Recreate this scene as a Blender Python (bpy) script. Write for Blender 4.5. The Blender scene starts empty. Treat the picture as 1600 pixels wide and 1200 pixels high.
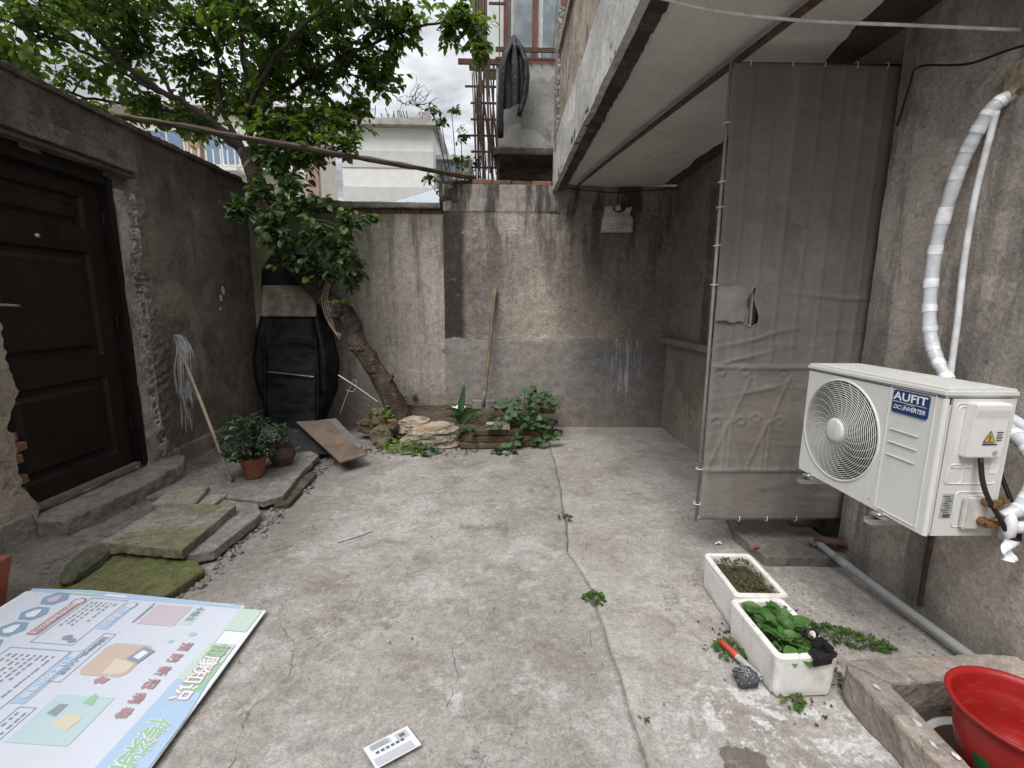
import bpy, bmesh, math, random
import numpy as np
from mathutils import Vector, Matrix, Euler

random.seed(7)
SC = bpy.context.scene
COL = SC.collection
R = math.radians

# ------------------------------------------------------------------ camera
_cd = bpy.data.cameras.new('camera'); CAM = bpy.data.objects.new('camera', _cd); COL.objects.link(CAM)
_p, _y, _r = R(9.7), R(1.5), R(0.42)
_f = Vector((math.sin(_y)*math.cos(_p), math.cos(_y)*math.cos(_p), -math.sin(_p)))
_ri = Vector((math.cos(_y), -math.sin(_y), 0)); _u = _ri.cross(_f)
_r2 = _ri*math.cos(_r) + _u*math.sin(_r); _u2 = _u*math.cos(_r) - _ri*math.sin(_r)
CAM.matrix_world = Matrix(((_r2.x, _u2.x, -_f.x, 0), (_r2.y, _u2.y, -_f.y, 0), (_r2.z, _u2.z, -_f.z, 1.5), (0, 0, 0, 1)))
_cd.sensor_width = 36.0; _cd.lens = 16.2; _cd.clip_start = 0.05; _cd.clip_end = 2000
SC.camera = CAM

# ------------------------------------------------------------------ world: overcast sky
SUN_DIR = Vector((-0.30, -0.55, 0.9)).normalized()      # towards the sun
W = bpy.data.worlds.new('World'); SC.world = W; W.use_nodes = True
wt = W.node_tree; wt.nodes.clear()
wn = wt.nodes.new; wl = wt.links.new
wo = wn('ShaderNodeOutputWorld'); wb = wn('ShaderNodeBackground'); wb.inputs[1].default_value = 0.10
sk = wn('ShaderNodeTexSky'); sk.sky_type = 'NISHITA'; sk.sun_disc = False
sk.sun_elevation = math.asin(SUN_DIR.z); sk.sun_rotation = math.atan2(SUN_DIR.x, SUN_DIR.y)
tc = wn('ShaderNodeTexCoord'); sx = wn('ShaderNodeSeparateXYZ'); wl(tc.outputs['Generated'], sx.inputs[0])
# flat cloud layer: project the view direction on a ceiling plane
zc = wn('ShaderNodeMath'); zc.operation = 'MAXIMUM'; wl(sx.outputs[2], zc.inputs[0]); zc.inputs[1].default_value = 0.06
dv = []
for k in (0, 1):
    d = wn('ShaderNodeMath'); d.operation = 'DIVIDE'; wl(sx.outputs[k], d.inputs[0]); wl(zc.outputs[0], d.inputs[1]); dv.append(d)
cb = wn('ShaderNodeCombineXYZ'); wl(dv[0].outputs[0], cb.inputs[0]); wl(dv[1].outputs[0], cb.inputs[1])
n1 = wn('ShaderNodeTexNoise'); n1.inputs['Scale'].default_value = 1.25; n1.inputs['Detail'].default_value = 7; n1.inputs['Roughness'].default_value = 0.55; n1.inputs['Distortion'].default_value = 0.25
wl(cb.outputs[0], n1.inputs['Vector'])
cr = wn('ShaderNodeValToRGB'); wl(n1.outputs['Fac'], cr.inputs[0])
e = cr.color_ramp.elements; e[0].position = 0.38; e[0].color = (2.5, 2.57, 2.72, 1); e[1].position = 0.64; e[1].color = (7.0, 7.1, 7.3, 1)
# CIE overcast sky: brighter towards the zenith
zp = wn('ShaderNodeMath'); zp.operation = 'POWER'; wl(zc.outputs[0], zp.inputs[0]); zp.inputs[1].default_value = 1.5
zg = wn('ShaderNodeMapRange'); wl(zp.outputs[0], zg.inputs[0]); zg.inputs[1].default_value = 0.0; zg.inputs[2].default_value = 1.0; zg.inputs[3].default_value = 0.45; zg.inputs[4].default_value = 2.7
mg = wn('ShaderNodeMix'); mg.data_type = 'RGBA'; mg.blend_type = 'MULTIPLY'; mg.inputs[0].default_value = 1
wl(cr.outputs[0], mg.inputs[6]); wl(zg.outputs[0], mg.inputs[7])
mk = wn('ShaderNodeMix'); mk.data_type = 'RGBA'; mk.inputs[0].default_value = 0.94
wl(sk.outputs[0], mk.inputs[6]); wl(mg.outputs[2], mk.inputs[7])
wl(mk.outputs[2], wb.inputs[0]); wl(wb.outputs[0], wo.inputs[0])

# ------------------------------------------------------------------ sun (veiled by cloud)
sl = bpy.data.lights.new('sun', 'SUN'); sl.energy = 1.5; sl.angle = R(30); sl.color = (1, 0.97, 0.93)
so = bpy.data.objects.new('sun', sl); COL.objects.link(so)
so.rotation_euler = (-SUN_DIR).to_track_quat('-Z', 'Y').to_euler(); so.location = SUN_DIR*30

vs = SC.view_settings; vs.view_transform = 'Standard'; vs.look = 'None'; vs.gamma = 1; vs.exposure = 0.9; vs.use_curve_mapping = False
SC.cycles.use_denoising = True; SC.cycles.max_bounces = 7; SC.cycles.diffuse_bounces = 5; SC.cycles.transparent_max_bounces = 8
try: SC.cycles.denoiser = 'OPENIMAGEDENOISE'
except Exception: pass

# ------------------------------------------------------------------ numpy noise
def _hash(ix, iy, iz, s):
    h = (ix*374761393 + iy*668265263 + iz*2147483647 + s*144269504) & 0xffffffff
    h = ((h ^ (h >> 13))*1274126177) & 0xffffffff
    h = (h ^ (h >> 16)) & 0xffffffff
    return h/4294967295.0
def vnoise(p, s=0):
    p = np.asarray(p, float); i = np.floor(p).astype(np.int64); f = p - i; f = f*f*(3 - 2*f)
    r = 0
    for a in (0, 1):
        for b in (0, 1):
            for c in (0, 1):
                w = (f[..., 0] if a else 1 - f[..., 0])*(f[..., 1] if b else 1 - f[..., 1])*(f[..., 2] if c else 1 - f[..., 2])
                r = r + w*_hash(i[..., 0] + a, i[..., 1] + b, i[..., 2] + c, s)
    return r
def fbm(p, scale=1, octv=4, s=0, rough=0.5):
    p = np.asarray(p, float)*scale; t = 0; a = 1; n = 0
    for k in range(octv):
        t = t + a*(vnoise(p, s + k*17) - 0.5); n += a; a *= rough; p = p*2.03 + 11.3
    return t/n*2

# ------------------------------------------------------------------ materials
class G:
    """small node-graph writer"""
    def __init__(s, name):
        s.m = bpy.data.materials.new(name); s.m.use_nodes = True; s.t = s.m.node_tree; s.t.nodes.clear()
        s.o = s.t.nodes.new('ShaderNodeOutputMaterial'); s.b = s.t.nodes.new('ShaderNodeBsdfPrincipled')
        s.t.links.new(s.b.outputs[0], s.o.inputs[0])
        s.geo = s.t.nodes.new('ShaderNodeNewGeometry'); s.tcn = s.t.nodes.new('ShaderNodeTexCoord')
        s.P = s.geo.outputs['Position']; s.O = s.tcn.outputs['Object']
    def L(s, v, k):
        if isinstance(v, bpy.types.NodeSocket): s.t.links.new(v, k)
        else:
            if k.type == 'RGBA' and not hasattr(v, '__len__'): v = (v, v, v, 1)
            if k.type == 'RGBA' and len(v) == 3: v = (*v, 1)
            k.default_value = v
    def noise(s, vec, scale, detail=5, rough=0.55, dist=0.0):
        n = s.t.nodes.new('ShaderNodeTexNoise'); s.L(vec, n.inputs['Vector']); n.inputs['Scale'].default_value = scale
        n.inputs['Detail'].default_value = detail; n.inputs['Roughness'].default_value = rough; n.inputs['Distortion'].default_value = dist
        return n.outputs['Fac']
    def vor(s, vec, scale, feat='F1', out='Distance', rnd=1):
        n = s.t.nodes.new('ShaderNodeTexVoronoi'); n.feature = feat; s.L(vec, n.inputs['Vector']); n.inputs['Scale'].default_value = scale
        n.inputs['Randomness'].default_value = rnd
        return n.outputs[out]
    def wave(s, vec, scale, dist=0, axis='X', detail=2, dscale=1):
        n = s.t.nodes.new('ShaderNodeTexWave'); n.bands_direction = axis; s.L(vec, n.inputs['Vector']); n.inputs['Scale'].default_value = scale
        n.inputs['Distortion'].default_value = dist; n.inputs['Detail'].default_value = detail; n.inputs['Detail Scale'].default_value = dscale
        return n.outputs['Fac']
    def f(s, op, a, b=0.0, c=0.0):
        n = s.t.nodes.new('ShaderNodeMath'); n.operation = op; s.L(a, n.inputs[0]); s.L(b, n.inputs[1]); s.L(c, n.inputs[2]); return n.outputs[0]
    def mul(s, a, b): return s.f('MULTIPLY', a, b)
    def add(s, a, b): return s.f('ADD', a, b)
    def sub(s, a, b): return s.f('SUBTRACT', a, b)
    def rng(s, v, a, b, c=0.0, d=1.0):
        n = s.t.nodes.new('ShaderNodeMapRange'); n.interpolation_type = 'SMOOTHSTEP'; s.L(v, n.inputs[0])
        for k, q in enumerate((a, b, c, d)): s.L(q, n.inputs[1 + k])
        return n.outputs[0]
    def mix(s, fac, a, b, mode='MIX'):
        n = s.t.nodes.new('ShaderNodeMix'); n.data_type = 'RGBA'; n.blend_type = mode
        s.L(fac, n.inputs[0]); s.L(a, n.inputs[6]); s.L(b, n.inputs[7]); return n.outputs[2]
    def scl(s, vec, v):
        n = s.t.nodes.new('ShaderNodeVectorMath'); n.operation = 'MULTIPLY'; s.L(vec, n.inputs[0]); n.inputs[1].default_value = v; return n.outputs[0]
    def xyz(s, vec):
        n = s.t.nodes.new('ShaderNodeSeparateXYZ'); s.L(vec, n.inputs[0]); return n.outputs
    def warp(s, vec, scale, amt):
        n = s.t.nodes.new('ShaderNodeTexNoise'); s.L(vec, n.inputs['Vector']); n.inputs['Scale'].default_value = scale; n.inputs['Detail'].default_value = 3
        a = s.t.nodes.new('ShaderNodeVectorMath'); a.operation = 'MULTIPLY_ADD'; s.L(n.outputs['Color'], a.inputs[0]); a.inputs[1].default_value = (amt,)*3; s.L(vec, a.inputs[2])
        return a.outputs[0]
    def bump(s, h, strength=0.5, dist=0.01):
        n = s.t.nodes.new('ShaderNodeBump'); n.inputs['Strength'].default_value = strength; n.inputs['Distance'].default_value = dist
        s.L(h, n.inputs['Height']); s.t.links.new(n.outputs[0], s.b.inputs['Normal'])
    def done(s, col, rough=0.85, metal=0.0, spec=0.3):
        s.L(col, s.b.inputs['Base Color']); s.L(rough, s.b.inputs['Roughness']); s.L(metal, s.b.inputs['Metallic'])
        s.b.inputs['Specular IOR Level'].default_value = spec
        return s.m

def plaster(name, a, b, dark, grain=60, streak=0.5, patch=1.2, bump=0.5, world=True, moss=None, flake=0.6, top=None):
    """weathered cement render: broad tone patches, vertical run-off streaks, grain and pits"""
    g = G(name); P = g.P if world else g.O
    n1 = g.noise(P, patch, 8, 0.62); n2 = g.noise(P, 7, 7, 0.65); gr = g.noise(P, grain, 5, 0.75)
    st = g.noise(g.warp(g.scl(P, (5, 5, 0.7)), 1.2, 0.9), 1, 7, 0.68)
    c = g.mix(g.rng(n1, 0.3, 0.7), a, b)
    c = g.mix(g.mul(g.rng(n2, 0.5, 0.75), 0.6), c, dark)
    c = g.mix(g.mul(g.rng(st, 0.5, 0.72), streak), c, dark)
    # repair patches, skim coat flaked off with a crisp broken edge
    wp = g.warp(g.warp(P, 1.1, 0.9), 7, 0.12)
    pc = g.xyz(g.vor(wp, 0.95, 'F1', 'Color'))[0]
    c = g.mix(1.0, c, g.rng(pc, 0.0, 1.0, 0.82, 1.22), 'MULTIPLY')
    big = g.noise(g.warp(P, 1.7, 0.3), patch*1.25, 11, 0.7)
    fk = g.rng(big, 0.548, 0.558); fe = g.rng(g.f('ABSOLUTE', g.sub(big, 0.55)), 0.0, 0.007, 1.0, 0.0)
    c = g.mix(g.mul(fk, flake*0.75), c, tuple(0.55*q + 0.45*w for q, w in zip(b, dark)))
    c = g.mix(g.mul(fe, flake*0.7), c, dark)
    dr_ = g.noise(g.warp(P, 2.5, 0.4), 3.1, 9, 0.74); c = g.mix(g.mul(g.rng(dr_, 0.56, 0.64), 0.5), c, dark)
    if top:
        z_ = g.xyz(P)[2]; tm = g.rng(g.add(z_, g.mul(g.sub(g.noise(g.scl(P, (3, 3, 1)), 1.2, 8, .7), 0.5), 1.5)), top - 0.75, top + 0.1)
        c = g.mix(g.mul(tm, 0.75), c, tuple(q*0.6 for q in dark))
    md_ = g.noise(P, 16, 8, 0.8); sp_ = g.noise(P, grain*2.6, 3, 0.8)
    c = g.mix(1.0, c, g.rng(md_, 0.28, 0.72, 0.84, 1.14), 'MULTIPLY')
    c = g.mix(1.0, c, g.rng(gr, 0.25, 0.75, 0.8, 1.18), 'MULTIPLY')
    c = g.mix(0.7, c, g.rng(sp_, 0.3, 0.7, 0.8, 1.2), 'MULTIPLY')
    pit = g.rng(g.vor(g.warp(P, 12, 0.03), 26), 0.06, 0.16)
    pitm = g.f('MAXIMUM', pit, g.rng(g.noise(P, 5, 3), 0.5, 0.56))
    c = g.mix(g.mul(g.sub(1.0, pitm), 0.5), c, dark)
    if moss:
        mm = g.rng(g.noise(P, 2.2, 6, 0.7), 0.52, 0.7)
        c = g.mix(g.mul(mm, moss[1]), c, moss[0])
    g.bump(g.add(g.mul(gr, 0.4), g.add(g.mul(md_, 0.6), g.sub(g.add(g.mul(n2, 0.6), g.mul(pitm, 0.25)), g.mul(fk, 0.35 if flake else 0.0)))), bump, 0.014)
    return g.done(c, 0.92, 0, 0.2)

def simple(name, col, rough=0.6, metal=0.0, var=0.25, scale=14, bump=0.0, spec=0.4, dirt=None, dirtamt=0.5):
    g = G(name); n = g.noise(g.O, scale, 5, 0.6); n2 = g.noise(g.O, scale*0.22, 4, 0.6)
    c = g.mix(1.0, col, g.rng(n, 0.25, 0.75, 1 - var, 1 + var), 'MULTIPLY')
    if dirt: c = g.mix(g.mul(g.rng(n2, 0.42, 0.66), dirtamt), c, dirt)
    if bump: g.bump(n, bump, 0.01)
    return g.done(c, g.rng(n2, 0.3, 0.7, max(rough - 0.1, 0.05), min(rough + 0.1, 1.0)), metal, spec)

def leafmat(name, c1, c2, trans=0.35, rough=0.45, spec=0.35):
    g = G(name); r = g.geo.outputs['Random Per Island']
    oi = g.t.nodes.new('ShaderNodeObjectInfo').outputs['Random']
    v = g.f('FRACT', g.add(r, g.mul(oi, 3.7)))
    c = g.mix(v, c1, c2); c = g.mix(0.5, c, g.rng(g.noise(g.P, 40, 3), 0.2, 0.8, 0.6, 1.3), 'MULTIPLY')
    g.done(c, rough, 0, spec)
    t = g.t.nodes.new('ShaderNodeBsdfTranslucent'); g.L(g.mix(1.0, c, (1.15, 1.5, 0.5), 'MULTIPLY'), t.inputs[0])
    m = g.t.nodes.new('ShaderNodeMixShader'); m.inputs[0].default_value = trans
    g.t.links.new(g.b.outputs[0], m.inputs[1]); g.t.links.new(t.outputs[0], m.inputs[2]); g.t.links.new(m.outputs[0], g.o.inputs[0])
    return g.m

# ------------------------------------------------------------------ mesh + object helpers
ORG = {}
class MB:
    def __init__(s): s.v = []; s.f = []
    def add(s, vs, fs):
        o = len(s.v); s.v += [tuple(v) for v in vs]; s.f += [tuple(i + o for i in q) for q in fs]; return s
    def box(s, c, d, rot=None, taper=1.0):
        M_ = Euler(rot).to_matrix() if rot else Matrix.Identity(3)
        vs = []
        for z in (-.5, .5):
            k = taper if z > 0 else 1
            for x, y in ((-.5, -.5), (.5, -.5), (.5, .5), (-.5, .5)):
                vs.append(Vector(c) + M_ @ Vector((x*d[0]*k, y*d[1]*k, z*d[2])))
        return s.add(vs, [(3, 2, 1, 0), (4, 5, 6, 7), (0, 1, 5, 4), (1, 2, 6, 5), (2, 3, 7, 6), (3, 0, 4, 7)])
    def tube(s, pts, r, seg=8, cap=True, squash=None):
        pts = [Vector(p) for p in pts]; n = len(pts)
        rs = list(r) if hasattr(r, '__len__') else [r]*n
        if len(rs) == 2 and n != 2: rs = [rs[0] + (rs[1] - rs[0])*i/(n - 1) for i in range(n)]
        t0 = (pts[1] - pts[0]).normalized(); ref = Vector((0, 0, 1)) if abs(t0.z) < .9 else Vector((1, 0, 0))
        nx = t0.cross(ref).normalized(); vs = []; fs = []
        for i, p in enumerate(pts):
            t = (pts[min(i + 1, n - 1)] - pts[max(i - 1, 0)])
            t = t.normalized() if t.length > 1e-9 else t0
            nx = (nx - t*nx.dot(t)).normalized(); ny = t.cross(nx)
            for k in range(seg):
                a = 2*math.pi*k/seg; vs.append(p + nx*math.cos(a)*rs[i] + ny*math.sin(a)*rs[i]*(squash or 1))
        for i in range(n - 1):
            for k in range(seg):
                a = i*seg + k; b = i*seg + (k + 1) % seg; fs.append((a, b, b + seg, a + seg))
        if cap: fs.append(tuple(range(seg))[::-1]); fs.append(tuple(range((n - 1)*seg, n*seg)))
        return s.add(vs, fs)
    def lathe(s, prof, c=(0, 0, 0), seg=32, axis='Z', wob=None):
        vs = []; fs = []
        for i, (r, h) in enumerate(prof):
            for k in range(seg):
                a = 2*math.pi*k/seg; rr = r*(1 + (wob(a, h) if wob else 0)); x, y = rr*math.cos(a), rr*math.sin(a)
                p = (x, y, h) if axis == 'Z' else ((h, x, y) if axis == 'X' else (y, h, x))
                vs.append((p[0] + c[0], p[1] + c[1], p[2] + c[2]))
        for i in range(len(prof) - 1):
            for k in range(seg):
                a = i*seg + k; b = i*seg + (k + 1) % seg; fs.append((a, b, b + seg, a + seg))
        return s.add(vs, fs)
    def prism(s, poly, z0, z1):
        n = len(poly); vs = [(x, y, z0) for x, y in poly] + [(x, y, z1) for x, y in poly]
        return s.add(vs, [tuple(range(n))[::-1], tuple(range(n, 2*n))] + [(i, (i + 1) % n, n + (i + 1) % n, n + i) for i in range(n)])
    def grid(s, fn, nu, nv, keep=None):
        vs = [fn(i/nu, j/nv) for j in range(nv + 1) for i in range(nu + 1)]
        fs = []
        for j in range(nv):
            for i in range(nu):
                if keep and not keep((i + .5)/nu, (j + .5)/nv): continue
                a = j*(nu + 1) + i; fs.append((a, a + 1, a + nu + 2, a + nu + 1))
        return s.add(vs, fs)
    def build(s, name, mat, parent=None, smooth=False, bevel=0.0, weld=False, clean=False):
        me = bpy.data.meshes.new(name)
        vs = s.v
        if parent is not None: org = ORG[parent.name]
        else:
            a = np.array(vs); org = Vector(((a[:, 0].min() + a[:, 0].max())/2, (a[:, 1].min() + a[:, 1].max())/2, a[:, 2].min()))
        me.from_pydata([(x - org[0], y - org[1], z - org[2]) for x, y, z in vs], [], s.f)
        if bevel or weld or clean:
            bm = bmesh.new(); bm.from_mesh(me)
            if clean: bmesh.ops.delete(bm, geom=[v for v in bm.verts if not v.link_faces], context='VERTS')
            if weld: bmesh.ops.remove_doubles(bm, verts=bm.verts, dist=1e-5)
            if weld: bmesh.ops.recalc_face_normals(bm, faces=bm.faces)
            if bevel: bmesh.ops.bevel(bm, geom=bm.edges[:], offset=bevel, segments=2, affect='EDGES', clamp_overlap=True)
            bm.to_mesh(me); bm.free()
        if smooth: me.polygons.foreach_set('use_smooth', [True]*len(me.polygons))
        me.materials.append(mat); me.update()
        o = bpy.data.objects.new(name, me); COL.objects.link(o)
        if parent is not None: o.parent = parent
        else: o.location = org
        ORG[o.name] = Vector(org)
        return o

def tag(o, label=None, cat=None, group=None, kind=None):
    if label: o['label'] = label
    if cat: o['category'] = cat
    if group: o['group'] = group
    if kind: o['kind'] = kind
    return o
def thing(name, loc, label, cat, group=None):
    o = bpy.data.objects.new(name, None); COL.objects.link(o); o.location = loc; o.empty_display_size = 0.1
    ORG[o.name] = Vector(loc)
    return tag(o, label, cat, group)
def place(name, mesh, mat4, parent):
    """a child that shares mesh data; mat4 is in world space"""
    o = bpy.data.objects.new(name, mesh); COL.objects.link(o); o.parent = parent
    o.matrix_local = Matrix.Translation(-ORG[parent.name]) @ mat4
    return o

def UV(nu, nv): return np.meshgrid(np.linspace(0, 1, nu + 1), np.linspace(0, 1, nv + 1))
def st3(*a): return np.stack(np.broadcast_arrays(*a), -1).astype(float)
def slab_grid(mb, fn, nu, nv, back, keep=None):
    """sheet fn(u,v) with thickness: 'back' is the offset vector of its rear side; open cells where keep is False"""
    U = nu + 1; n = U*(nv + 1)
    if isinstance(fn, np.ndarray): vs = [Vector(q) for q in fn.reshape(-1, 3).tolist()]
    else: vs = [Vector(fn(i/nu, j/nv)) for j in range(nv + 1) for i in range(U)]
    bk = Vector(back)
    K = [[(keep is None or keep((i + .5)/nu, (j + .5)/nv)) for i in range(nu)] for j in range(nv)]
    fs = []
    for j in range(nv):
        for i in range(nu):
            if not K[j][i]: continue
            a = j*U + i; b, c, d = a + 1, a + U + 1, a + U
            fs.append((a, b, c, d)); fs.append((n + d, n + c, n + b, n + a))
            if j == 0 or not K[j - 1][i]: fs.append((b, a, n + a, n + b))
            if j == nv - 1 or not K[j + 1][i]: fs.append((d, c, n + c, n + d))
            if i == 0 or not K[j][i - 1]: fs.append((a, d, n + d, n + a))
            if i == nu - 1 or not K[j][i + 1]: fs.append((c, b, n + b, n + c))
    return mb.add(vs + [v + bk for v in vs], fs)

def rough_slab(poly, z0, z1, seed=0, amp=0.006, cut=0.09, tilt=(0, 0), bev=0.006):
    """broken stone / concrete slab: extruded polygon, chipped edges"""
    bm = bmesh.new()
    vs = [bm.verts.new((x, y, z0)) for x, y in poly]; f = bm.faces.new(vs)
    r = bmesh.ops.extrude_face_region(bm, geom=[f]); up = [v for v in r['geom'] if isinstance(v, bmesh.types.BMVert)]
    bmesh.ops.translate(bm, verts=up, vec=(0, 0, z1 - z0))
    bmesh.ops.recalc_face_normals(bm, faces=bm.faces)
    me = bpy.data.meshes.new('tmp'); bm.to_mesh(me); bm.free(); to = bpy.data.objects.new('tmp', me); COL.objects.link(to)
    md = to.modifiers.new('r', 'REMESH'); md.mode = 'VOXEL'; md.voxel_size = min(max(cut*0.15, 0.009), (z1 - z0)*0.25)
    m2 = bpy.data.meshes.new_from_object(to.evaluated_get(bpy.context.evaluated_depsgraph_get()))
    bm = bmesh.new(); bm.from_mesh(m2); bpy.data.objects.remove(to); bpy.data.meshes.remove(me); bpy.data.meshes.remove(m2)
    bm.normal_update()
    P = np.array([v.co[:] for v in bm.verts]); n1 = fbm(P, 7, 3, seed); n2 = fbm(P, 24, 3, seed + 5)
    c = P.mean(0)
    for v, a, b in zip(bm.verts, n1, n2):
        v.co += v.normal*float(a*amp*1.1 + b*amp*0.7)
        v.co.z += (v.co.x - c[0])*tilt[0] + (v.co.y - c[1])*tilt[1]
    m = MB(); m.v = [tuple(v.co) for v in bm.verts]; bm.verts.index_update(); m.f = [tuple(v.index for v in q.verts) for q in bm.faces]; bm.free()
    return m

def rock(c, d, seed=0, sub=3, amp=0.25, strata=0.0, rot=0.0):
    bm = bmesh.new(); bmesh.ops.create_icosphere(bm, subdivisions=sub, radius=0.5)
    P = np.array([v.co[:] for v in bm.verts])
    n = fbm(P, 2.2, 4, seed)
    cr, sr = math.cos(rot), math.sin(rot); out = []
    for p, k in zip(P, n):
        q = np.sign(p)*np.abs(p)**0.8*0.9
        q = q*(1 + amp*k)
        if strata: q = q*np.array([1, 1, 1.0]); q[:2] *= 1 + strata*(math.sin(q[2]*26 + seed) > 0.1)*0.5
        x, y, z = q*np.array(d); out.append((c[0] + x*cr - y*sr, c[1] + x*sr + y*cr, c[2] + z))
    m = MB(); m.v = out; bm.verts.index_update(); m.f = [tuple(v.index for v in q.verts) for q in bm.faces]; bm.free()
    return m

def brick(c, d=(0.23, 0.11, 0.055), rotz=0, seed=0, tilt=0):
    m = MB(); M_ = Matrix.Rotation(rotz, 3, 'Z') @ Matrix.Rotation(tilt, 3, 'Y')
    hx, hy, hz = (q/2 for q in d); b = 0.006
    rr = random.Random(seed); vs = []
    for z, i in ((-hz, b), (-hz + b, 0), (hz - b, 0), (hz, b)):
        for x, y in ((-1, -1), (1, -1), (1, 1), (-1, 1)):
            vs.append(Vector(c) + M_ @ Vector((x*(hx - i) + rr.uniform(-.004, .004), y*(hy - i) + rr.uniform(-.004, .004), z + rr.uniform(-.003, .003))))
    fs = [(3, 2, 1, 0), (12, 13, 14, 15)]
    for k in range(3):
        for i in range(4): fs.append((k*4 + i, k*4 + (i + 1) % 4, k*4 + 4 + (i + 1) % 4, k*4 + 4 + i))
    return m.add(vs, fs)

def leaf_shape(L=1.0, Wd=0.5, fold=0.12, droop=0.15, n=3, tip=0.85):
    """one leaf pointing +Y, blade in XY: folded at the midrib, drooping at the tip"""
    vs = [(0, 0, 0)]; rows = []
    for i in range(1, n + 1):
        t = i/(n + 1); w = Wd*0.5*math.sin(math.pi*t**tip)**0.8; z = -droop*t*t
        a = len(vs); vs += [(-w, t*L, z + fold*w*2), (0, t*L, z), (w, t*L, z + fold*w*2)]; rows.append(a)
    vs.append((0, L, -droop*1.1)); e = len(vs) - 1; fs = []
    a = rows[0]; fs += [(0, a + 1, a), (0, a + 2, a + 1)]
    for i in range(len(rows) - 1):
        a, b = rows[i], rows[i + 1]; fs += [(a, a + 1, b + 1, b), (a + 1, a + 2, b + 2, b + 1)]
    a = rows[-1]; fs += [(a, a + 1, e), (a + 1, a + 2, e)]
    return vs, fs
def leaf_mat(pos, d, up, size, roll=0):
    d = Vector(d).normalized(); x = d.cross(Vector(up))
    x = x.normalized() if x.length > 1e-4 else Vector((1, 0, 0)); z = x.cross(d)
    M_ = Matrix((x, d, z)).transposed() @ Matrix.Rotation(roll, 3, 'Y')
    return Matrix.Translation(pos) @ (M_*size).to_4x4()
def put_leaf(mb, shape, M_): mb.add([M_ @ Vector(v) for v in shape[0]], shape[1])
LEAF_BM = {}
def leaf_data(name, shape, mat):
    me = bpy.data.meshes.new(name); me.from_pydata(shape[0], [], shape[1]); me.materials.append(mat)
    me.polygons.foreach_set('use_smooth', [True]*len(me.polygons)); me.update(); return me
def rv(s=1.0): return Vector((random.gauss(0, s), random.gauss(0, s), random.gauss(0, s)))
def smooth_path(pts, n=6):
    pts = [Vector(p) for p in pts]; P = [pts[0]*2 - pts[1]] + pts + [pts[-1]*2 - pts[-2]]; out = []
    for i in range(1, len(P) - 2):
        for k in range(n):
            t = k/n; a, b, c, d = P[i - 1], P[i], P[i + 1], P[i + 2]
            out.append(0.5*((2*b) + (c - a)*t + (2*a - 5*b + 4*c - d)*t*t + (3*b - a - 3*c + d)*t**3))
    out.append(pts[-1]); return out
def text_mesh(txt, size, bold=0.0, shear=0.0, spacing=1.0, extrude=0.0):
    cu = bpy.data.curves.new('txt', 'FONT'); cu.body = txt; cu.size = size; cu.align_x = 'CENTER'; cu.align_y = 'CENTER'
    cu.offset = bold; cu.shear = shear; cu.space_character = spacing; cu.extrude = extrude; cu.resolution_u = 3
    o = bpy.data.objects.new('txt', cu); COL.objects.link(o); dg = bpy.context.evaluated_depsgraph_get()
    me = bpy.data.meshes.new_from_object(o.evaluated_get(dg)); vs = [v.co.copy() for v in me.vertices]; fs = [tuple(q.vertices) for q in me.polygons]
    bpy.data.objects.remove(o); bpy.data.curves.remove(cu); bpy.data.meshes.remove(me)
    return vs, fs
def on_plane(vs, o, u, v, n, lift):
    o, u, v, n = Vector(o), Vector(u), Vector(v), Vector(n); return [o + u*q[0] + v*q[1] + n*(lift + q[2]) for q in vs]
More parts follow.
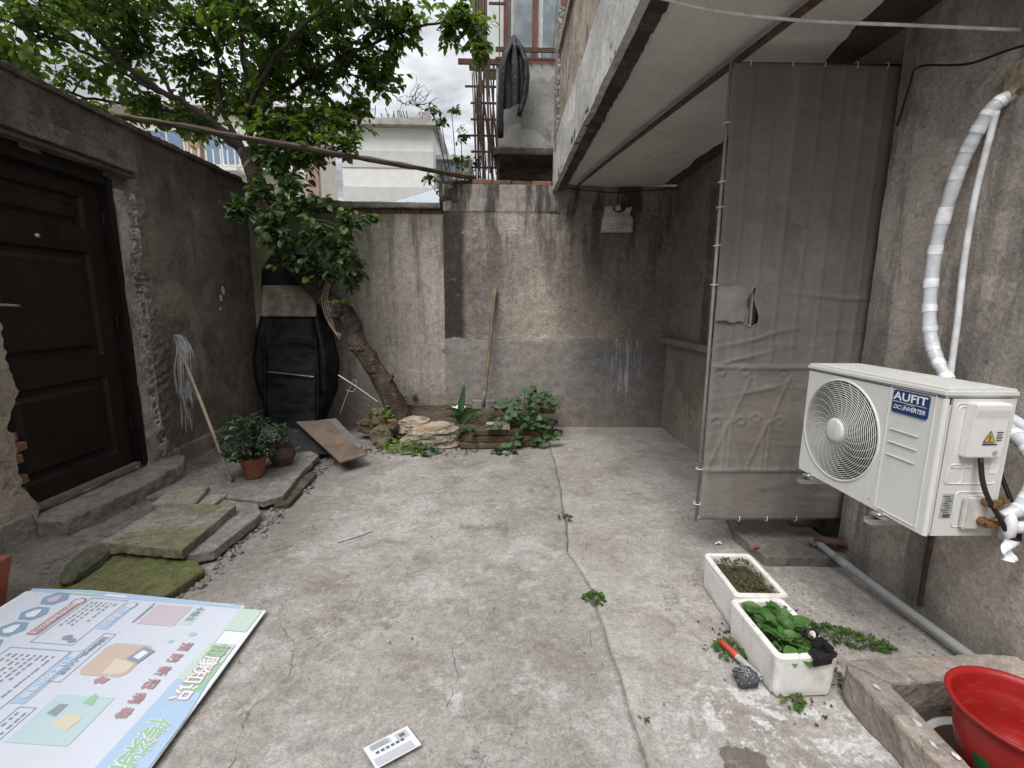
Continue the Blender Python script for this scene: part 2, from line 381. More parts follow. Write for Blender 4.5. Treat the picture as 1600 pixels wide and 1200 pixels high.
# ================================================================== MATERIALS
def floor_material(name, a, b, white, brown):
    g = G(name); P = g.P; X_, Y_, Z_ = g.xyz(P)
    n0 = g.noise(P, 0.8, 6, 0.6); n1 = g.noise(P, 3.2, 8, 0.65); n2 = g.noise(P, 13, 7, 0.7); n3 = g.noise(P, 75, 5, 0.75)
    nb_ = g.noise(g.warp(P, 1.5, 0.5), 1.9, 7, 0.7)
    c = g.mix(g.rng(n0, 0.38, 0.6), a, b)
    c = g.mix(g.mul(g.rng(n1, 0.48, 0.66), 0.6), c, brown)
    c = g.mix(g.mul(g.rng(nb_, 0.5, 0.62), 0.4), c, white)
    c = g.mix(g.mul(g.rng(nb_, 0.47, 0.36), 0.35), c, brown)
    c = g.mix(g.mul(g.rng(n2, 0.54, 0.7), 0.45), c, white)
    # worn laitance flakes and lime splashes
    fl = g.mul(g.rng(g.noise(g.warp(P, 3, 0.25), 6, 9, 0.78), 0.555, 0.60), g.rng(g.noise(P, 1.1, 3), 0.42, 0.58))
    c = g.mix(g.mul(fl, 0.5), c, white)
    d = g.f('SQRT', g.add(g.f('POWER', g.sub(X_, 1.02), 2.0), g.f('POWER', g.sub(Y_, 1.36), 2.0)))
    sp = g.mul(g.rng(d, 0.16, 0.55, 1.0, 0.0), g.rng(g.noise(g.warp(P, 6, 0.1), 11, 8, 0.75), 0.5, 0.57))
    c = g.mix(g.mul(sp, 0.8), c, (0.62, 0.61, 0.6))
    dk = g.mul(g.rng(g.noise(P, 21, 4, 0.6), 0.66, 0.72), g.rng(g.noise(P, 2.1, 3), 0.45, 0.6))
    c = g.mix(g.mul(dk, 0.7), c, (0.09, 0.085, 0.08))
    # dirt left along the old paving and a damp spill by the lime patch
    lf = g.mul(g.rng(g.add(X_, g.mul(g.sub(n1, 0.5), 1.2)), -1.75, -0.95, 1.0, 0.0), 0.55)
    c = g.mix(lf, c, (0.15, 0.125, 0.11))
    d2 = g.f('SQRT', g.add(g.f('POWER', g.sub(X_, 0.82), 2.0), g.f('POWER', g.sub(Y_, 1.27), 2.0)))
    damp = g.rng(g.add(d2, g.mul(g.sub(n2, 0.5), 0.12)), 0.075, 0.09, 1.0, 0.0)
    c = g.mix(g.mul(damp, 0.8), c, (0.10, 0.08, 0.068))
    n4 = g.noise(P, 22, 8, 0.82); n5 = g.noise(P, 190, 3, 0.8)
    c = g.mix(1.0, c, g.rng(n4, 0.28, 0.72, 0.74, 1.24), 'MULTIPLY')
    c = g.mix(1.0, c, g.rng(n3, 0.25, 0.75, 0.76, 1.2), 'MULTIPLY')
    c = g.mix(0.55, c, g.rng(n5, 0.3, 0.7, 0.65, 1.3), 'MULTIPLY')
    hair = g.mul(g.rng(g.f('ABSOLUTE', g.sub(g.noise(g.warp(P, 2, 0.5), 1.7, 6, 0.55), 0.5)), 0.0, 0.0035, 1.0, 0.0), g.rng(g.noise(P, 1.3, 2), 0.45, 0.6))
    c = g.mix(g.mul(hair, 0.6), c, (0.07, 0.06, 0.055))
    g.bump(g.sub(g.add(g.mul(n3, 0.35), g.add(g.mul(n4, 0.6), g.add(g.mul(n2, 0.5), g.add(g.mul(fl, 0.15), g.mul(n1, 0.5))))), g.mul(hair, 0.3)), 0.6, 0.012)
    return g.done(c, g.rng(damp, 0, 1, 0.9, 0.55), 0, 0.25)
M_FLOOR = floor_material('concrete floor old', (0.335, 0.315, 0.292), (0.27, 0.25, 0.23), (0.5, 0.48, 0.455), (0.18, 0.153, 0.135))
M_FLOOR2 = floor_material('concrete floor newer', (0.375, 0.35, 0.324), (0.305, 0.282, 0.26), (0.48, 0.46, 0.435), (0.23, 0.198, 0.175))
M_STRIP = plaster('trodden earth and mortar', (0.13, 0.115, 0.1), (0.2, 0.185, 0.165), (0.06, 0.055, 0.045), 40, 0.0, 2.2, 0.9, moss=((0.075, 0.085, 0.04), 0.6))
M_CRACK = simple('crack dirt', (0.06, 0.052, 0.046), 0.95, var=0.4)
M_LEFTW = plaster('brown grey wall render', (0.22, 0.18, 0.148), (0.138, 0.112, 0.094), (0.058, 0.047, 0.04), 55, 0.5, 1.3, 0.7, top=2.75)
M_JAMB = plaster('rough repair mortar', (0.33, 0.3, 0.27), (0.25, 0.225, 0.2), (0.1, 0.085, 0.075), 35, 0.25, 2.5, 1.0)
M_SAND = plaster('pale sandy render', (0.36, 0.31, 0.24), (0.29, 0.25, 0.2), (0.16, 0.13, 0.1), 70, 0.2, 2.0, 1.0)
M_KERB = plaster('cement skirting', (0.17, 0.152, 0.132), (0.22, 0.2, 0.177), (0.06, 0.053, 0.045), 50, 0.1, 3, 0.6)

def low_wall_material():
    g = G('streaked beige render'); P = g.P; X_, Y_, Z_ = g.xyz(P)
    n1 = g.noise(P, 1.6, 8, 0.65); n2 = g.noise(P, 8, 7, 0.65); gr = g.noise(P, 70, 4, 0.7)
    st = g.noise(g.warp(g.scl(P, (7, 7, 0.6)), 1.0, 1.2), 1, 7, 0.68); st2 = g.noise(g.warp(g.scl(P, (22, 22, 1.1)), 1.0, 1.5), 1, 6, 0.66)
    md_ = g.noise(P, 15, 8, 0.8)
    c = g.mix(g.rng(n1, 0.3, 0.7), (0.5, 0.445, 0.385), (0.39, 0.345, 0.3))
    c = g.mix(g.mul(g.rng(st, 0.46, 0.68), 0.75), c, (0.2, 0.18, 0.155))
    c = g.mix(g.mul(g.rng(st2, 0.52, 0.72), 0.4), c, (0.13, 0.12, 0.105))
    c = g.mix(g.mul(g.rng(n2, 0.55, 0.72), 0.5), c, (0.17, 0.155, 0.135))
    # run-off below the coping, damp foot, algae by the tree
    top = g.mul(g.rng(g.add(Z_, g.mul(g.sub(st, 0.5), 1.6)), 2.1, 2.65), 0.75)
    c = g.mix(top, c, (0.12, 0.105, 0.09))
    foot = g.rng(g.add(Z_, g.mul(g.sub(n2, 0.5), 0.6)), 0.15, 0.75, 0.65, 0.0)
    c = g.mix(foot, c, (0.18, 0.16, 0.12))
    al = g.mul(g.rng(g.add(X_, g.mul(g.sub(n1, 0.5), 1.0)), -2.2, -1.15, 1.0, 0.0), g.rng(Z_, 0.9, 2.0))
    c = g.mix(g.mul(al, 0.85), c, (0.1, 0.115, 0.055))
    spot = g.rng(g.vor(g.warp(P, 5, 0.1), 4.5), 0.05, 0.13, 1.0, 0.0)
    c = g.mix(g.mul(spot, 0.55), c, (0.14, 0.125, 0.11))
    c = g.mix(1.0, c, g.rng(md_, 0.28, 0.72, 0.7, 1.28), 'MULTIPLY'); c = g.mix(1.0, c, g.rng(gr, 0.25, 0.75, 0.68, 1.28), 'MULTIPLY')
    g.bump(g.add(n2, g.add(g.mul(md_, 0.6), g.mul(gr, 0.3))), 0.5, 0.012)
    return g.done(c, 0.92, 0, 0.2)
M_LOWW = low_wall_material()

def high_wall_material():
    g = G('pebbledash over smooth cement dado'); P = g.P; X_, Y_, Z_ = g.xyz(P)
    n1 = g.noise(P, 1.4, 7, 0.6); n2 = g.noise(P, 7, 7, 0.68); gr = g.noise(P, 90, 4, 0.75)
    peb = g.vor(P, 100); pebc = g.xyz(g.vor(P, 100, 'F1', 'Color'))[0]; md_ = g.noise(P, 15, 8, 0.8)
    # upper zone: pebbledash
    up = g.mix(g.rng(n1, 0.32, 0.62), (0.5, 0.445, 0.385), (0.37, 0.322, 0.28))
    up = g.mix(1.0, up, g.rng(pebc, 0.0, 1.0, 0.8, 1.13), 'MULTIPLY')
    up = g.mix(g.mul(g.rng(g.vor(P, 100, 'DISTANCE_TO_EDGE'), 0.0, 0.16, 1.0, 0.0), 0.25), up, (0.1, 0.085, 0.07))
    sootx = g.mul(g.rng(g.add(X_, g.mul(g.sub(n2, 0.5), 0.8)), -0.3, 0.3, 1.0, 0.0), 0.6)
    up = g.mix(g.mul(sootx, g.rng(n2, 0.3, 0.6)), up, (0.09, 0.08, 0.072))
    under = g.mul(g.rng(g.add(X_, g.mul(g.sub(n1, 0.5), 0.9)), 0.45, 1.0), 0.5)  # overhang shade put into the colour, darker towards the house
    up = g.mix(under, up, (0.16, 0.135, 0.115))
    # mould strip at the left edge
    ms = g.mul(g.rng(g.add(X_, g.mul(g.sub(n2, 0.5), 0.12)), -0.47, -0.38, 1.0, 0.0), g.rng(n2, 0.27, 0.42))
    up = g.mix(g.mul(ms, 0.9), up, (0.03, 0.029, 0.026))
    # smooth band under the coping with run-off
    st = g.noise(g.scl(P, (5, 5, 0.8)), 1, 6, 0.65)
    band = g.rng(g.add(Z_, g.mul(g.sub(g.noise(P, 1.5, 2), 0.5), 0.25)), 2.555, 2.565)
    bc = g.mix(g.rng(n1, 0.3, 0.7), (0.33, 0.295, 0.265), (0.24, 0.215, 0.195))
    bc = g.mix(g.mul(g.rng(st, 0.47, 0.6), 0.85), bc, (0.06, 0.055, 0.05))
    up = g.mix(band, up, bc)
    up = g.mix(g.mul(g.mul(g.rng(st, 0.46, 0.6), g.rng(Z_, 1.2, 2.5)), 0.75), up, (0.075, 0.066, 0.058))
    # dado
    da = g.mix(g.rng(n1, 0.35, 0.65), (0.29, 0.262, 0.24), (0.215, 0.2, 0.19))
    da = g.mix(g.mul(g.rng(n2, 0.48, 0.7), 0.6), da, (0.33, 0.29, 0.235))
    da = g.mix(g.mul(g.rng(X_, 0.7, 1.2), 0.55), da, (0.13, 0.135, 0.145))
    ft = g.rng(g.add(Z_, g.mul(g.sub(n2, 0.5), 0.5)), 0.1, 0.6, 0.6, 0.0)
    da = g.mix(ft, da, (0.21, 0.175, 0.145))
    # lime drips
    dr = g.noise(g.scl(P, (34, 34, 1.1)), 1, 4, 0.6)
    drm = g.mul(g.mul(g.rng(g.f('ABSOLUTE', g.sub(X_, 1.5)), 0.12, 0.26, 1.0, 0.0), g.rng(g.add(Z_, g.mul(g.sub(dr, 0.5), 1.4)), 0.45, 0.8)), g.rng(dr, 0.5, 0.6))
    da = g.mix(g.mul(drm, 0.6), da, (0.48, 0.49, 0.49))
    line = g.add(Z_, g.mul(g.sub(g.noise(P, 3.5, 9, 0.75), 0.5), 0.2))
    dm = g.rng(line, 1.08, 1.115, 1.0, 0.0)
    c = g.mix(dm, up, da)
    c = g.mix(1.0, c, g.rng(md_, 0.28, 0.72, 0.7, 1.28), 'MULTIPLY'); c = g.mix(1.0, c, g.rng(gr, 0.25, 0.75, 0.7, 1.28), 'MULTIPLY')
    smooth_zone = g.f('MAXIMUM', dm, band)
    h = g.add(g.mul(g.mul(g.sub(1.0, smooth_zone), g.sub(1.0, peb)), 0.9), g.add(g.mul(n2, 0.6), g.mul(gr, 0.2)))
    g.bump(g.sub(h, g.mul(g.rng(g.f('ABSOLUTE', g.sub(line, 1.1)), 0.0, 0.02, 1.0, 0.0), 0.5)), 0.6, 0.012)
    return g.done(c, 0.93, 0, 0.2)
M_HIGHW = high_wall_material()

def house_wall_material():
    g = G('grey house wall render'); P = g.P; X_, Y_, Z_ = g.xyz(P)
    n1 = g.noise(P, 1.1, 8, 0.62); n2 = g.noise(P, 6, 8, 0.68); gr = g.noise(P, 60, 5, 0.75)
    st = g.noise(g.warp(g.scl(P, (3.2, 3.2, 0.4)), 1.1, .5), 1, 8, 0.68)
    c = g.mix(g.rng(n1, 0.3, 0.7), (0.52, 0.465, 0.42), (0.4, 0.355, 0.32))
    wp = g.warp(g.warp(P, 1.1, 0.9), 7, 0.12); c = g.mix(1.0, c, g.rng(g.xyz(g.vor(wp, 0.9, 'F1', 'Color'))[0], 0.0, 1.0, 0.84, 1.18), 'MULTIPLY')
    big = g.noise(g.warp(P, 1.7, 0.3), 1.5, 11, 0.7); fk = g.rng(big, 0.548, 0.558); fe = g.rng(g.f('ABSOLUTE', g.sub(big, 0.55)), 0.0, 0.007, 1.0, 0.0)
    c = g.mix(g.mul(fk, 0.4), c, (0.27, 0.235, 0.205)); c = g.mix(g.mul(fe, 0.45), c, (0.15, 0.13, 0.115))
    c = g.mix(g.mul(g.rng(n2, 0.5, 0.68), 0.5), c, (0.2, 0.172, 0.15))
    c = g.mix(g.mul(g.rng(st, 0.5, 0.6), 0.6), c, (0.14, 0.124, 0.112)); c = g.mix(g.mul(g.rng(st, 0.44, 0.36), 0.35), c, (0.56, 0.51, 0.46))
    soot = g.mul(g.rng(g.add(Y_, g.mul(g.sub(n1, 0.5), 1.4)), 1.6, 2.2, 1.0, 0.0), g.rng(Z_, 1.0, 1.9))
    c = g.mix(g.mul(soot, 0.6), c, (0.12, 0.108, 0.097))
    wm = g.mul(g.rng(n2, 0.58, 0.68), g.rng(Z_, 0.3, 0.9, 1.0, 0.0)); c = g.mix(g.mul(wm, 0.5), c, (0.46, 0.44, 0.42))
    ft = g.mul(g.rng(g.add(Z_, g.mul(g.sub(n2, 0.5), 0.4)), 0.02, 0.3, 0.6, 0.0), 1.0); c = g.mix(ft, c, (0.12, 0.11, 0.085))
    md_ = g.noise(P, 15, 8, 0.8)
    c = g.mix(1.0, c, g.rng(md_, 0.28, 0.72, 0.86, 1.13), 'MULTIPLY'); c = g.mix(1.0, c, g.rng(gr, 0.25, 0.75, 0.8, 1.18), 'MULTIPLY')
    chip = g.rng(g.vor(g.warp(P, 9, 0.08), 7), 0.04, 0.075)
    c = g.mix(g.mul(g.sub(1.0, chip), 0.6), c, (0.09, 0.08, 0.07))
    g.bump(g.add(g.mul(gr, 0.45), g.add(g.mul(md_, .7), g.add(n2, g.mul(chip, 0.3)))), 0.65, 0.013)
    return g.done(c, 0.92, 0, 0.2)
M_HOUSE = house_wall_material()
def soffit_material():
    g = G('whitewashed soffit'); P = g.P; n = g.noise(P, 1.3, 6, .6); n2 = g.noise(g.warp(P, 2, .4), 5, 8, .72); n3 = g.noise(P, 40, 5, .7)
    c = g.mix(g.rng(n, .3, .7), (.7, .67, .64), (.58, .55, .52)); c = g.mix(g.mul(g.rng(n2, .56, .7), .5), c, (.36, .33, .3)); c = g.mix(g.mul(g.rng(g.f('ABSOLUTE', g.sub(n2, .5)), 0, .006, 1.0, 0.0), .4), c, (.3, .27, .25)); c = g.mix(.6, c, g.rng(n3, .25, .75, .85, 1.12), 'MULTIPLY')
    g.bump(g.add(n2, g.mul(n3, .2)), .15, .01); return g.done(c, .9, 0, .2)
M_SOFFIT = soffit_material()
M_SPALL = plaster('spalled dark concrete', (0.1, 0.085, 0.075), (0.055, 0.046, 0.04), (0.2, 0.18, 0.165), 40, 0.0, 4.0, 1.0)
M_FASCIA = plaster('lime washed fascia', (0.62, 0.61, 0.585), (0.47, 0.455, 0.43), (0.25, 0.235, 0.215), 50, 0.5, 2.5, 0.5)
M_WINWALL = plaster('dark porch render', (0.34, 0.295, 0.255), (0.26, 0.225, 0.195), (0.13, 0.11, 0.095), 50, 0.4, 1.4, 0.5)

def pebble(name, a, b, sc=70):
    g = G(name); cc = g.vor(g.P, sc, 'F1', 'Color'); ed = g.vor(g.P, sc, 'DISTANCE_TO_EDGE'); n = g.noise(g.P, 2, 5)
    s = g.xyz(cc)[0]; c = g.mix(s, a, b); c = g.mix(g.rng(ed, 0, 0.18, 0.85, 0.0), c, (0.04, 0.035, 0.032)); c = g.mix(g.mul(g.rng(n, 0.45, 0.65), 0.5), c, (0.12, 0.11, 0.1))
    g.bump(ed, 0.9, 0.02); return g.done(c, 0.85)
M_PEBBLE = pebble('coarse pebble dash', (0.5, 0.47, 0.43), (0.22, 0.2, 0.18), 22)

def brick_material(name, base, mossy=0.0):
    g = G(name); oi = g.t.nodes.new('ShaderNodeObjectInfo').outputs['Random']
    n = g.noise(g.O, 9, 6, 0.7); n2 = g.noise(g.O, 45, 4, 0.7)
    c = g.mix(oi, base, tuple(x*0.55 for x in base)); c = g.mix(g.mul(g.rng(n, 0.45, 0.65), 0.6), c, (0.22, 0.18, 0.15))
    c = g.mix(0.7, c, g.rng(n2, 0.2, 0.8, 0.55, 1.3), 'MULTIPLY')
    if mossy: c = g.mix(g.mul(g.rng(g.noise(g.O, 5, 5), 0.45, 0.6), mossy), c, (0.06, 0.07, 0.03))
    g.bump(g.add(n, n2), 0.7, 0.008); return g.done(c, 0.93, 0, 0.2)
M_BRICK = brick_material('red clay brick', (0.24, 0.105, 0.07))
M_BRICKOLD = brick_material('old stained brick', (0.15, 0.085, 0.063), 0.6)

def stone_material(name, a, b, dark, moss=None, ma=0.8):
    g = G(name); P = g.O; n = g.noise(P, 5, 8, 0.65); n2 = g.noise(P, 38, 6, 0.75); n3 = g.noise(P, 2.3, 5, 0.6)
    c = g.mix(g.rng(n, 0.3, 0.7), a, b); c = g.mix(g.mul(g.rng(n2, 0.5, 0.75), 0.6), c, dark)
    if moss:
        c = g.mix(g.mul(g.rng(n3, 0.4, 0.58), ma), c, moss); c = g.mix(g.mul(g.rng(n2, 0.6, 0.72), 0.35), c, tuple(min(1, x*2.2) for x in moss))
    n4 = g.noise(P, 14, 8, .8); n5 = g.noise(P, 95, 4, .8)
    c = g.mix(1.0, c, g.rng(n4, .28, .72, .6, 1.4), 'MULTIPLY'); c = g.mix(1.0, c, g.rng(n5, .28, .72, .7, 1.3), 'MULTIPLY')
    g.bump(g.add(n2, g.add(n4, n)), 0.8, 0.012); return g.done(c, 0.95, 0, 0.15)
M_SLABG = stone_material('grey paving stone', (0.26, 0.245, 0.225), (0.19, 0.175, 0.16), (0.1, 0.09, 0.08))
M_SLABP = stone_material('pale sandstone slab', (0.33, 0.29, 0.24), (0.25, 0.22, 0.185), (0.13, 0.11, 0.095))
M_SLABM = stone_material('mossy paving stone', (0.27, 0.25, 0.215), (0.2, 0.185, 0.155), (0.1, 0.095, 0.075), (0.135, 0.135, 0.07), 0.75)
M_SLABMM = stone_material('moss covered slab', (0.125, 0.125, 0.06), (0.1, 0.095, 0.055), (0.06, 0.058, 0.035), (0.115, 0.125, 0.05), 0.85)
M_DARKROCK = stone_material('dark mossy rubble', (0.12, 0.11, 0.09), (0.075, 0.07, 0.055), (0.2, 0.185, 0.16), (0.06, 0.065, 0.03), 0.7)
def layered_stone():
    g = G('layered pale rock'); P = g.O; s = g.wave(g.warp(g.scl(P, (0.5, 0.5, 1)), 3, 0.22), 3.2, 5.0, 'Z', 5, 2); n = g.noise(P, 14, 7, 0.7)
    c = g.mix(s, (0.4, 0.345, 0.265), (0.23, 0.195, 0.15)); c = g.mix(g.mul(g.rng(n, 0.48, 0.66), 0.75), c, (0.1, 0.085, 0.07)); c = g.mix(1.0, c, g.rng(g.noise(P, 60, 5, .8), .3, .7, .65, 1.3), 'MULTIPLY'); c = g.mix(g.mul(g.rng(g.noise(P, 3, 4), 0.5, 0.65), 0.4), c, (0.45, 0.28, 0.16))
    g.bump(g.add(g.mul(s, .5), n), 0.6, 0.02); return g.done(c, 0.9)
M_ROCK = layered_stone()
M_SOIL = stone_material('garden soil', (0.075, 0.055, 0.042), (0.11, 0.082, 0.062), (0.035, 0.026, 0.02))
M_MOSSST = stone_material('orange mossy stone', (0.2, 0.115, 0.075), (0.2, 0.16, 0.12), (0.07, 0.052, 0.038), (0.095, 0.1, 0.05), 0.55)

def wood(name, a, b, sc=3.0, axis=(1, 1, 14)):
    g = G(name); n = g.noise(g.scl(g.O, axis), sc, 6, 0.65); n2 = g.noise(g.O, 4, 5, 0.6)
    c = g.mix(g.rng(n, 0.3, 0.7), a, b); c = g.mix(g.mul(g.rng(n2, 0.5, 0.7), 0.5), c, tuple(x*0.4 for x in b)); g.bump(n, 0.5, 0.006); return g.done(c, 0.8)
M_POLEWOOD = wood('weathered pole wood', (0.26, 0.19, 0.13), (0.15, 0.105, 0.075), 30, (1, 1, 0.12))
M_BEAM = wood('grey split timber', (0.15, 0.115, 0.085), (0.06, 0.045, 0.035), 26, (0.15, 0.25, 1.2))
M_PLY = wood('worn plywood', (0.2, 0.145, 0.112), (0.15, 0.107, 0.083), 9, (1, 0.25, 1))
M_MOPWOOD = wood('pale mop stick', (0.42, 0.34, 0.26), (0.27, 0.21, 0.16), 30, (1, 1, 0.12))
def bark_material():
    g = G('brown bark'); P = g.P; w = g.noise(g.scl(g.warp(P, 6, .05), (6, 6, 30)), 1, 6, .7); n = g.noise(P, 30, 7, .75); l = g.noise(P, 5, 5, .6); v = g.vor(g.scl(P, (1, 1, 1.8)), 22, 'DISTANCE_TO_EDGE')
    c = g.mix(g.rng(l, .35, .65), (.105, .078, .062), (.058, .043, .034)); c = g.mix(g.mul(g.rng(w, .5, .66), .8), c, (.03, .022, .017)); c = g.mix(1.0, c, g.rng(n, .28, .72, .5, 1.5), 'MULTIPLY'); c = g.mix(g.mul(g.rng(g.noise(P, 9, 4), .58, .66), .5), c, (.2, .17, .14))
    g.bump(g.add(g.mul(w, .8), g.add(n, g.mul(v, .6))), 1.0, .025); return g.done(c, .95, 0, .15)
M_BARK = bark_material()
M_TWIG = simple('twig bark', (0.03, 0.022, 0.018), 0.9, var=0.3)
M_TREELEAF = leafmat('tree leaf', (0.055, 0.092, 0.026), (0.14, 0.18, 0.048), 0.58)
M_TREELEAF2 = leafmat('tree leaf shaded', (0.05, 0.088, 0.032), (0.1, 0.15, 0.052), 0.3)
M_VINE = leafmat('vine leaf', (0.06, 0.115, 0.055), (0.1, 0.16, 0.08), 0.25)
M_CRESS = leafmat('yellow green leaf', (0.16, 0.27, 0.035), (0.23, 0.33, 0.06), 0.35)
M_STRAP = leafmat('blue green strap leaf', (0.04, 0.1, 0.045), (0.08, 0.15, 0.06), 0.25, 0.35)
M_DARKLEAF = leafmat('glossy dark leaf', (0.022, 0.048, 0.02), (0.05, 0.085, 0.04), 0.15, 0.3, 0.5)
M_WEED = leafmat('weed leaf', (0.05, 0.105, 0.025), (0.1, 0.16, 0.04), 0.3)
M_SALAD = leafmat('lettuce leaf', (0.07, 0.165, 0.045), (0.115, 0.225, 0.065), 0.35, 0.4)
M_WILT = leafmat('cut dry stalks', (0.06, 0.085, 0.03), (0.13, 0.11, 0.05), 0.2)

# ================================================================== SETTING
g_ = MB().grid(lambda u, v: (-160 + 320*u, -160 + 320*v, -0.14), 8, 8)
tag(g_.build('ground', M_STRIP), kind='structure')

def seam(y): return float(np.interp(y, [-1, 1.0, 1.44, 1.95, 2.2, 2.36, 2.64, 3.06, 4.05, 4.84, 5.7], [0.56, 0.52, 0.49, 0.50, 0.495, 0.48, 0.43, 0.47, 0.53, 0.55, 0.6])) + 0.005*math.sin(y*9) + 0.003*math.sin(y*23 + 1)
def fedge(y): return float(np.interp(y, [-1, 1.2, 2.05, 2.4, 3.14, 4.22, 5.7], [-1.82, -1.80, -1.80, -1.78, -1.76, -1.80, -2.0])) + 0.02*math.sin(y*11) + 0.012*math.sin(y*27)
def floor_sheet(fx0, fx1, y0, y1, nx, ny, z0, sd):
    ys = np.linspace(y0, y1, ny + 1); pts = []
    for y in ys:
        a, b = fx0(y), fx1(y); pts.append(np.stack([np.linspace(a, b, nx + 1), np.full(nx + 1, y), np.zeros(nx + 1)], 1))
    P = np.array(pts); h = 0.011*fbm(P, 1.3, 4, sd) + 0.004*fbm(P, 9, 4, sd + 3) + z0
    m = MB(); slab_grid(m, st3(P[..., 0], P[..., 1], h), nx, ny, (0, 0, -0.1)); return m
fl = floor_sheet(fedge, lambda y: seam(y) - 0.0022, -1.5, 5.62, 90, 220, 0.0, 3).build('concrete_floor', M_FLOOR, smooth=True); tag(fl, kind='structure')
fr = floor_sheet(lambda y: seam(y) + 0.0022, lambda y: 2.08, -1.5, 5.62, 60, 220, 0.004, 9).build('concrete_floor', M_FLOOR2, smooth=True); tag(fr, kind='structure')
st_ = MB()
_u, _v = UV(60, 220); _x = -3.0 + 1.25*_u; _y = -1.5 + 7.1*_v
slab_grid(st_, st3(_x, _y, -0.005 + 0.075*np.clip((-2.1 - _x)/0.7, 0, 1) + 0.02*fbm(st3(_x, _y, 0), 5, 4, 21)), 60, 220, (0, 0, -0.12))
tag(st_.build('earth_strip', M_STRIP, smooth=True), kind='structure')

def crack(parent, pts, w=0.004, seed=1, z=0.013):
    rr = random.Random(seed); P = smooth_path([(x, y, 0) for x, y in pts], 14); m = MB(); vs = []; fs = []
    for i, p in enumerate(P):
        t = (P[min(i + 1, len(P) - 1)] - P[max(i - 1, 0)]).normalized(); n = Vector((-t.y, t.x, 0))
        p = p + n*rr.uniform(-.006, .006); ww = w*rr.uniform(0.15, 1.5)*(1 if 0 < i < len(P) - 1 else 0.1)*(0.25 if math.sin(i*0.37 + seed*2) > 0.55 else 1)
        hz = 0.011*float(fbm((p.x, p.y, 0), 1.3, 4, 3)) + 0.004*float(fbm((p.x, p.y, 0), 9, 4, 6)) + 0.0035
        vs += [(p.x - n.x*ww, p.y - n.y*ww, hz), (p.x + n.x*ww, p.y + n.y*ww, hz)]
        if i: fs.append((2*i - 2, 2*i - 1, 2*i + 1, 2*i))
    return m.add(vs, fs).build('crack', M_CRACK, parent)
CR = [[(-0.92, 1.1), (-0.88, 1.3), (-0.93, 1.5), (-0.86, 1.68), (-0.9, 1.85), (-0.75, 2.0), (-0.72, 2.3), (-0.6, 2.6)],
      [(-0.9, 1.85), (-1.05, 2.0), (-1.1, 2.15)], [(-0.2, 1.5), (-0.17, 1.65), (-0.21, 1.85), (-0.14, 2.0), (-0.16, 2.1), (-0.02, 2.25)],
      [(0.46, 2.03), (0.41, 1.85), (0.43, 1.7), (0.3, 1.62)], [(0.0, 2.75), (0.06, 2.95), (0.02, 3.1), (0.12, 3.3)], [(-0.75, 3.0), (-0.55, 3.25), (-0.58, 3.5), (-0.3, 3.8)], [(-1.1, 2.7), (-0.9, 2.85)]]
for k, c in enumerate(CR): crack(fl, c, 0.0009, k)

# ------------------------------------------------------------------ left wall
lw = thing('boundary_wall', (-2.95, 2.5, 0), 'dark brown rendered yard wall with a doorway, left of the tree', 'wall')
import functools
@functools.lru_cache(None)
def jag(z, s): return 0.05*float(fbm((s*3.1, 0, z), 4, 3, 5)) + 0.02*float(fbm((s, 0, z), 18, 2, 8))
Y0, Y1, Z1 = -2.4, 5.84, 2.86
NU, NV = 280, 96
_uu, _vv = np.meshgrid(np.linspace(0, 1, NU + 1), np.linspace(0, 1, NV + 1))
_P = np.stack([np.full_like(_uu, -2.9), Y0 + (Y1 - Y0)*_uu, Z1*_vv], -1)
_d = 0.02*fbm(_P, 1.6, 4, 31) + 0.006*fbm(_P, 8, 4, 35)
_jm = np.exp(-((_P[..., 1] - (3.90 + 0.12*fbm(_P, 3, 2, 2)))/0.14)**2)*(_P[..., 2] < 2.4)
_rg = np.clip(np.abs(fbm(_P*np.array([1, 1, 1.7]), 11, 4, 41)), 0, 0.5)
_d = _d + _jm*(0.012 - 0.05*_rg)
_top = 0.03*fbm(_P, 3, 3, 77)
def lwf(u, v):
    i, j = round(u*NU), round(v*NV); p = _P[j, i]
    return (p[0] + _d[j, i], p[1], p[2] + (_top[j, i] if j == NV else 0))
def lwk(u, v):
    y, z = Y0 + (Y1 - Y0)*u, Z1*v
    return not (2.70 + 1.6*jag(z, 1) < y < 3.70 + 0.3*jag(z, 2) and 0.0 < z < 2.42)
m = MB(); slab_grid(m, lwf, NU, NV, (-0.22, 0, 0), lwk); wall_o = m.build('wall', M_LEFTW, lw, smooth=False, clean=True)
# the patched strip beside the door and the pale render on the other side of it
m = MB(); NJ = 30; NK = 150
_u, _v = UV(NJ, NK); _z = 0.14 + 2.2*_v; _y = 3.705 + 0.02*fbm(st3(0, 0, _z), 7, 3, 3) + (0.2 + 0.05*fbm(st3(4, 0, _z), 5, 3, 12))*_u
_n = np.abs(fbm(st3(_y, _z*1.7, 3.3), 13, 4, 55))
slab_grid(m, st3(-2.893 + 0.012 + 0.012*fbm(st3(_y, _z, 0), 5, 3, 51) - 0.045*np.clip((_n - .12)/.3, 0, 1)*np.exp(-((_u - .72)/.2)**2) - 0.05*(_u > .97), _y, _z), NJ, NK, (-0.03, 0, 0)); m.build('mortar_patch', M_JAMB, lw)
m = MB()
_u, _v = UV(70, 60); _z = 0.12 + 1.42*_v; _ye = np.array([2.73 + 1.5*jag(float(q), 1) for q in _z[:, 0]])[:, None]
_y = 0.6 + (_ye - 0.6)*_u
_z = _z + _v**4*(0.22*fbm(st3(_y, 0, 0), 2.6, 5, 19, .7) - 0.05)
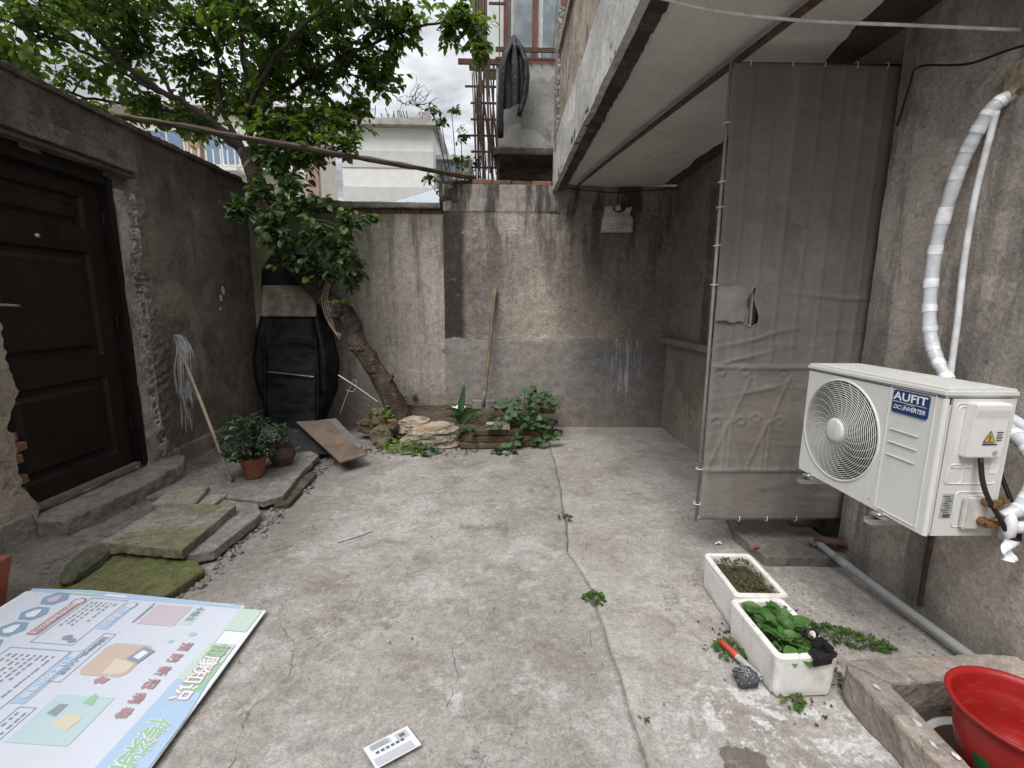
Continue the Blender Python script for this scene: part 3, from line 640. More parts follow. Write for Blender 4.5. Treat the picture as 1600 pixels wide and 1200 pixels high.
slab_grid(m, st3(-2.872 + 0.012*fbm(st3(_y, _z, 1), 6, 4, 15), _y, _z), 70, 60, (-0.03, 0, 0)); m.build('pale_render', M_SAND, lw)
for k, (z, dy) in enumerate(((0.36, .0), (0.43, .03), (0.56, .02), (0.63, .05), (0.70, 0.01), (1.30, .02), (1.12, .0))):
    brick((-2.96, 2.68 + dy, z), (0.12, 0.13, 0.055), 0.05*k, k).build('brick', M_BRICK, lw)
# lintel slab over the door: three old planks of concrete and wood
for k, (z, dz, px, c) in enumerate(((2.455, 0.03, 0.09, M_BEAM), (2.53, 0.11, 0.12, M_LEFTW))):
    rough_slab([(-3.0, 2.2 - 0.1*k), (-2.9 + px, 2.2), (-2.9 + px, 3.86 - 0.03*k), (-3.0, 3.88)], z - dz/2, z + dz/2, 60 + k, 0.006, 0.07).build('lintel', c, lw)
# door step and skirting
rough_slab([(-3.1, 2.74), (-2.68, 2.72), (-2.62, 3.3), (-2.66, 3.78), (-2.8, 4.0), (-3.0, 4.02), (-3.1, 3.72)], 0.0, 0.17, 71, 0.01, 0.07).build('door_step', M_KERB, lw)
rough_slab([(-2.92, 4.0), (-2.862, 3.98), (-2.865, 5.6), (-2.92, 5.6)], 0.0, 0.22, 72, 0.006, 0.08).build('skirting', M_KERB, lw)
rough_slab([(-2.92, 1.0), (-2.85, 1.0), (-2.85, 2.72), (-2.92, 2.74)], 0.0, 0.23, 73, 0.006, 0.08).build('skirting', M_KERB, lw)
m = MB()
rough_slab([(-3.14, Y0), (-2.87, Y0), (-2.88, 5.55), (-3.14, 5.6)], 2.83, 2.875, 74, 0.014, 0.1).build('coping', M_LEFTW, lw)
for k, (y, z, s) in enumerate(((4.93, 1.55, .045), (4.98, 1.63, .06), (4.90, 1.44, .025))):
    rock((-2.893, y, z), (.012, s, s*1.5), 80 + k, 2).build('plaster_chip', M_FASCIA, lw)

# ------------------------------------------------------------------ door
M_DOOR = simple('dark brown door paint', (0.0115, 0.0078, 0.0065), 0.44, 0.0, 0.3, 20, 0.02, 0.22, (0.02, 0.016, 0.013), 0.35)
M_STEEL = simple('dull steel', (0.5, 0.49, 0.47), 0.35, 0.9, 0.1)
dr = thing('door', (-2.98, 3.2, 0.2), 'dark brown embossed metal security door with lever handle in the left wall', 'door')
DX = -2.945; DY0, DY1, DZ0, DZ1 = 2.60, 3.63, 0.235, 2.34
def door_leaf():
    panels = [(2.70, 3.53, 1.93, 2.23), (2.80, 3.49, 1.12, 1.78), (2.70, 3.53, 0.86, 0.86), (2.74, 3.49, 0.36, 0.98)]
    panels = [(2.76, 3.49, 2.0, 2.23), (2.76, 3.49, 1.12, 1.85), (2.76, 3.49, 0.36, 0.96)]
    def h(y, z):
        b = 0
        for a, c, e_, f_ in panels:
            d = min(y - a, c - y, z - e_, f_ - z)
            if d > 0:
                b = max(b, 0.0) ; b = -0.022*min(1, d/0.018) if d < 0.05 else -0.022 + 0.024*min(1, (d - 0.05)/0.03)
        return b
    ys = sorted(set([DY0, DY1] + [q + o for a, c, _, _ in panels for q, s in ((a, 1), (c, -1)) for o in (0, s*0.009, s*0.018, s*0.05, s*0.065, s*0.08)]))
    zs = sorted(set([DZ0, DZ1] + [q + o for _, _, a, c in panels for q, s in ((a, 1), (c, -1)) for o in (0, s*0.009, s*0.018, s*0.05, s*0.065, s*0.08)]))
    m = MB(); slab_grid(m, lambda u, v: (DX + h(ys[round(u*(len(ys) - 1))], zs[round(v*(len(zs) - 1))]), ys[round(u*(len(ys) - 1))], zs[round(v*(len(zs) - 1))]), len(ys) - 1, len(zs) - 1, (-0.05, 0, 0))
    return m
leaf = door_leaf().build('door_leaf', M_DOOR, dr)
m = MB(); m.box((-2.935, 3.675, 1.3), (0.09, 0.07, 2.2)); m.box((-2.935, 3.12, 2.395), (0.09, 1.04, 0.11)); m.build('door_frame', M_DOOR, dr, bevel=0.008)
MB().box((-2.95, 3.12, 0.218), (0.1, 1.04, 0.03)).build('threshold', simple('worn threshold metal', (0.16, 0.14, 0.12), 0.6, 0.2), dr, bevel=0.004)
m = MB(); m.box((DX + 0.008, 2.75, 1.47), (0.012, 0.05, 0.2)); m.build('handle_plate', M_STEEL, leaf, bevel=0.003)
m = MB(); m.tube(smooth_path([(DX + 0.01, 2.76, 1.48), (DX + 0.05, 2.76, 1.48), (DX + 0.055, 2.79, 1.48), (DX + 0.055, 2.88, 1.475)], 4), 0.009, 8); m.build('handle', M_STEEL, leaf, smooth=True)
m = MB(); m.lathe([(0.0, 0.014), (0.009, 0.014), (0.013, 0.008), (0.016, 0.0)], (DX, 3.12, 1.915), 16, 'X'); m.build('peephole', M_STEEL, leaf, smooth=True)
for z in (0.55, 1.35, 2.1): MB().tube([(DX + 0.012, 3.632, z - .05), (DX + 0.012, 3.632, z + .05)], 0.011, 8).build('hinge', M_DOOR, dr)

# ------------------------------------------------------------------ back walls
bl = thing('boundary_wall', (-1.8, 5.72, 0), 'low beige streaked back wall behind the tree trunk', 'wall')
NU, NV = 110, 80
_uu, _vv = np.meshgrid(np.linspace(0, 1, NU + 1), np.linspace(0, 1, NV + 1))
_Q = np.stack([-2.9 + 2.24*_uu, np.full_like(_uu, 5.6), 2.53*_vv], -1); _qd = 0.014*fbm(_Q, 1.5, 4, 91) + 0.004*fbm(_Q, 9, 3, 92)
_gr = 0.016*np.exp(-((_Q[..., 0] + 1.27 - 0.02*fbm(_Q, 2, 2, 3))/0.016)**2)*(_Q[..., 2] > 0.5)*(_Q[..., 2] < 1.5)
m = MB(); slab_grid(m, lambda u, v: tuple(_Q[round(v*NV), round(u*NU)] + np.array([0, _qd[round(v*NV), round(u*NU)] + _gr[round(v*NV), round(u*NU)], 0])), NU, NV, (0, 0.24, 0)); m.build('wall', M_LOWW, bl)
rough_slab([(-2.95, 5.56), (-0.69, 5.55), (-0.68, 5.9), (-2.95, 5.9)], 2.585, 2.655, 95, 0.01, 0.09).build('coping', plaster('coping cement', (0.3, 0.28, 0.25), (0.22, 0.2, 0.18), (0.1, 0.09, 0.08), 50, 0, 3, .7), bl)
x = -2.8; k = 0
while x < -0.72:
    w = 0.235; brick((x + w/2, 5.66 + random.uniform(-.008, .008), 2.556), (w - .012, 0.11, 0.05), random.uniform(-.02, .02), 200 + k).build('brick', M_BRICK if x > -1.0 else M_BRICKOLD, bl); x += w; k += 1

bh = thing('boundary_wall', (0.7, 5.72, 0), 'taller pebbledashed back wall with smooth grey dado behind the shovel', 'wall')
NU, NV = 140, 110
_uu, _vv = np.meshgrid(np.linspace(0, 1, NU + 1), np.linspace(0, 1, NV + 1))
_H = np.stack([-0.665 + 2.72*_uu, np.full_like(_uu, 5.585), 2.86*_vv], -1); _hd = 0.014*fbm(_H, 1.2, 4, 101) + 0.006*fbm(_H, 10, 3, 102)
_hd = _hd - 0.012*np.clip((1.14 + 0.03*fbm(_H, 3, 3, 77) - _H[..., 2])/0.05, 0, 1) - 0.010*((_H[..., 2] > 2.56) & (_H[..., 0] > -.45))
m = MB(); slab_grid(m, lambda u, v: tuple(_H[round(v*NV), round(u*NU)] + np.array([0, _hd[round(v*NV), round(u*NU)], 0])), NU, NV, (0, 0.24, 0)); m.build('wall', M_HIGHW, bh)
x = -0.55; k = 0
for k in range(6):
    brick((x + 0.11, 5.67 + random.uniform(-.02, .02), 2.886 + random.uniform(0, .006)), (0.215, 0.11, 0.05), random.uniform(-.12, .12), 220 + k).build('brick', M_BRICK if k in (1, 4, 5) else M_BRICKOLD, bh); x += 0.226
rough_slab([(-0.7, 5.6), (-0.5, 5.58), (-0.48, 5.8), (-0.72, 5.8)], 2.66, 2.90, 97, 0.02, 0.06).build('broken_corner', M_SPALL, bh)
# ================================================================== HOUSE ON THE RIGHT
hs = thing('house', (2.15, 1.6, 0), 'grey rendered house with balcony overhang along the right side', 'house')
def wallsheet(y0, y1, z0, z1, x, step, seed, keep=None, a1=0.014, a2=0.006):
    nu, nv = max(2, int((y1 - y0)/step)), max(2, int((z1 - z0)/step)); u, v = UV(nu, nv)
    P = st3(x, y0 + (y1 - y0)*u, z0 + (z1 - z0)*v); P[..., 0] += a1*fbm(P, 1.4, 4, seed) + a2*fbm(P, 9, 4, seed + 1)
    P = P[:, ::-1]     # face towards -x
    kk = None if keep is None else (lambda u_, v_: keep(y1 - (y1 - y0)*u_, z0 + (z1 - z0)*v_))
    m = MB(); slab_grid(m, P, nu, nv, (0.25, 0, 0), kk); return m
wallsheet(-2.4, 2.52, 0, 3.0, 2.03, 0.04, 301).build('wall', M_HOUSE, hs)
wallsheet(2.52, 5.58, 0, 3.0, 2.03, 0.04, 311, lambda y, z: not (y < 3.22 and z < 2.79) and not (3.34 < y < 4.66 and 1.12 < z < 2.66)).build('porch_wall', M_WINWALL, hs)
wallsheet(-2.4, 5.58, 3.0, 6.2, 2.03, 0.2, 321).build('upper_wall', M_FASCIA, hs)
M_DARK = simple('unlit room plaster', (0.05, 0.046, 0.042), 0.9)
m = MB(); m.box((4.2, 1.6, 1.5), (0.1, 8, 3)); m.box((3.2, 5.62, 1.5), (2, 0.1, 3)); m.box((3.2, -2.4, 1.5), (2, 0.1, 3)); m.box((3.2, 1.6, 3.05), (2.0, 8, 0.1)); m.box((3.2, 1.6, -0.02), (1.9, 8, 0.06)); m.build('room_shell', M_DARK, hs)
rough_slab([(1.955, 3.2), (2.1, 3.2), (2.1, 5.57), (1.95, 5.57)], 1.06, 1.135, 331, 0.006, 0.08).build('window_sill', M_WINWALL, hs)
M_WINWOOD = wood('old cream window wood', (0.36, 0.32, 0.25), (0.24, 0.2, 0.155), 20, (1, 1, .15))
win = MB()
for y in (3.37, 3.88, 4.26, 4.63): win.box((2.13, y, 1.9), (0.06, 0.055, 1.5))
for z in (1.16, 2.1, 2.63): win.box((2.131, 4.0, z), (0.056, 1.29, 0.055))
wo_ = win.build('window', M_WINWOOD, hs)
def glass_mat(name, col, rough=0.08):
    g = G(name); n = g.noise(g.O, 6, 4); g.done(g.mix(g.rng(n, .4, .7), col, tuple(q*1.6 for q in col)), rough, 0, 0.6); return g.m
M_GLASS = glass_mat('dusty dark glass', (0.02, 0.022, 0.024))
for y in (3.62, 4.07, 4.445):
    w = {3.62: .45, 4.07: .32, 4.445: .31}[y]
    for z, h in ((1.63, .86), (2.365, .46)): MB().box((2.135, y, z), (0.006, w, h)).build('pane', M_GLASS, wo_)
# balcony; near end stopped short to let light onto the house wall
MB().box((1.37, 3.62, 2.95), (1.40, 3.96, 0.12)).build('balcony_slab', M_SPALL, hs)
nu, nv = 40, 110
u, v = UV(nu, nv); yy = 1.65 + 3.92*v; xl = 0.735 + 0.03*fbm(st3(0, yy, 0), 3, 4, 41); xr = 1.84 + 0.07*fbm(st3(5, yy, 0), 2.2, 5, 43, 0.65)
xr = np.where(yy < 3.0, xr - 0.10*np.clip((3.0 - yy)/0.6, 0, 1.3), xr)
x_ = xl + (xr - xl)*u
P = st3(x_, yy, 2.872 - 0.02*np.sin(np.pi*u) + 0.006*fbm(st3(x_, yy, 0), 3, 4, 44)); m = MB(); slab_grid(m, P[:, ::-1], nu, nv, (0, 0, 0.014)); m.build('soffit', M_SOFFIT, hs, smooth=False)
rough_slab([(0.60, 1.62), (0.74, 1.62), (0.735, 5.58), (0.60, 5.58)], 2.80, 2.90, 345, 0.014, 0.1).build('beam_underside', M_SPALL, hs)
u, v = UV(200, 14); yy = 1.6 + 3.98*u; P = st3(0.594, yy, 2.792 + 0.50*v); P[..., 0] += 0.008*fbm(P, 3, 4, 46); P[..., 2] += (v == 0)*0.012*fbm(P, 5, 4, 47)
m = MB(); slab_grid(m, P[:, ::-1], 200, 14, (0.045, 0, 0)); m.build('fascia', M_FASCIA, hs)
M_BALUS = plaster('mouldy cement balusters', (0.4, 0.35, 0.29), (0.27, 0.235, 0.2), (0.1, 0.085, 0.07), 60, 0.6, 3, .6)
bm_ = MB().box((0, 0, 0), (0.045, 0.055, 0.82)); first = None
for k in range(44):
    y = 5.22 - k*0.115
    if y < 1.7: break
    q = bm_ if False else MB().box((0.645, y, 3.70), (0.05, 0.06, 0.82))
    if first is None: first = q.build('baluster', M_BALUS, hs, bevel=0.006)
    else:
        c = first.copy(); COL.objects.link(c); c.location = Vector(first.location) + Vector((0, y - 5.22, random.uniform(-.004, .004)))
MB().box((0.655, 3.49, 4.15), (0.12, 3.7, 0.1)).build('top_rail', M_BALUS, hs, bevel=0.01)
MB().box((0.655, 3.49, 3.293), (0.11, 3.7, 0.03)).build('bottom_rail', M_BALUS, hs, bevel=0.008)
MB().box((0.69, 5.44, 3.75), (0.19, 0.28, 1.55)).build('end_pillar', M_PEBBLE, hs)
MB().box((2.018, 1.955, 0.40), (0.02, 0.013, 0.62), (0, 0, 0)).build('rust_strip', simple('rusty flat bar', (0.07, 0.045, 0.035), 0.9, .1, .4), hs)
rough_slab([(1.55, 2.44), (2.06, 2.42), (2.06, 3.3), (1.66, 3.2), (1.52, 2.75)], -0.02, 0.07, 350, 0.008, 0.06).build('porch_step', M_KERB, hs)

# pole under the balcony
m = MB(); m.tube(smooth_path([(0.86, 5.35, 2.815), (0.98, 4.4, 2.80), (1.12, 3.5, 2.795), (1.36, 2.15, 2.80), (1.46, 1.62, 2.81)], 5), [0.014, 0.02], 8)
tag(m.build('clothes_pole', simple('rusty brown pole', (0.105, 0.07, 0.052), 0.8, .1, .4, 20), smooth=True), 'thin rusty pole slung under the whitewashed balcony soffit', 'pole')

# ================================================================== CANVAS GATE
def canvas_material():
    g = G('grey brown canvas'); P = g.O; X_, Y_, Z_ = g.xyz(P)
    n = g.noise(P, 2.0, 6, 0.6); fine = g.wave(P, 130, 1.5, 'Z', 2, 4); n2 = g.noise(g.scl(P, (9, 9, 0.6)), 1, 4, 0.5); n3 = g.noise(P, 150, 3, .7)
    c = g.mix(g.rng(n, 0.3, 0.7), (0.225, 0.2, 0.182), (0.175, 0.154, 0.14))
    stn = g.noise(g.warp(P, 3, .3), 2.6, 9, .72); c = g.mix(g.mul(g.rng(stn, .54, .62), .45), c, (.12, .1, .09)); c = g.mix(g.mul(g.rng(stn, .44, .38), .4), c, (.3, .275, .25))
    c = g.mix(g.mul(g.rng(n2, 0.45, 0.65), 0.35), c, (0.26, 0.245, 0.23)); c = g.mix(0.35, c, g.rng(fine, 0, 1, 0.8, 1.15), 'MULTIPLY'); c = g.mix(.5, c, g.rng(n3, .2, .8, .75, 1.2), 'MULTIPLY')
    g.bump(g.add(g.mul(fine, .3), n3), 0.25, 0.003); return g.done(c, 0.72, 0, 0.35)
M_CANVAS = canvas_material(); M_PATCH = simple('shiny grey plastic patch', (0.235, 0.215, 0.215), 0.35, 0, .2, 9, 0.3, .5, (.17, .15, .14), .6)
gt = thing('gate', (1.62, 2.6, 0.2), 'tall gate wrapped in grey-brown canvas, standing open beside the air conditioner', 'gate')
GX0, GX1, GZ0, GZ1, GY = 1.195, 2.085, 0.235, 2.735, 2.58
nu, nv = 150, 330; u, v = UV(nu, nv); x_ = GX0 + (GX1 - GX0)*u; z_ = GZ0 + (GZ1 - GZ0)*v
x_ = x_ + 0.012*(1 - v)*(1 - u)
hh = np.zeros_like(u)
def seg_d(a, b):
    ax, az = a; bx, bz = b; t = np.clip(((x_ - ax)*(bx - ax) + (z_ - az)*(bz - az))/((bx - ax)**2 + (bz - az)**2), 0, 1)
    return np.hypot(x_ - ax - t*(bx - ax), z_ - az - t*(bz - az))
segs = []
for cx in (1.33, 1.56, 1.86):
    for s in (-1, 1):
        segs += [((cx, .84), (cx + s*.1, .56)), ((cx + s*.10, 1.1), (cx + s*.02, .86)), ((cx + s*.015, .56), (cx + s*.015, .84))]
segs += [((GX0, .545), (GX1, .545)), ((GX0 + .03, 1.16), (GX1, 1.16))]
for x in (1.30, 1.42, 1.54, 1.66, 1.78, 1.9, 2.0): segs.append(((x, 1.2), (x, 2.7)))
for k, (a, b) in enumerate(segs):
    w = 0.011 if k < len(segs) - 9 else 0.013; amp = 0.0042 if k < len(segs) - 9 else (0.009 if k < len(segs) - 7 else 0.004)
    hh += amp*np.exp(-(seg_d(a, b)/w)**2)
for cx, cz in ((1.26, 1.13), (1.40, 1.13), (1.62, 1.13), (1.93, 1.13), (1.26, .84), (1.40, .84), (1.49, .86), (1.63, .84), (1.80, .86), (1.92, .84)):
    d = np.hypot(x_ - cx, z_ - cz); th = np.arctan2(z_ - cz, x_ - cx); rr = 0.022 + 0.012*(th/np.pi)
    hh += 0.0045*np.exp(-((d - rr)/0.009)**2)
# wrinkles: sagging creases and folds
Pn = st3(x_, 0, z_)
cre = fbm(Pn*np.array([1, 1, 4.0]), 3.0, 4, 61); hh += 0.006*(0.5 - np.abs(cre)) + 0.009*fbm(Pn, 1.3, 3, 63) + 0.0022*fbm(Pn*np.array([1, 1, 2.0]), 14, 3, 69)
for cx, cz, ln in ((1.36, 1.2, .2), (1.5, 1.03, .12), (1.46, 1.33, .22), (1.75, 1.9, .3), (1.4, 2.0, .16), (1.9, 1.55, .3)):
    hh += 0.008*np.exp(-((z_ - cz - (0.25 if cx < 1.6 else -.12)*(x_ - cx) - .02*fbm(Pn, 5, 2, 71))/0.012)**2 - ((x_ - cx)/ln)**2)
edge = np.minimum(np.minimum(u, 1 - u)*(GX1 - GX0), np.minimum(v, 1 - v)*(GZ1 - GZ0)); hh *= np.clip(edge/0.02, 0.2, 1)
P = st3(x_, GY - hh, z_)
def tear(u_, v_):
    x, z = GX0 + (GX1 - GX0)*u_, GZ0 + (GZ1 - GZ0)*v_; t = (z - 1.39)/(1.61 - 1.39)
    if not 0 < t < 1: return True
    w = 0.032*(1 - t)**0.6 + 0.004; cx = 1.405 - 0.0*t + 0.012*math.sin(t*7)
    return not (abs(x - cx) < w*min(1, t*9))
m = MB(); m.add(P.reshape(-1, 3).tolist(), [(j*(nu + 1) + i, j*(nu + 1) + i + 1, (j + 1)*(nu + 1) + i + 1, (j + 1)*(nu + 1) + i) for j in range(nv) for i in range(nu) if tear((i + .5)/nu, (j + .5)/nv)])
cv = m.build('canvas', M_CANVAS, gt, smooth=True)
md = cv.modifiers.new('thickness', 'SOLIDIFY'); md.thickness = 0.0025; md.offset = 1
rr_ = random.Random(3)
loop = []
for k in range(22):
    a = 2*math.pi*k/22; t = 0.5 - 0.5*math.cos(a); s = 1 if a < math.pi else -1
    w = 0.032*(1 - t)**0.6 + 0.006; loop.append((1.405 + 0.012*math.sin(t*7) + s*w*min(1, t*9 + .2), 2.572 + rr_.uniform(-.003, .003), 1.39 + .22*t))
MB().tube(loop + loop[:1], 0.0028, 5, False).build('torn_edge', simple('frayed pale canvas edge', (0.3, 0.285, 0.27), .9), cv, smooth=True)
u, v = UV(30, 24); px = 1.198 + (.165 + .012*fbm(st3(0, 0, v*3), 2, 3, 4))*u; pz = 1.42 + .195*v + .012*fbm(st3(u*3, 0, 0), 2, 3, 8)*(2*v - 1)
m = MB(); m.add(st3(px, 2.561 - 0.006*fbm(st3(px, pz, 0), 14, 3, 5) - 0.004*np.sin(np.pi*u), pz).reshape(-1, 3).tolist(), [(j*31 + i, j*31 + i + 1, j*31 + i + 32, j*31 + i + 31) for j in range(24) for i in range(30)])
m.build('plastic_patch', M_PATCH, cv, smooth=True)
M_GPIPE = simple('grey painted gate tube', (0.3, 0.31, 0.32), 0.5, .2, .2)
m = MB(); m.tube([(GX0 - .002, 2.595, GZ0 - .02), (GX0 - .006, 2.595, GZ1 + .01)], 0.0095, 8); m.build('frame_tube', M_GPIPE, gt, smooth=True)
m = MB(); m.tube([(GX0, 2.6, GZ1), (GX1 + .02, 2.6, GZ1 + .005)], 0.014, 8); m.build('frame_tube', simple('dark gate tube', (.1, .095, .09), .6, .2), gt, smooth=True)
m = MB(); m.tube([(GX0, 2.6, GZ0), (GX1, 2.6, GZ0 - .005)], 0.014, 8); m.build('frame_tube', M_GPIPE, gt, smooth=True)
m = MB(); m.tube([(GX1 + .01, 2.6, GZ0), (GX1 + .02, 2.6, GZ1)], 0.014, 8); m.build('frame_tube', M_GPIPE, gt, smooth=True)
for x in (1.30, 1.42, 1.54, 1.66, 1.78, 1.9): MB().tube([(x, 2.605, GZ0), (x, 2.605, GZ1)], 0.007, 6).build('bar', M_GPIPE, gt)
M_TIE = simple('white cable tie', (0.7, 0.7, 0.68), .5)
ring = lambda c, ax: MB().tube([(c[0] + (0 if ax == 'x' else .02*math.cos(a)), c[1] + .021*math.sin(a), c[2] + (.02*math.cos(a) if ax == 'x' else 0)) for a in [k*math.pi/5 for k in range(11)]], 0.0025, 4, False)
for z in (0.33, 0.55, 1.62, 1.83, 2.03, 2.16, 2.45): ring((GX0 - .006, 2.592, z), 'z').build('cable_tie', M_TIE, gt)
for x in (1.28, 1.5, 1.67, 1.84, 2.0): ring((x, 2.592, GZ1), 'x').build('cable_tie', M_TIE, gt)
for x in (1.45, 1.62, 1.8): ring((x, 2.592, GZ0), 'x').build('cable_tie', M_TIE, gt)

# ================================================================== AIR CONDITIONER
def ac_paint():
    g = G('off white enamel'); P = g.P; n = g.noise(P, 8, 6, .65); st = g.noise(g.scl(P, (28, 28, 2.0)), 1, 5, .6); f = g.noise(P, 90, 4, .7)
    c = g.mix(g.mul(g.rng(n, .5, .7), .35), (.655, .655, .63), (.55, .53, .48)); c = g.mix(g.mul(g.rng(st, .56, .7), .22), c, (.42, .39, .34)); c = g.mix(g.mul(g.rng(f, .64, .72), .35), c, (.3, .27, .23)); g.bump(f, .03, .002)
    return g.done(c, g.rng(n, .3, .7, .32, .48), 0, .45)
M_ACW = ac_paint()
M_ACD = simple('dark fan cavity', (0.03, 0.03, 0.032), .6); M_FAN = simple('dark grey fan blade', (0.09, 0.09, 0.095), .45)
M_GALV = simple('galvanised steel', (0.55, 0.56, 0.57), .35, .9, .15); M_BRASS = simple('dull brass', (0.32, 0.2, 0.09), .4, .9, .25); M_BLACK = simple('black cable rubber', (.015, .015, .016), .45)
ac = thing('air_conditioner', (1.64, 1.83, 0.68), 'white outdoor air conditioner unit with round fan grille and blue badge', 'air conditioner')
AX, AX2, AY0, AY1, AZ0, AZ1 = 1.50, 1.745, 1.48, 2.185, 0.70, 1.235
CY, CZ, CRr = 1.945, 0.965, 0.222
# front panel with the round opening
N = 72; m = MB(); vs = []; fs = []
yl, yh, zl, zh = AY0 + .012, AY1 - .012, AZ0 + .004, AZ1 - .034
for k in range(N):
    a = 2*math.pi*k/N; c, s = math.cos(a), math.sin(a)
    t = min(((yh if c > 0 else yl) - CY)/c if abs(c) > 1e-6 else 9, ((zh if s > 0 else zl) - CZ)/s if abs(s) > 1e-6 else 9)
    vs += [(AX + .012, CY + (CRr - .002)*c, CZ + (CRr - .002)*s), (AX, CY + (CRr + .004)*c, CZ + (CRr + .004)*s), (AX, CY + t*c, CZ + t*s)]
for k in range(N):
    a, b = 3*k, 3*((k + 1) % N); fs += [(a, a + 1, b + 1, b), (a + 1, a + 2, b + 2, b + 1)]
for (yc, zc) in ((yl, zl), (yl, zh), (yh, zl), (yh, zh)):
    ci = len(vs); vs.append((AX, yc, zc))
    best = [k for k in range(N) if (abs(vs[3*k + 2][1] - yc) < 1e-6) != (abs(vs[3*((k + 1) % N) + 2][1] - yc) < 1e-6) and abs(vs[3*k + 2][2] - zc) < .2 and abs(vs[3*((k + 1) % N) + 2][2] - zc) < .2]
    for k in best: fs.append((3*k + 2, ci, 3*((k + 1) % N) + 2))
m.add(vs, fs); fp = m.build('front_panel', M_ACW, ac, weld=True)
m = MB(); m.box(((AX + AX2)/2 + .012, AY0 + .004, (AZ0 + AZ1)/2 - .014), (AX2 - AX - .026, .008, AZ1 - AZ0 - .04))
m.build('end_panel', M_ACW, ac)
m = MB()
for k in range(5):       # rounded front corner of the cabinet
    a0, a1 = R(90*k/5), R(90*(k + 1)/5); r = .012
    m.add([(AX + r - r*math.cos(q), AY0 + r - r*math.sin(q), z) for z in (zl, zh) for q in (a0, a1)], [(0, 1, 3, 2)])
    m.add([(AX + r - r*math.cos(q), AY1 - r + r*math.sin(q), z) for z in (zl, zh) for q in (a0, a1)], [(1, 0, 2, 3)])
m.box(((AX + AX2)/2 + .006, AY1 - .004, (zl + zh)/2), (AX2 - AX - .012, .008, zh - zl)); m.box((AX2 - .004, (AY0 + AY1)/2, (zl + zh)/2), (.008, AY1 - AY0 - .02, zh - zl)); m.box(((AX + AX2)/2, (AY0 + AY1)/2, AZ0 + .008), (AX2 - AX - .02, AY1 - AY0 - .02, .012))
m.build('cabinet', M_ACW, ac)
m = MB(); m.box(((AX + AX2)/2, (AY0 + AY1)/2, AZ1 - .016), (AX2 - AX + .012, AY1 - AY0 + .012, .03)); top = m.build('top_cover', M_ACW, ac, bevel=0.009)
for x in (1.555, 1.61, 1.665, 1.715): MB().box((x, (AY0 + AY1)/2, AZ1 - .0005), (.022, AY1 - AY0 - .08, .006)).build('top_rib', M_ACW, top, bevel=.002)
m = MB(); m.box((AX + .009, (AY0 + AY1)/2, zh + .0015), (.02, AY1 - AY0 - .014, .004)); m.build('seam', simple('shadow gap', (.12, .12, .11), .8), ac)
# fan
m = MB(); m.lathe([(CRr - .001, .0), (CRr - .004, .12), (.0, .12)], (AX + .012, CY, CZ), 48, 'X'); m.build('fan_shroud', M_ACD, ac, smooth=True)
fan = MB(); fan.lathe([(0, -.03), (.05, -.025), (.055, .03)], (AX + .07, CY, CZ), 24, 'X')
for k in range(3):
    b0 = 2*math.pi*k/3 + .4
    fan.grid(lambda u, v: (AX + .045 + .05*u, CY + (.05 + .155*v)*math.cos(b0 + 1.5*u + .35*v), CZ + (.05 + .155*v)*math.sin(b0 + 1.5*u + .35*v)), 10, 6)
fan.build('fan', M_FAN, ac, smooth=True)
gr = MB()
for k in range(19):
    r = .058 + (CRr - .004 - .058)*k/18; z = -.002 - .012*math.cos(min(1, k/18)*math.pi/2)
    gr.tube([(AX + z, CY + r*math.cos(2*math.pi*q/64), CZ + r*math.sin(2*math.pi*q/64)) for q in range(65)], .00165, 4, False)
grill = gr.build('grille', M_ACW, ac, smooth=True)
m = MB(); m.tube([(AX + .001, CY + CRr*math.cos(2*math.pi*q/72), CZ + CRr*math.sin(2*math.pi*q/72)) for q in range(73)], .0065, 6, False); m.build('grille_rim', M_ACW, grill, smooth=True)
for k in range(26):
    a0 = 2*math.pi*k/26; pts = []
    for q in range(9):
        t = q/8; r = .05 + (CRr - .05)*t; a = a0 - .75*t**1.3; pts.append((AX + .001 - .012*math.cos(t*math.pi/2), CY + r*math.cos(a), CZ + r*math.sin(a)))
    MB().tube(pts, .0016, 4, False).build('grille_spoke', M_ACW, grill)
m = MB(); m.lathe([(0, -.022), (.04, -.0215), (.05, -.019), (.054, -.012), (.056, 0)], (AX, CY, CZ), 40, 'X'); m.build('hub_cap', M_ACW, grill, smooth=True)
# front badge, ribs, outline, screws
U_, V_, N_ = (0, -1, 0), (0, 0, 1), (-1, 0, 0)
bd = MB(); y0, y1, z0, z1 = 1.535, 1.685, 1.112, 1.197
rc = []
for (cy, cz, a) in ((y1 - .01, z1 - .01, 0), (y0 + .01, z1 - .01, 90), (y0 + .01, z0 + .01, 180), (y1 - .01, z0 + .01, 270)):
    for q in range(5): rc.append((cy + .01*math.cos(R(a + 22.5*q)), cz + .01*math.sin(R(a + 22.5*q))))
n = len(rc); bd.add([(AX - .0005, a, b) for a, b in rc] + [(AX - .004, a, b) for a, b in rc], [tuple(range(n, 2*n))[::-1]] + [(i, (i + 1) % n, n + (i + 1) % n, n + i)[::-1] for i in range(n)])
badge = bd.build('badge', simple('navy blue badge', (0.014, 0.05, 0.17), .35, 0, .05), ac)
M_WPRINT = simple('white print', (.8, .8, .8), .5, 0, .03)
vs, fs = text_mesh('AUFIT', .046, .0011, 0, 1.0); vs = [Vector((p[0]*1.12, p[1]*.9, 0)) for p in vs]
MB().add(on_plane(vs, (AX, 1.61, 1.174), U_, V_, N_, .0055), fs).build('lettering', M_WPRINT, badge)
vs, fs = text_mesh('DC  INVERTER', .0225, .0003, .3, .9); MB().add(on_plane(vs, (AX, 1.61, 1.134), U_, V_, N_, .0055), fs).build('lettering', M_WPRINT, badge)
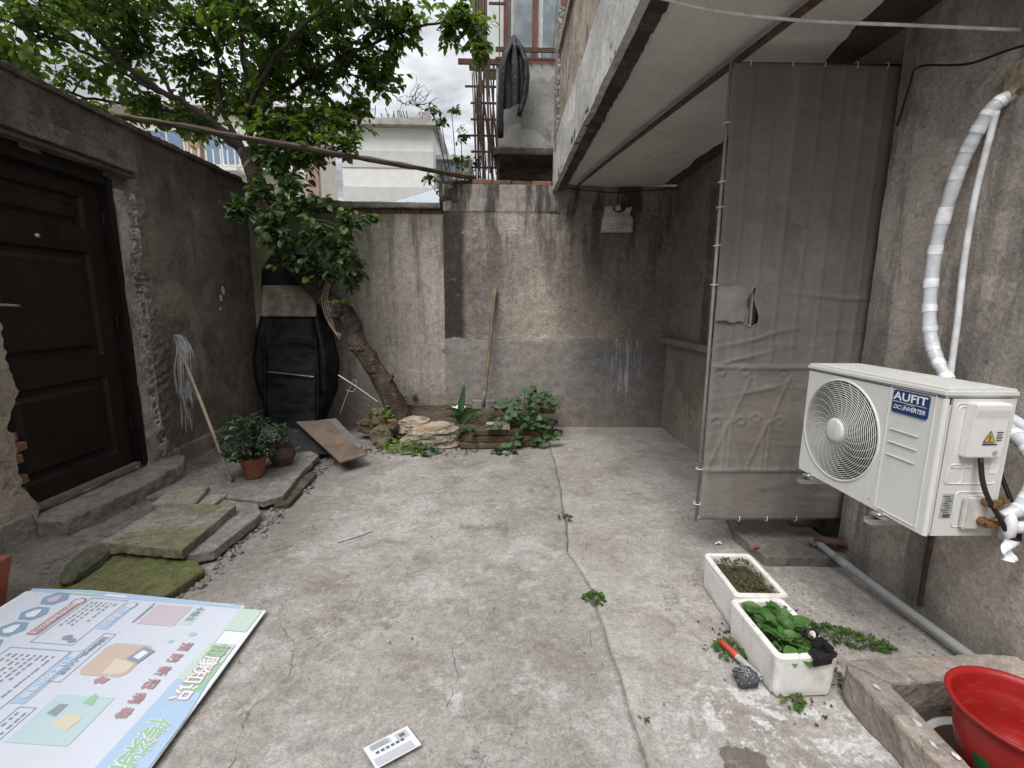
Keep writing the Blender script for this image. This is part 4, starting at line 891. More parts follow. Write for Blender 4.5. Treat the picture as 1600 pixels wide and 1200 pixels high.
m = MB(); m.box((AX - .0055, 1.61, 1.154), (.0008, .14, .0016)); m.tube([(AX - .0052, 1.61 + .03*math.cos(q), 1.134 + .016*math.sin(q)) for q in [k*.28 - .6 for k in range(16)]], .0005, 4, False); m.build('badge_line', M_WPRINT, badge)
for z in (1.045, .995, .945): MB().box((AX - .002, 1.62, z), (.006, .125, .009)).build('panel_rib', M_ACW, fp, bevel=.0028)
m = MB()
for a, b, c, d in ((1.515, 1.70, 1.217, 1.217), (1.515, 1.515, .73, 1.217), (1.70, 1.70, .73, 1.217)):
    m.box((AX - .001, (a + b)/2, (c + d)/2 - .01), (.004, abs(b - a) + .004, abs(d - c) + .004))
m.box((AX - .0012, 1.607, .72), (.004, .17, .004)); m.build('panel_outline', M_ACW, fp, bevel=.0012)
for y, z in ((2.15, 1.21), (1.9, 1.212), (1.66, 1.212), (1.51, 1.212), (1.73, .735), (2.17, .715)): MB().lathe([(0, -.003), (.004, -.002), (.005, 0)], (AX - .0002, y, z), 8, 'X').build('screw', M_GALV, fp)
# end panel: terminal cover, labels, valves
EY = AY0
def embossed(x0, x1, z0, z1, name='emboss'):
    pts = []; r_ = .012
    for (xx, zz, a0) in ((x1 - r_, z1 - r_, 0), (x0 + r_, z1 - r_, 90), (x0 + r_, z0 + r_, 180), (x1 - r_, z0 + r_, 270)): pts += [(xx + r_*math.cos(R(a0 + 30*q)), EY - .0005, zz + r_*math.sin(R(a0 + 30*q))) for q in range(4)]
    m = MB(); m.tube(pts + pts[:2], .0026, 6, False); m.build(name, M_ACW, ac, smooth=True)
embossed(1.538, 1.718, .90, 1.185); embossed(1.55, 1.71, .96, 1.175); embossed(1.59, 1.70, .74, .87); embossed(1.55, 1.60, .90, .97)
for x in (1.515, 1.53, 1.73): MB().box((x, EY - .0005, .95), (.004, .005, .46)).build('end_rib', M_ACW, ac, bevel=.001)
m = MB()
for z, d, i in ((1.0, .022, .004), (1.006, .03, 0), (1.14, .034, 0), (1.17, .04, 0), (1.188, .04, 0), (1.192, .034, .004)):
    m.v += [(1.572 + i, EY, z), (1.572 + i, EY - d, z), (1.69 - i, EY - d, z), (1.69 - i, EY, z)]
for k in range(5):
    for i in range(4): m.f.append((4*k + i, 4*k + (i + 1) % 4, 4*k + 4 + (i + 1) % 4, 4*k + 4 + i))
m.f += [(3, 2, 1, 0), (20, 21, 22, 23)]
tcv = m.build('terminal_cover', simple('white terminal plastic', (.74, .735, .72), .42, 0, .03), ac, weld=True, bevel=.003)
m = MB(); m.add([(1.617, EY - .0345, 1.062), (1.652, EY - .0345, 1.062), (1.6345, EY - .0352, 1.095)], [(0, 1, 2)]); m.build('warning_triangle', simple('yellow warning print', (.62, .42, .03), .5), tcv)
m = MB(); m.tube([(1.6145, EY - .035, 1.0605), (1.6545, EY - .035, 1.0605), (1.6345, EY - .0357, 1.0985), (1.6145, EY - .035, 1.0605)], .0014, 4); m.box((1.6345, EY - .0358, 1.077), (.0035, .0008, .014)); m.box((1.6345, EY - .0356, 1.0655), (.0035, .0008, .003))
for k in range(4): m.box((1.668, EY - .0345, 1.094 - .009*k), (.022 - .004*(k % 2), .0008, .003))
m.box((1.64, EY - .0335, 1.052), (.05, .0008, .004)); m.build('warning_print', simple('black print', (.03, .03, .03), .6), tcv)
m = MB(); m.tube([(1.665, EY - .028, 1.022), (1.665, EY - .033, 1.022)], .008, 12); m.build('cover_screw', simple('grey recess', (.35, .35, .34), .5), tcv)
lab = MB().box((1.563, EY - .001, .82), (.042, .002, .09)).build('rating_label', simple('silver grey label', (.42, .43, .44), .45, .2), ac)
m = MB()
for k in range(9): m.box((1.557 + .004*(k % 3), EY - .0028, .855 - .0085*k), (.026 - .007*(k % 2), .0008, .0028))
m.box((1.565, EY - .0028, .782), (.024, .0008, .011)); m.build('label_print', simple('label ink', (.08, .08, .085), .6), lab)
MB().box((1.708, EY - .001, .955), (.03, .002, .034)).build('small_label', M_WPRINT, ac)
vp = MB().box((1.655, EY - .012, .80), (.085, .024, .125)).build('valve_plate', simple('valve bracket white', (.62, .61, .58), .45), ac, bevel=.008)
for z, s in ((.845, .8), (.775, 1.0)):
    m = MB(); m.tube([(1.668, EY - .02, z), (1.668, EY - .05, z)], .017*s, 6); m.tube([(1.668, EY - .05, z), (1.668, EY - .068, z)], .011*s, 10); m.tube([(1.668, EY - .035, z), (1.71, EY - .04, z + .005)], .012*s, 10); m.tube([(1.71, EY - .04, z + .005), (1.73, EY - .04, z + .006)], .017*s, 6)
    m.build('valve', M_BRASS, ac)
m = MB(); m.tube(smooth_path([(1.632, EY - .02, 1.0), (1.635, EY - .035, .93), (1.65, EY - .05, .87), (1.69, EY - .065, .80), (1.72, EY - .07, .75), (1.77, EY - .06, .715), (1.82, EY - .02, .73), (1.86, EY + .05, .80), (1.9, EY + .15, .9)], 5), .0075, 8); m.build('power_cable', M_BLACK, ac, smooth=True)
# feet and wall brackets
for y in (1.66, 2.08):
    MB().box((AX + .005, y, AZ0 - .006), (.05, .07, .012)).build('foot', M_GALV, ac, bevel=.003)
    m = MB(); m.lathe([(0, .014), (.008, .014), (.009, .004), (.016, .002), (.016, 0)], (AX - .012, y, AZ0 + .002), 10); m.build('bolt', M_GALV, ac)
    m = MB(); m.box((1.735, y, AZ0 - .034), (.58, .034, .004)); m.box((1.735, y - .017, AZ0 - .025), (.58, .003, .022)); m.box((1.735, y + .017, AZ0 - .025), (.58, .003, .022)); m.box((2.015, y, .64), (.012, .04, .1)); m.build('bracket', M_GALV, ac)

# refrigerant line wrapped in tape, with lighter bands
def tape_mat():
    g = G('pale pipe wrap'); n = g.noise(g.O, 30, 4); c = g.mix(g.rng(n, .3, .7), (.53, .555, .6), (.63, .65, .68)); g.bump(n, .3, .004); return g.done(c, .35, 0, .5)
pl = smooth_path([(1.72, 1.435, .80), (1.775, 1.43, .84), (1.83, 1.45, .93), (1.87, 1.53, 1.02), (1.90, 1.68, 1.08), (1.925, 1.84, 1.13), (1.945, 1.95, 1.22), (1.95, 2.03, 1.33), (1.955, 2.08, 1.5), (1.955, 2.095, 1.78), (1.955, 2.045, 2.08), (1.965, 1.995, 2.23), (1.99, 1.965, 2.31), (2.06, 1.955, 2.35)], 14)
pw = thing('wrapped_pipe', (1.95, 1.9, .8), 'thick pipe wrapped in pale banded tape curving up the right wall', 'pipe')
N = len(pl); rad = [.0255*min(1, .66 + i/N*3) + .0016*((i//3) % 2) + random.uniform(-.0006, .0006) for i in range(N)]; rad[-1] = .02
MB().tube(pl, rad, 12).build('pipe', tape_mat(), pw, smooth=True)
M_TAPE2 = simple('white tape band', (.78, .79, .8), .4)
i = 10
while i < N - 14:
    w = random.choice((3, 4, 4)); MB().tube(pl[i:i + w], [rad[q] + .0015 for q in range(i, i + w)], 12, False).build('tape_band', M_TAPE2, pw, smooth=True); i += w + random.choice((3, 4, 4))
p2 = smooth_path([(1.73, 1.42, .765), (1.80, 1.40, .79), (1.88, 1.42, .87), (1.94, 1.5, .98), (1.95, 1.62, 1.07), (1.94, 1.8, 1.13)], 8)
MB().tube(p2, .02, 10).build('branch_pipe', tape_mat(), pw, smooth=True)
m = rock((1.722, 1.41, .775), (.034, .034, .085), 5, 2, .35); m.build('tape_end', M_TAPE2, pw, smooth=True)
m = MB(); m.grid(lambda u, v: (1.70 + .045*u + .006*math.sin(9*v), 1.40 + .01*math.sin(5*u + 7*v), .73 - .075*v), 5, 8); m.build('loose_tape', M_TAPE2, pw, smooth=True)
rock((2.028, 1.95, 2.385), (.035, .1, .13), 12, 4, .8).build('sealing_foam', simple('yellowed foam', (.27, .22, .145), .9, 0, .3, 30, .5), pw)
hs2 = smooth_path([(1.985, 1.955, 2.28), (1.975, 1.96, 2.13), (1.965, 1.965, 1.95), (1.965, 1.965, 1.7), (1.96, 1.945, 1.45), (1.955, 1.93, 1.2), (1.95, 1.9, 1.0)], 8)
tag(MB().tube(hs2, .012, 10).build('drain_hose', simple('white drain hose', (.62, .63, .65), .45), smooth=True), 'thin straight white drain hose beside the banded pipe', 'hose')

# wires
def wire(name, pts, r, mat, label, n=8): return tag(MB().tube(smooth_path(pts, n), r, 6).build(name, mat, smooth=True), label, 'cable', 'cables around the balcony')
M_WIREW = simple('white flex', (.66, .64, .62), .5)
wire('cable', [(0.585, 2.06, 2.725), (.85, 2.05, 2.67), (1.2, 2.03, 2.63), (1.6, 1.99, 2.60), (2.02, 1.95, 2.57)], .0062, M_WIREW, 'white cable strung across under the balcony at top right')
wire('cable', [(2.03, 2.50, 2.42), (2.0, 2.42, 2.58), (1.985, 2.36, 2.63), (1.975, 2.1, 2.52), (1.98, 1.86, 2.475), (1.99, 1.4, 2.3)], .005, M_BLACK, 'thin dark wire sagging along the grey wall above the banded pipe')
wire('cable', [(0.585, 5.5, 2.84), (1.0, 5.5, 2.785), (1.4, 5.5, 2.775), (2.02, 5.5, 2.83)], .006, M_BLACK, 'dark cable sagging under the soffit above the paper bag')
wire('cable', [(0.58, 2.5, 3.3), (.575, 2.55, 3.1), (.575, 2.42, 3.02), (.575, 2.3, 3.1), (.58, 2.2, 3.3)], .007, M_BLACK, 'looped black cable on the pale balcony fascia')

# ================================================================== NEIGHBOUR BEHIND THE BACK WALL
nb = thing('neighbour_house', (1.0, 7.5, 0), 'concrete neighbour house with maroon framed window behind the back wall', 'house')
M_PANEL = plaster('grey weathered concrete panel', (.38, .37, .35), (.27, .265, .25), (.13, .125, .12), 50, .6, 2, .5)
M_MAROON = simple('maroon window paint', (.13, .035, .03), .6, 0, .3); M_RUST = simple('rusty iron', (.095, .055, .042), .85, .2, .4, 30)
m = MB(); m.box((1.6, 8.1, 2.9), (3.3, 2.6, 5.8)); m.build('wall', M_SPALL, nb)
MB().box((.31, 6.55, 3.965), (.74, .5, .99)).build('balcony_panel', M_PANEL, nb)
rough_slab([(-.09, 6.2), (.72, 6.2), (.72, 6.8), (-.09, 6.8)], 3.37, 3.46, 401, .008, .1).build('balcony_floor', M_SPALL, nb)
MB().box((.31, 6.72, 3.25), (.74, .1, .26)).build('lower_wall', M_BEAM, nb)
MB().box((-.065, 6.6, 5.2), (.22, .3, 1.48)).build('white_wall', simple('cream washed wall', (.6, .62, .6), .8, 0, .1), nb)
wf = MB()
for x in (.06, .42, .78): wf.box((x, 6.46, 5.05), (.06, .06, 1.15))
for z in (4.53, 5.6): wf.box((.42, 6.462, z), (.66, .056, .06))
wf_o = wf.build('window', M_MAROON, nb)
M_GL2 = glass_mat('sky reflecting glass', (.16, .19, .2), .12)
for x in (.24, .6): MB().box((x, 6.475, 5.06), (.3, .008, 1.0)).build('pane', M_GL2, wf_o)
M_CURT = simple('pale curtain', (.45, .46, .44), .9)
for x in (.15, .5): MB().box((x, 6.468, 4.95), (.05, .004, .7)).build('curtain_edge', M_CURT, wf_o)
for k in range(7): MB().box((-.02 + .13*k, 6.28, 4.9 if k < 2 else 4.52), (.012, .012, 1.6 if k < 2 else .16)).build('railing_bar', M_RUST, nb)
for z in (4.60, 4.50, 5.1): MB().box((.34 if z < 5 else -.05, 6.28, z), (.82 if z < 5 else .2, .02, .025 if z != 4.6 else .05)).build('railing_rail', M_RUST, nb)
m = MB(); m.grid(lambda u, v: (-.36 + .23*u, 6.5 + .02*math.sin(u*40), 4.45 + 1.9*v), 40, 4); m.build('corrugated_sheet', simple('brown corrugated sheet', (.2, .15, .11), .8, 0, .4, 6), nb)
# rusty drying frame
lf_ = thing('drying_rack', (-.15, 6.35, 2.8), 'rusty iron drying rack hung with sticks left of the concrete balcony', 'rack')
for x in (-.27, -.21, -.09): MB().tube([(x - .02, 6.3, 2.9), (x, 6.3, 4.47)], .014, 6).build('upright', M_RUST, lf_)
MB().box((-.2, 6.29, 4.46), (.66, .03, .06)).build('top_bar', M_RUST, lf_)
for k in range(8): MB().box((-.2, 6.31, 3.05 + .19*k), (.36 if k % 3 else .5, .018, .022)).build('rung', M_RUST, lf_)
for k in range(26):
    x0 = -.36 + .24*random.random(); MB().tube([(x0 + .14*random.random(), 6.26 + .06*random.random(), 2.95 + .5*random.random()), (x0, 6.26, 4.1 + .4*random.random())], .006 + .005*random.random(), 5).build('stick', M_RUST if k % 2 else M_BEAM, lf_)

# jacket hung from a wire
jk = thing('jacket', (.15, 6.05, 3.5), 'black jacket hung on a wire in front of the concrete balcony', 'jacket')
def cloth_mat(name, a, b):
    g = G(name); n = g.noise(g.O, 9, 5); c = g.mix(g.rng(n, .3, .7), a, b); g.bump(g.noise(g.scl(g.O, (1, 1, .5)), 16, 6, .6), .9, .02); return g.done(c, .5, 0, .35)
M_JK = cloth_mat('black jacket cloth', (.006, .006, .0065), (.018, .017, .017))
def sleeve(pts, rad, sq=.55):
    P = smooth_path(pts, 6); m = MB(); m.tube(P, [rad[min(len(rad) - 1, int(i/len(P)*len(rad)))] for i in range(len(P))], 14, True, sq)
    Q = np.array(m.v); d = .012*fbm(Q, 14, 3, 7) + .012*fbm(Q, 5, 2, 9); m.v = [tuple(q + np.array([d_, .6*d_, 0])) for q, d_ in zip(Q, d)]; return m
nu, nv = 40, 40; u, v = UV(nu, nv); th = 2*np.pi*u; zz = 4.64 - .76*v; wj = np.interp(v, [0, .06, .2, .45, .7, 1], [.012, .05, .115, .15, .145, .12]); cxj = np.interp(v, [0, .3, 1], [.15, .16, .165])
fo = 1 + .22*np.sin(7*th + 2*fbm(st3(th, 0, zz), 1.2, 2, 5)) + .2*fbm(st3(np.cos(th)*2, np.sin(th)*2, zz*3), 2, 3, 6)
m = MB(); m.add(st3(cxj + wj*np.cos(th)*fo, 6.04 + .5*wj*np.sin(th)*fo, zz + .06*np.sin(th + 1)*(v > .97)).reshape(-1, 3).tolist(), [(j*41 + i, j*41 + i + 1, j*41 + i + 42, j*41 + i + 41) for j in range(nv) for i in range(nu)]); m.build('body', M_JK, jk, smooth=True)
sleeve([(.12, 6.0, 4.52), (.045, 5.97, 4.35), (.0, 5.97, 4.0), (-.005, 5.97, 3.5)], [.05, .068, .066, .062, .06]).build('sleeve', M_JK, jk, smooth=True)
sleeve([(.2, 6.0, 4.5), (.285, 5.98, 4.3), (.285, 5.97, 4.0), (.22, 5.97, 3.74)], [.05, .068, .062, .058]).build('sleeve', M_JK, jk, smooth=True)
MB().tube([(.15, 6.04, 4.6), (.15, 6.04, 5.6)], .004, 5).build('hanging_wire', M_BLACK, jk)
MB().tube([(.62, 6.1, 4.5), (.66, 6.1, 5.0), (.7, 6.1, 5.8)], .004, 5).build('stray_wire', M_BLACK, nb)

# ================================================================== BUILDINGS BEYOND
M_WHITEB = simple('white painted gable', (.66, .66, .64), .85, 0, .06, 2); M_GREYB = simple('pale grey band', (.5, .51, .5), .85, 0, .06, 2)
ab = thing('apartment_block', (-6.8, 33, 0), 'white apartment block with pale grey bands and cluttered flat roof', 'building')
MB().box((-6.85, 34, 6), (5.5, 8, 12)).build('wall', M_WHITEB, ab)
for z in (10.15, 8.1, 6.0): MB().box((-6.85, 29.98, z), (5.52, .06, .95)).build('band', M_GREYB, ab)
MB().box((-6.8, 33.8, 12.1), (6.1, 8.8, .35)).build('roof_slab', simple('roof edge cement', (.34, .32, .28), .9, 0, .3, 2), ab)
for k, (x, h, w) in enumerate(((-5.2, .5, .9), (-6.2, .35, .5), (-7.6, .3, .6), (-4.6, .8, .5), (-8.4, .3, .5))): MB().box((x, 31, 12.27 + h/2), (w, .8, h)).build('roof_box', M_PANEL, ab)
for k in range(26): x = -9.4 + 5.3*random.random(); h = .3 + .8*random.random(); MB().tube([(x, 30 + 3*random.random(), 12.25), (x + random.uniform(-.2, .2), 30.5, 12.25 + h)], .025, 4).build('roof_rod', M_TWIG, ab)
MB().box((-3.1, 35, 5.3), (2.0, 7, 10.6)).build('side_wing', M_PANEL, ab); MB().box((-3.05, 34.9, 10.7), (2.3, 7.4, .25)).build('roof_slab', M_GREYB, ab)
for k in range(4):
    w_ = MB().box((-3.2, 31.46, 9.8 - 2.3*k), (1.1, .1, 1.2)).build('window', simple('blue grey pane', (.16, .2, .24), .2), ab)
for k in range(5): w_ = MB().box((-9.63, 30.8 + 1.3*k, 9.2), (.1, .8, 1.2)).build('window', M_GL2, ab)
cb_ = thing('apartment_block', (-15, 26, 0), 'cream apartment block with blue windows seen through the leaves on the left', 'building')
M_CREAM = simple('cream tiled facade', (.62, .58, .5), .8, 0, .1, 3); M_TERRA = simple('terracotta trim', (.34, .22, .17), .85, 0, .2, 3)
MB().box((-15.8, 23.5, 4.9), (15, 3, 9.8)).build('wall', M_CREAM, cb_); MB().box((-15.8, 23.4, 9.9), (15.5, 3.6, .22)).build('roof_slab', M_WHITEB, cb_)
for i in range(6):
    for j in range(3):
        x = -21.6 + 2.35*i; z = 2.5 + 2.75*j
        w_ = MB().box((x, 21.98, z + .2), (1.5, .08, 1.5)).build('window', M_WHITEB, cb_)
        for dx in (-.36, .36): MB().box((x + dx, 21.93, z + .2), (.62, .04, 1.3)).build('pane', simple('blue pane', (.17, .23, .33), .2) if (i + j) == 0 else bpy.data.materials['blue pane'], w_)
        b_ = MB().box((x, 21.6, z - .85), (1.9, .8, .12)).build('balcony_floor', M_WHITEB, cb_)
        for q in range(7): MB().box((x - .9 + .3*q, 21.24, z - .45), (.05, .05, .75)).build('rail_bar', M_WHITEB, b_)
for x in (-20.4, -13.3, -8.3): MB().box((x, 21.9, 4.9), (.5, .3, 9.8)).build('pilaster', M_TERRA, cb_)
sh = thing('shed', (-1.4, 11, 0), 'blue-grey metal roofed shed just behind the low back wall', 'shed')
MB().box((-1.1, 11.4, 1.75), (2.2, 2.0, 3.5)).build('wall', M_PANEL, sh)
m = MB(); m.add([(-2.6, 10.2, 3.5), (.1, 10.2, 3.5), (.1, 11.6, 4.2), (-1.55, 11.6, 4.2), (-2.6, 10.2, 3.44), (.1, 10.2, 3.44), (.1, 11.6, 4.14), (-1.55, 11.6, 4.14)], [(0, 1, 2, 3), (7, 6, 5, 4), (0, 4, 5, 1), (1, 5, 6, 2), (2, 6, 7, 3), (3, 7, 4, 0)]); m.build('roof', simple('blue grey sheet roof', (.3, .33, .37), .5, .2, .1), sh)
# ================================================================== TREE
tr = thing('tree', (-1.08, 5.1, 0.15), 'knobbly leaning tree rising from the raised bed with a wide leafy crown', 'tree')
TR = [(-1.06, 5.08, 0.05), (-1.10, 5.1, 0.2), (-1.30, 5.12, 0.62), (-1.54, 5.15, 1.01), (-1.64, 5.17, 1.25), (-1.72, 5.18, 1.40), (-1.88, 5.2, 1.52), (-2.0, 5.2, 1.64), (-2.20, 5.20, 1.84), (-2.42, 5.20, 2.17), (-2.51, 5.20, 2.53), (-2.58, 5.20, 2.85), (-2.64, 5.20, 3.07)]
RD = [.16, .13, .105, .095, .1, .112, .105, .09, .08, .075, .078, .09, .09]
P = smooth_path(TR, 7); rad = np.interp(np.linspace(0, len(RD) - 1, len(P)), range(len(RD)), RD)
m = MB(); m.tube(P, rad, 20)
Q = np.array(m.v); ax = np.repeat(np.array([p[:] for p in P]), 20, 0); dirv = Q - ax; ln = np.linalg.norm(dirv, axis=1, keepdims=True)
d = .009*fbm(Q*np.array([1, 1, 1.6]), 7, 4, 11) + .012*fbm(Q*np.array([1, 1, 2.2]), 20, 4, 13)
for kz, kx, s, amp in ((1.05, -1.63, .05, .03), (.95, -1.42, .04, .035), (1.30, -1.56, .04, .03), (1.43, -1.8, .07, .05), (.68, -1.25, .03, .03)):
    d += amp*np.exp(-((Q[:, 2] - kz)**2 + (Q[:, 0] - kx)**2)/s**2)
m.v = [tuple(q) for q in Q + dirv/ln*d[:, None]]
m.build('trunk', M_BARK, tr, smooth=True)
for c, s in (((-1.80, 5.09, 1.43), (.17, .14, .15)), ((-1.57, 5.09, 1.02), (.13, .1, .11)), ((-1.47, 5.1, .93), (.1, .08, .09)), ((-1.22, 5.07, .70), (.07, .07, .07))):
    rock(c, s, int(c[2]*100), 4, .8).build('burr', M_BARK, tr, smooth=False)
LIMB = dict(A=[(-2.62, 5.20, 3.0), (-2.86, 5.10, 3.27), (-3.15, 5.00, 3.45), (-3.46, 4.90, 3.62), (-3.64, 4.70, 3.84), (-3.86, 4.50, 4.07), (-4.2, 4.2, 4.4)],
B=[(-3.22, 5.00, 3.49), (-3.47, 4.80, 3.57), (-3.71, 4.50, 3.68), (-3.98, 4.20, 3.72), (-4.4, 3.8, 3.85)],
C=[(-2.66, 5.20, 3.0), (-3.04, 5.30, 3.28), (-3.55, 5.40, 3.51), (-4.27, 5.40, 3.61), (-4.83, 5.40, 3.75), (-5.3, 5.40, 3.93)],
D=[(-2.62, 5.20, 3.0), (-2.98, 5.40, 3.57), (-3.07, 5.60, 4.12), (-3.33, 5.80, 4.79), (-3.49, 5.90, 5.22)],
E=[(-2.56, 5.18, 2.8), (-2.55, 5.10, 3.2), (-2.50, 5.00, 3.51), (-2.40, 4.80, 3.91), (-2.25, 4.60, 4.22), (-2.10, 4.50, 4.63)],
F=[(-3.20, 5.00, 3.48), (-3.45, 5.10, 3.85), (-3.77, 5.30, 4.26), (-4.03, 5.50, 4.72)],
G=[(-2.54, 5.10, 3.25), (-2.35, 5.30, 3.63), (-1.94, 5.50, 3.97), (-1.41, 5.60, 4.28), (-0.71, 5.60, 4.51), (-0.23, 5.50, 4.44)],
H=[(-2.53, 5.05, 3.35), (-2.15, 4.90, 3.81), (-1.67, 4.80, 4.14), (-1.07, 4.80, 4.47)],
I=[(-2.35, 5.30, 3.63), (-2.06, 5.40, 3.62), (-1.69, 5.50, 3.60)], J=[(-2.56, 5.15, 2.9), (-2.19, 5.00, 3.04), (-1.84, 4.90, 3.05), (-1.51, 4.85, 3.00)],
K=[(-2.52, 5.15, 2.65), (-2.21, 4.95, 2.54), (-1.98, 4.85, 2.41), (-1.66, 4.80, 2.28), (-1.31, 4.80, 2.31)], L=[(-2.52, 5.15, 2.65), (-2.47, 4.90, 2.47), (-2.55, 4.80, 2.39), (-2.65, 4.75, 2.38)],
N=[(-1.68, 5.50, 3.95), (-1.24, 5.40, 3.79), (-1.08, 5.40, 3.64), (-0.91, 5.40, 3.60)], O=[(-1.9, 5.18, 1.6), (-1.75, 5.05, 1.75), (-1.58, 5.0, 1.85), (-1.5, 4.95, 2.0)])
LR = dict(A=(.05, .012), B=(.024, .006), C=(.034, .008), D=(.038, .01), E=(.038, .012), F=(.022, .006), G=(.04, .008), H=(.035, .01), I=(.018, .005), J=(.02, .005), K=(.018, .005), L=(.012, .004), N=(.012, .003), O=(.012, .005))
allp = []
for k, pts in LIMB.items():
    Pp = smooth_path(pts, 6); Pp = [p + rv(.008) for p in Pp]; allp += [(p, k) for p in Pp]
    MB().tube(Pp, tuple(q*.78 for q in LR[k]), 8).build('limb', M_TWIG, tr, smooth=True)
m = MB()
for k in range(16):     # the bare twig against the sky
    p = Vector(random.choice([(-1.08, 5.40, 3.64), (-0.98, 5.4, 3.62), (-0.91, 5.40, 3.60)])); q = p + Vector((random.uniform(.02, .22), random.uniform(-.1, .1), random.uniform(-.03, .24))); m.tube([p, (p + q)/2 + rv(.03), q, q + rv(.06)], [.004, .002], 4)
m.build('bare_twigs', M_TWIG, tr)
CL = [(-3.87,4.40,3.78,0.50),(-4.87,5.20,3.90,0.45),(-4.34,5.40,4.42,0.50),(-4.36,5.40,3.88,0.40),(-3.76,5.30,4.32,0.50),(-3.96,5.60,4.11,0.40),(-3.74,5.40,3.59,0.35),(-3.39,5.60,4.30,0.45),(-3.56,5.80,4.01,0.40),(-3.03,5.70,4.49,0.50),(-3.01,5.50,4.80,0.50),(-2.19,4.90,4.08,0.50),(-2.29,5.20,3.83,0.45),(-2.01,5.20,4.13,0.50),(-1.95,5.50,3.85,0.45),(-1.68,5.20,4.31,0.50),(-1.60,5.50,4.10,0.45),(-1.31,5.50,4.42,0.40),(-1.14,5.60,4.29,0.30),(-0.99,5.60,4.60,0.35),(-2.04,5.30,3.39,0.40),(-2.29,5.10,3.25,0.35),(-1.53,4.90,3.02,0.22),(-1.84,4.90,2.96,0.30),(-2.73,5.50,3.52,0.30),(-3.23,5.40,3.34,0.30),(-0.50,5.50,4.56,0.25),(-0.26,5.50,4.38,0.25),(-0.26,5.50,4.16,0.15),(-0.58,5.60,4.42,0.20),(-3.80,5.00,4.53,0.60),(-4.14,4.60,4.27,0.60),(-1.36,5.00,4.53,0.50),(-1.93,4.80,4.55,0.60),(-1.34,5.50,3.86,0.25),(-1.56,5.40,3.56,0.25),(-4.33,5.60,3.40,0.30),(-5.03,5.60,3.71,0.30),
      (-2.9,5.9,3.9,.5),(-2.5,5.9,4.3,.5),(-3.3,4.7,4.4,.5),(-2.8,5.0,4.6,.5),(-4.6,4.6,3.6,.5),(-5.3,5.0,4.2,.6),(-4.9,4.4,4.5,.6),(-3.2,6.0,4.9,.6),(-2.2,5.7,5.0,.6),(-1.4,5.3,5.0,.5),(-2.6,4.5,5.0,.6),(-3.6,4.4,4.9,.6),(-4.7,5.9,3.5,.4),(-4.1,5.9,3.75,.4),(-3.6,5.9,3.55,.35),(-3.2,5.7,3.75,.35),(-2.1,5.0,3.15,.3),(-1.75,5.1,3.3,.3),(-2.6,5.7,3.15,.3),(-1.75,5.75,3.55,.3),(-2.35,5.7,3.3,.35),(-1.3,5.6,4.0,.3)]
LOW = [(-2.52,4.80,2.39,0.15),(-2.37,4.90,2.59,0.22),(-2.11,4.90,2.66,0.25),(-2.18,4.85,2.34,0.25),(-1.92,4.85,2.47,0.25),(-1.81,4.85,2.22,0.22),(-2.26,4.85,2.10,0.20),(-2.03,4.90,2.04,0.20),(-1.53,4.80,2.28,0.18),(-1.31,4.80,2.31,0.12),(-1.58,4.90,1.98,0.20),(-1.56,5.00,1.73,0.15),(-1.82,5.00,1.80,0.15),(-2.33,5.00,2.92,0.25),(-1.99,4.95,2.91,0.25),(-2.56,4.75,2.38,0.10),(-2.2,4.95,1.95,.2),(-2.35,4.95,2.25,.2),(-2.0,4.95,1.85,.15),(-1.7,4.95,2.1,.2),(-1.5,5.0,1.85,.15)]
SH = [leaf_shape(1, .62, .10, .18), leaf_shape(1, .70, .18, .3), leaf_shape(1, .56, .05, .1)]
cm, tw = MB(), MB()
def near_limb(p): return min(allp, key=lambda q: (q[0] - p).length)[0]
def sprig(mb, tips, root, c, r, nt, nl, ls):
    for _ in range(nt):
        d = rv(1).normalized(); d.z *= .7; e = c + d*r*random.uniform(.55, 1.05)
        b = root.lerp(c, random.uniform(.5, 1.0)) + rv(r*.15); mid = (b + e)/2 + rv(.05) + Vector((0, 0, .04))
        tips.tube([b, mid, e], [.0045, .0015], 4, False)
        ax = (e - b).normalized()
        for i in range(nl):
            t = (i + .6)/nl; p = b.lerp(mid, t*2) if t < .5 else mid.lerp(e, t*2 - 1)
            side = ax.cross(Vector((0, 0, 1))); side = side.normalized() if side.length > .1 else Vector((1, 0, 0))
            dd = side*(1 if i % 2 else -1)*random.uniform(.5, 1.1) + ax*random.uniform(.3, .9) + Vector((0, 0, random.uniform(-.75, .05))) + rv(.15)
            up = Vector((0, 0, 1)) + rv(.35)
            yield leaf_mat(p, dd, up, ls*random.uniform(.65, 1.25), random.uniform(-.5, .5))
for (x, y, z, r) in CL:
    c = Vector((x, y, z)); root = near_limb(c)
    tw.tube([root, (root + c)/2 + rv(.05), c], [.009, .005], 5, False)
    for M_ in sprig(cm, tw, root, c, r*1.12, int(27*(r/.45)**1.4) + 3, 12, .077): put_leaf(cm, random.choice(SH), M_)
crown = cm.build('crown', M_TREELEAF, tr, smooth=True); tag(crown, kind='stuff')
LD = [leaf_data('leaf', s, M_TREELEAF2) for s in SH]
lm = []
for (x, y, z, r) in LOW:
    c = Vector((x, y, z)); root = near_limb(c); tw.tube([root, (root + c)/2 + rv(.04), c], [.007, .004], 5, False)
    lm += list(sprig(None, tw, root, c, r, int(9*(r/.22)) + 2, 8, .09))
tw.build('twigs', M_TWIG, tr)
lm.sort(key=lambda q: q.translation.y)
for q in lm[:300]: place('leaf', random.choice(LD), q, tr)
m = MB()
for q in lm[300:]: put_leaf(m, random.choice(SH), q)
tag(m.build('inner_leaves', M_TREELEAF2, tr, smooth=True), kind='stuff')
